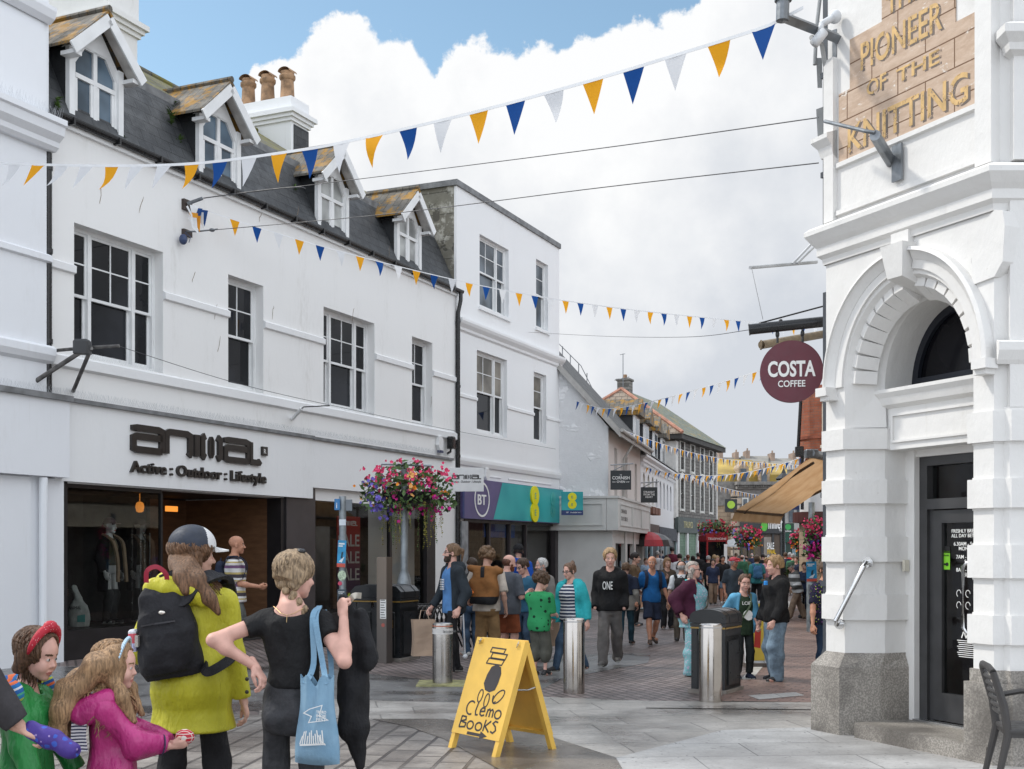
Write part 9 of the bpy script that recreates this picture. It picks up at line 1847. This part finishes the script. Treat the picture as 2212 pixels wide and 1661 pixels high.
def roll_pack(B):
 T, u = B['T'], B['u']; o = frame_obj('backpack', 'tan brown roll top backpack with black base and orange toy', 'backpack', B); c0 = T(.01, 0, .545)+A3(0, .19, 0); R3 = rotm(0, 0, -3); s = SDF(c0-A3(.28, .2, .06), c0+A3(.28, .22, .62), .011)
 s.loft(c0, R3, [(0, .185, .105, 0), (.05, .2, .12, 0), (.30, .195, .11, 0), (.42, .17, .08, 0), (.46, .165, .05, 0)], .02, 3.2); s.cone(c0+R3@A3(-.21, .02, .46), c0+R3@A3(.20, .02, .47), .052, .05, .03); s.wob(.006, 24, 2); V, Q = s.mesh(1); z = (V[Q].mean(1)-c0)[:, 2]; mesh_obj('bag', [(V, Q, np.where(z < .10, 1, 0))], [c_('canvas_tan', (.24, .105, .035)), BLK], o)
 mb = MB(); strap(mb, [c0+A3(.0, -.03, .50), c0+A3(0, .08, .49), c0+A3(0, .11, .36)], .05, .01, 0, (0, 1, .1)); mb.obj('buckle_strap', BLK, o)
 mb = MB()
 for sd in (-1, 1): strap(mb, [T(sd*.06, .08, .80), T(sd*.085, .03, .845), T(sd*.09, -.05, .82), T(sd*.09, -.08, .72)], .06, .012, 0, (0, 1, .3))
 mb.obj('strap', c_('canvas_tan', (.24, .105, .035)), o); mb = MB(); q = c0+A3(.16, .15, .18)
 for dx, dz, r_ in ((0, 0, .035), (.04, .01, .03), (.075, -.015, .022), (-.03, -.02, .022), (.03, -.035, .02)): mb.ball(q+A3(dx, .01, dz), r_)
 mb.obj('orange_toy', mat('toy_orange', (.85, .20, .02), .7), o, smooth=True)
B = PP('person with curly brown hair in beige tee and tan trousers seen from behind', 1052, 1184, 16.5, 172, dict(hairs='curly', hair=(.16, .095, .05), vol=.085, back=.05, ears=0, head=(-12, 4, 0), bulk=1.15, bottom=dict(m=TANC, loose=.024), tops=[dict(m=BEIGE, sleeve=.92, hem=.475, loose=.030)], hr=(-.155, -.02, .50), hl=(.17, -.10, .56), curl=(70, 25), shoe=SHB)); roll_pack(B)
o = thing('white_cane', 'long white cane with ball tip reaching the paving', 'cane', at(1005, 1424)); mb = MB(); Yc = o.location.y; q = P(998, 1268, Yc-.15)-o.location; mb.tube([(0, 0, .04), q], .011, 8); mb.obj('shaft', mat('cane_white', (.72, .74, .76), .4), o); mb = MB(); mb.ball((0, 0, .04), .04); mb.obj('ball_tip', mat('cane_white', (.72, .74, .76), .4), o, smooth=True)
PP('person in black jacket half hidden between the ponytail man and the curly backpacker', 1020, 1205, 18.6, -150, dict(hair=HDB, bottom=dict(m=DEN), tops=[dict(m=BLK, loose=.03, name='jacket')], shoe=SHW))
PP('balding man with red beard in slate grey tee and rust shorts', 1096, 1198, 17.0, 142, dict(hairs='thin', hair=(.12, .05, .03), beard=2, beardc=(.20, .06, .025), bulk=1.35, head=(-30, 12, 0), skin=SK3, bottom=dict(m=RUST, len=.44, loose=.03, name='shorts'), tops=[dict(m=SLG, sleeve=.95, hem=.46, loose=.030)], hr=(-.13, -.13, .66), hl=(.1, -.16, .62), shoe=SHG))
B = PP('boy with glasses in teal blue jumper looking down', 1134, 1209, 18.0, -40, dict(hair=(.07, .04, .025), hs=1.08, vol=.07, fringe=.82, head=(-18, 18, 0), skin=SK3, bottom=dict(m=DEN), tops=[dict(m=c_('jumper_teal', (.035, .12, .20)), loose=.03, hem=.47)], hl=(.05, -.15, .67), hr=(-.05, -.15, .68), curl=(60, 60), shoe=SHB)); glasses(B)
B = PP('man in royal blue hoodie and black cap seen from behind at the phone shop', 1120, 1176, 22.5, 176, dict(hair=HD, bulk=1.1, bottom=dict(m=BLK), tops=[dict(m=c_('hoodie_royal', (.012, .075, .38)), name='hoodie', loose=.035, hem=.46, hood=True)], shoe=SHB)); cap(B, BLK)
PRG = floral('tee_green_print', (.03, .27, .10), [((.008, .03, .018), 1.0), ((.008, .03, .018), .55)], 13); 
PP('child with curly brown hair in bright green printed tee', 1166, 1243, 15.6, 150, dict(hairs='curly', hair=(.095, .055, .032), hs=1.15, vol=.10, ears=0, back=.15, head=(-30, 16, 0), skin=SK3, bulk=1.1, bottom=dict(m=c_('shorts_olive', (.09, .09, .075)), len=.62, loose=.03, name='shorts'), tops=[dict(m=PRG, sleeve=1.0, hem=.44, loose=.035)], hr=(-.09, -.18, .60), hl=(.05, -.2, .6), shoe=SHB))
PP('old man with white hair and beard in grey jacket looking left', 1172, 1206, 18.2, -50, dict(hairs='short', fringe=.9, hair=(.55, .54, .52), beard=1, beardc=(.45, .43, .42), skin=SK3, head=(-20, 4, 0), bottom=dict(m=c_('trousers_stone', (.21, .18, .16)), loose=.02), tops=[dict(m=NAVY, loose=.02), dict(m=c_('jacket_grey', (.22, .205, .19)), name='jacket', loose=.045, hem=.46, open=.05)], hl=(.13, -.12, .54), hr=(-.13, -.12, .54), fl=(.06, -.08, 0), fr=(-.05, .10, .01), shoe=SHB))
STR2 = stripes('tee_navy_stripes', [(.026, (.035, .045, .08)), (.018, (.62, .62, .64))])
FLEECE = c_('fleece_turquoise', (.035, .34, .37), .95, .15, .5, .1, .25)
B = PP('woman in turquoise fleece over striped navy top walking left', 1234, 1216, 15.9, -42, dict(sex='f', bulk=1.2, hairs='bun', hair=(.14, .08, .05), fringe=.86, head=(-12, 10, 0), skin=SK3, bottom=dict(m=DEN, loose=.008), tops=[dict(m=STR2, loose=.022, hem=.47, sleeve=.9), dict(m=FLEECE, name='fleece', loose=.046, hem=.455, flare=.05, sleeve=1.95, open=.085, hood=True)], fl=(.05, .14, .03), fr=(-.055, -.16, .01), hl=(.17, .02, .48), hr=(-.17, -.05, .48), shoe=SHB)); glasses(B)
def pr_one(mb, T, Rt, u): mb.text('ONE', .16, T(-.055, -.105, .665), Rt@A3(1, 0, 0), Rt@A3(0, 0, 1), 0, .003, fit=.14, off=.006)
HOODK = c_('hoodie_black', (.012, .012, .013), .85, .2, .6)
PP('blond boy in black hoodie lettered ONE walking towards us', 1318, 1188, 16.85, -10, dict(hair=(.38, .25, .13), hs=1.08, vol=.075, fringe=.82, head=(8, 8, 0), skin=SK3, bottom=dict(m=c_('cargo_grey', (.135, .125, .12)), loose=.026), tops=[dict(m=HOODK, name='hoodie', loose=.040, hem=.475, hood=True, print=pr_one)], fl=(.05, .15, .03), fr=(-.05, -.14, .0), hl=(.125, -.06, .50), hr=(-.125, -.06, .50), pockethl=1, pockethr=1, shoe=SHG))
PP('child in navy hooded coat and beige scarf behind the boy in black hoodie', 1352, 1215, 20.7, 165, dict(hair=(.12, .07, .04), bottom=dict(m=c_('leggings_petrol', (.02, .05, .07)), loose=.01), tops=[dict(m=c_('coat_stone', (.22, .21, .19)), loose=.035, hem=.42), dict(m=NAVY, name='body_warmer', loose=.05, hem=.60, sleeve=.7, hood=True)], fl=(.05, .13, .02), fr=(-.05, -.10, 0), shoe=SHB))
POLO = c_('polo_blue', (.012, .10, .28))
B = PP('older man in blue polo shirt and navy shorts walking towards us', 1408, 1207, 20.7, 8, dict(hairs='thin', hair=(.4, .38, .36), skin=SK2, head=(-20, 4, 0), bulk=1.05, bottom=dict(m=NAVY, len=.46, loose=.03, name='shorts'), tops=[dict(m=POLO, name='polo_shirt', sleeve=.9, hem=.475, loose=.028, vneck=1)], fl=(.05, .13, .04), fr=(-.055, -.13, 0), hl=(.185, -.03, .48), hr=(-.185, .0, .50), curl=(30, 55), shoe=SHBR, sole=SHBR, toe=.03), H=1.53); backpack(B, 'dark rucksack straps worn by the man in blue polo', NAVY, .13, .08)
PP('man with dark hair in brown jacket standing by the bakery front', 1371, 1196, 26, 75, dict(hair=HD, hs=1.05, bottom=dict(m=BLK), tops=[dict(m=c_('jacket_camel', (.15, .10, .06)), loose=.035)], hr=(-.05, -.15, .68), shoe=SHB), H=1.57)
PP('woman with fair hair in dark brown jacket and black trousers', 1441, 1205, 25, 12, dict(sex='f', hair=(.28, .16, .08), hairs='long', hairlen=.45, bottom=dict(m=BLK, loose=.02), tops=[dict(m=BRNJ, name='jacket', loose=.035, hem=.47)], hr=(-.05, -.12, .72), shoe=SHBR), H=1.48)
B = PP('balding man in white tee with black backpack and headphones from behind', 1472, 1214, 21.5, 170, dict(hairs='thin', hair=HG, bottom=dict(m=c_('trousers_khaki', (.12, .10, .08))), tops=[dict(m=WHT, sleeve=.85, loose=.03)], hl=(.17, 0, .48), hr=(-.17, 0, .48), shoe=SHB), H=1.43); backpack(B, 'black backpack on the man in white tee with headphones', BLK, .13, .08)
mb = MB(); mb.tube([B['hw'](.42*math.cos(q), .04, .50+.56*math.sin(q)) for q in [math.pi*i/12 for i in range(13)]], .012, 6); mb.ball(B['hw'](.40, .04, .46), (.02, .035, .035)); mb.ball(B['hw'](-.40, .04, .46), (.02, .035, .035)); mb.obj('headphones', BLACK, B['root'], smooth=True)
FLO = floral('dress_floral', (.20, .42, .46), [((.50, .42, .55), 1.2), ((.42, .12, .30), .75), ((.10, .22, .28), .7)], 34)
B = PP('woman in sunglasses with floral turquoise dress and maroon coat round her shoulders', 1496, 1213, 15.6, 62, dict(sex='f', bulk=1.38, hairs='long', hairlen=.5, hair=(.42, .37, .33), shaved=-1, fringe=.86, skin=SK3, head=(20, -2, 0), bottom=dict(m=FLO, loose=.05, name='dress_trousers', hem=.09), tops=[dict(m=c_('top_turquoise', (.05, .40, .42)), sleeve=.3, hem=.60, loose=.02, scoop=-.07), dict(m=FLO, name='dress', sleeve=0, hem=.42, loose=.034, flare=.02, neck=.79, open=.0), dict(m=c_('coat_maroon', (.055, .012, .03)), name='coat', loose=.058, hem=.50, sleeve=1.85, open=.085, fold=.01)], hl=(.13, .0, .54), hr=(-.17, .04, .54), shoe=SHW)); glasses(B, True)
mb = MB(); T = B['T']; strap(mb, [T(.07, -.02, .83), T(.04, -.11, .74), T(-.03, -.145, .62), T(-.10, -.08, .54)], .035, .008, 0, (0, -1, 0)); mb.obj('bag_strap', mat('strap_olive', (.10, .09, .065), .7), B['root'])
def pr_g(mb, T, Rt, u): mb.text('LCIE', .06, T(-.055, -.105, .725), Rt@A3(1, 0, 0), Rt@A3(0, 0, 1), 0, .002, fit=.11); mb.poly([T(.05*math.cos(q), -.108, .63+.045*math.sin(q)) for q in [k*.5 for k in range(12)]], 1); mb.poly([T(.035*math.cos(q)+.01, -.110, .60+.025*math.sin(q)) for q in [k*.5 for k in range(12)]], 2)
CARD = c_('cardigan_blue', (.10, .30, .46))
B = PP('girl with plait in blue cardigan over dark green printed tee', 1606, 1244, 15.2, 12, dict(sex='f', hs=1.12, hair=(.12, .065, .04), hairs='short', vol=.03, fringe=.88, skin=SK3, head=(-4, 12, 0), bottom=dict(m=c_('leggings_dark', (.018, .022, .022)), loose=.012, len=.95), tops=[dict(m=c_('tee_forest', (.022, .04, .022)), sleeve=.8, hem=.42, loose=.020, print=pr_g, pm=None), dict(m=CARD, name='cardigan', sleeve=1.95, loose=.040, hem=.44, open=.075)], hl=(.09, -.14, .52), hr=(-.15, .02, .55), curl=(60, 30), shoe=NAVY))
mb = MB()
for k in range(6): mb.ball(B['hw'](.30, -.05-.03*k, .12-.15*k), (.022-.001*k, .02, .022))
mb.obj('plait', B['hm'], B['root'], smooth=True); mb = MB(); T = B['T']; strap(mb, [T(.06, -.04, .83), T(.02, -.115, .72), T(-.06, -.11, .60), T(-.10, -.05, .54)], .02, .006, 0, (0, -1, 0)); mb.obj('bag_strap', mat('strap_green', (.10, .14, .08), .7), B['root'])
B = PP('boy with fair hair in black hoodie and baggy blue jeans facing left', 1676, 1204, 14.94, -72, dict(hair=(.30, .185, .085), hs=1.06, vol=.085, fringe=.84, skin=SK3, head=(-5, 2, 0), bottom=dict(m=DENL, loose=.05, hem=.082), tops=[dict(m=HOODK, name='hoodie', loose=.048, hem=.47, hood=True)], hl=(.12, -.09, .49), hr=(-.12, -.08, .47), curl=(40, 40), shoe=SHB, fl=(.07, -.03, 0), fr=(-.07, .04, 0)))
mb = MB(); T = B['T']; mb.bbox(*[v for c in [T(.04, -.115, .80)] for v in (c[0]-.02, c[0]+.02, c[1]-.02, c[1]+.02, c[2]-.03, c[2]+.02)], .006); mb.obj('toggle', mat('toggle_blue', (.02, .22, .60), .5), B['root'])
B = PP('man in red cap and dark grey printed tee coming up the street', 1585, 1206, 25.5, 10, dict(hair=HG, skin=SK2, head=(35, 0, 0), bulk=1.1, bottom=dict(m=c_('trousers_khaki', (.12, .10, .08))), tops=[dict(m=c_('tee_charcoal', (.05, .065, .08)), sleeve=.9, hem=.45, loose=.03)], shoe=SHB), H=1.48); cap(B, mat('cap_red', (.45, .04, .06), .6))
STR3 = stripes('rugby_stripes', [(.10, (.12, .125, .12)), (.08, (.62, .63, .62))])
B = PP('stooping person in grey and white rugby stripes and green cap walking with a bicycle', 1722, 1224, 28.5, -80, dict(hair=HG, lean=14, skin=SK3, bottom=dict(m=c_('trousers_fawn', (.24, .17, .12)), loose=.03), tops=[dict(m=STR3, name='rugby_shirt', loose=.04, hem=.46)], fl=(.05, -.17, 0), fr=(-.05, .15, .02), hl=(.10, -.15, .55), hr=(-.14, .02, .5), shoe=SHB, sole=SHB), H=1.36); cap(B, mat('cap_green', (.05, .10, .06), .7))
FL2 = floral('tee_neon_print', (.012, .012, .03), [((.35, .45, .04), .9), ((.30, .08, .35), .8), ((.05, .30, .40), .6)], 30)
B = PP('person in neon printed tee, navy jeans and turquoise shoes beside the grey pipe', 1782, 1222, 14.7, 25, dict(sex='f', bulk=1.15, hair=HB, skin=SK2, bottom=dict(m=c_('jeans_navy', (.015, .03, .06)), loose=.012), tops=[dict(m=FL2, sleeve=.85, hem=.475, loose=.025)], hr=(-.175, -.06, .47), curl=(30, 45), shoe=mat('shoe_turquoise', (.02, .45, .47), .5, 0, .15, 20), sole=mat('shoe_turquoise', (.02, .45, .47), .5)), H=1.50)
B = PP('man in navy jacket standing behind the stooping person in rugby stripes', 1738, 1216, 29.5, -30, dict(hair=HDB, bottom=dict(m=NAVY), tops=[dict(m=c_('jacket_blue', (.03, .045, .09)), loose=.03)], shoe=SHB), H=1.34)
# ---- window mannequin
pm = FA.w(U(236, .8), .8, .42); WM = mat('mannequin_white', (.55, .56, .55), .4, 0, .03)
B = person('white shop mannequin in black coat with fleece trim and peaked cap', (pm.x, pm.y), 1.72, 75, dict(sex='f', hairs='bald', skin=WM, bottom=dict(m=c_('mq_dark', (.03, .03, .03))), tops=[dict(m=floral('mq_top', (.12, .11, .07), [((.30, .05, .04), .8), ((.04, .10, .22), .7)], 26), sleeve=.4, hem=.55), dict(m=c_('mq_coat', (.012, .012, .014)), name='coat', loose=.045, hem=.30, flare=.04, open=.085)], shoe=SHB))
r = B['root']; r.name = 'mannequin'; r['category'] = 'mannequin'; r.location.z = .43; cap(B, mat('cap_plum', (.09, .05, .055), .7)); mb = MB(); T = B['T']
for sd in (-1, 1): strap(mb, [T(sd*.07, .02, .85), T(sd*.075, -.09, .78), T(sd*.06, -.13, .60), T(sd*.07, -.14, .40)], .07, .03, 0, (0, -1, 0))
mb.obj('fleece_trim', c_('fleece_beige', (.30, .22, .15)), r)
o = thing('display_bag', 'white canvas shop bag standing on the window bed', 'bag', FA.w(U(170, .7), .7, .43)); s = SDF((-.25, -.2, -.02), (.25, .2, .75), .013); s.loft((0, 0, 0), np.eye(3), [(0, .15, .09, 0), (.1, .17, .11, 0), (.33, .14, .09, 0), (.42, .07, .05, 0), (.46, .04, .04, 0)], .02, 2.5); s.cone((0, 0, .45), (-.07, 0, .60), .045, .06, .03); s.wob(.008, 22, 3); V, Q = s.mesh(1); mesh_obj('bag', [(V, Q, 0)], [c_('canvas_white', (.42, .44, .42))], o)
mb = MB(); mb.text('ANIMAL', .07, (-.12, -.118, .28), (1, 0, 0), (0, 0, 1), 0, .002, fit=.2); mb.poly([(.02, -.118, .08), (.14, -.112, .08), (.14, -.112, .2), (.02, -.118, .18)], 1); mb.obj('print', [mat('sign_black', (.03, .03, .03), .5), mat('print_teal', (.10, .35, .33), .6)], o)
# ---- the crowd further down the street: every one a figure of its own
rc = random.Random(77)
TOPS = [('black', (.02, .02, .022)), ('navy', (.03, .04, .08)), ('white', (.6, .6, .62)), ('grey', (.18, .18, .19)), ('maroon', (.13, .02, .04)), ('olive', (.10, .10, .05)), ('pale blue', (.28, .38, .50)), ('pink', (.45, .22, .27)), ('red', (.45, .03, .03)), ('green', (.05, .16, .09)), ('brown', (.12, .08, .05)), ('orange', (.5, .18, .05)), ('teal', (.04, .20, .22)), ('mustard', (.35, .22, .05))]
HAIRN = [('dark', HD), ('brown', HB), ('fair', HBL), ('grey', HG), ('auburn', (.18, .06, .03))]
CROWD = [(1468, 1196, 38, 178, 2, 0, 'm', 'long sleeved'), (1440, 1199, 42, 170, 2, 1, 'f', ''), (1420, 1190, 44, 175, 2, 3, 'm', ''), (1428, 1187, 46, 180, 1, 0, 'm', 'hooded'), (1452, 1180, 48, 175, 4, 0, 'm', ''), (1486, 1198, 46, 170, 6, 4, 'f', ''), (1497, 1200, 44, 185, 0, 0, 'f', 'hooded'), (1508, 1194, 47, 175, 0, 0, 'm', ''), (1520, 1192, 52, 178, 11, 1, 'm', ''), (1530, 1200, 40, 160, 0, 3, 'm', ''), (1543, 1198, 42, 180, 13, 2, 'f', ''), (1549, 1200, 39, 8, 7, 2, 'f', ''), (1561, 1200, 36.5, 5, 0, 0, 'm', 'hooded'), (1540, 1207, 36, -5, 1, 0, 'f', 'open fronted'), (1555, 1196, 55, 180, 7, 1, 'f', ''), (1572, 1200, 50, 175, 3, 0, 'm', ''), (1590, 1194, 58, 170, 8, 1, 'f', ''), (1603, 1199, 46, 185, 9, 1, 'm', ''), (1612, 1201, 52, 180, 5, 0, 'm', ''), (1635, 1199, 34, 178, 12, 1, 'f', ''), (1648, 1196, 48, 175, 0, 0, 'm', 'patterned'), (1655, 1204, 44, 10, 7, 2, 'f', ''), (1624, 1195, 60, 180, 1, 3, 'm', ''), (1668, 1196, 52, 178, 6, 2, 'f', ''), (1682, 1198, 40, 170, 0, 2, 'f', 'hooded'), (1690, 1202, 47, 180, 3, 1, 'm', ''), (1697, 1193, 46, 178, 1, 1, 'm', 'patterned'), (1706, 1193, 50, 176, 8, 3, 'f', 'hooded'), (1713, 1196, 44, 174, 9, 3, 'm', ''), (1720, 1202, 40, -30, 1, 1, 'm', ''), (1640, 1206, 50, 180, 2, 2, 'f', ''), (1480, 1204, 50, 180, 8, 3, 'f', ''), (1515, 1203, 56, 180, 5, 2, 'f', ''), (1700, 1203, 58, 180, 13, 0, 'm', ''), (1575, 1205, 60, 0, 10, 1, 'f', ''), (1660, 1203, 62, 180, 4, 3, 'm', ''), (1530, 1204, 62, 180, 9, 4, 'f', ''), (1605, 1206, 64, 180, 12, 3, 'f', ''), (1395, 1205, 40, 20, 6, 1, 'f', 'open fronted'), (1678, 1207, 36, -100, 3, 3, 'f', '')]
seen = {}
for i, (x, yt, Y, fc_, ti, hi_, sx, ex) in enumerate(CROWD):
 tn, tc_ = TOPS[ti]; hn, hc_ = HAIRN[hi_]; long_ = sx == 'f'; leg = rc.choice(('dark trousers', 'blue jeans', 'pale trousers', 'shorts')); legm = {'dark trousers': BLK, 'blue jeans': DEN, 'pale trousers': c_('trousers_fawn', (.24, .17, .12)), 'shorts': c_('shorts_denim', (.14, .20, .28))}[leg]; st = rc.choice((-1, 1)); k = .12*rc.uniform(.5, 1.1)
 key = (tn, hn, sx, leg, ex); seen[key] = seen.get(key, 0)+1; pos = 'walking away' if abs(fc_) > 120 else 'coming towards us'
 lab = '%s in %s%s top with %s hair and %s, %s' % ('woman' if long_ else 'man', (ex+' ') if ex else '', tn, hn, leg, pos)
 H = max(1.38, min(1.78, EYE+(YH-yt)/F*Y))
 B = person(lab, ((x-CX)/F*Y, Y), H, fc_, dict(sex=sx, bulk=rc.uniform(1.0, 1.3), hair=hc_, hairs=('long' if rc.random() < .7 else 'pony') if long_ else rc.choice(('short', 'short', 'thin')), hairlen=rc.uniform(.25, .7), skin=rc.choice((SKIN(), SK2, SK3)), bottom=dict(m=legm, loose=.02, len=.42 if leg == 'shorts' else 1.0), tops=[dict(m=c_('crowd_'+tn.replace(' ', '_'), tc_), loose=.032, sleeve=rc.choice((.85, 1.9)) if ex != 'hooded' else 1.92, hem=.46, hood=ex == 'hooded')], fl=(.05, st*k, .01), fr=(-.05, -st*k, .01), shoe=rc.choice((SHB, SHW, SHG))), 'crowd walking along the shopping street', lod=2)
 if i in (19, 3, 8, 26): backpack(B, ('blue', 'black', 'grey', '', 'navy')[(i+1) % 5 if i != 26 else 4].strip()+' backpack worn by the '+lab.split(' and ')[0].split(' with ')[0]+' in the far crowd', [c_('pack_blue', (.05, .14, .26)), BLK, GREY, NAVY][(19, 3, 8, 26).index(i)], .14, .09, h=.02)
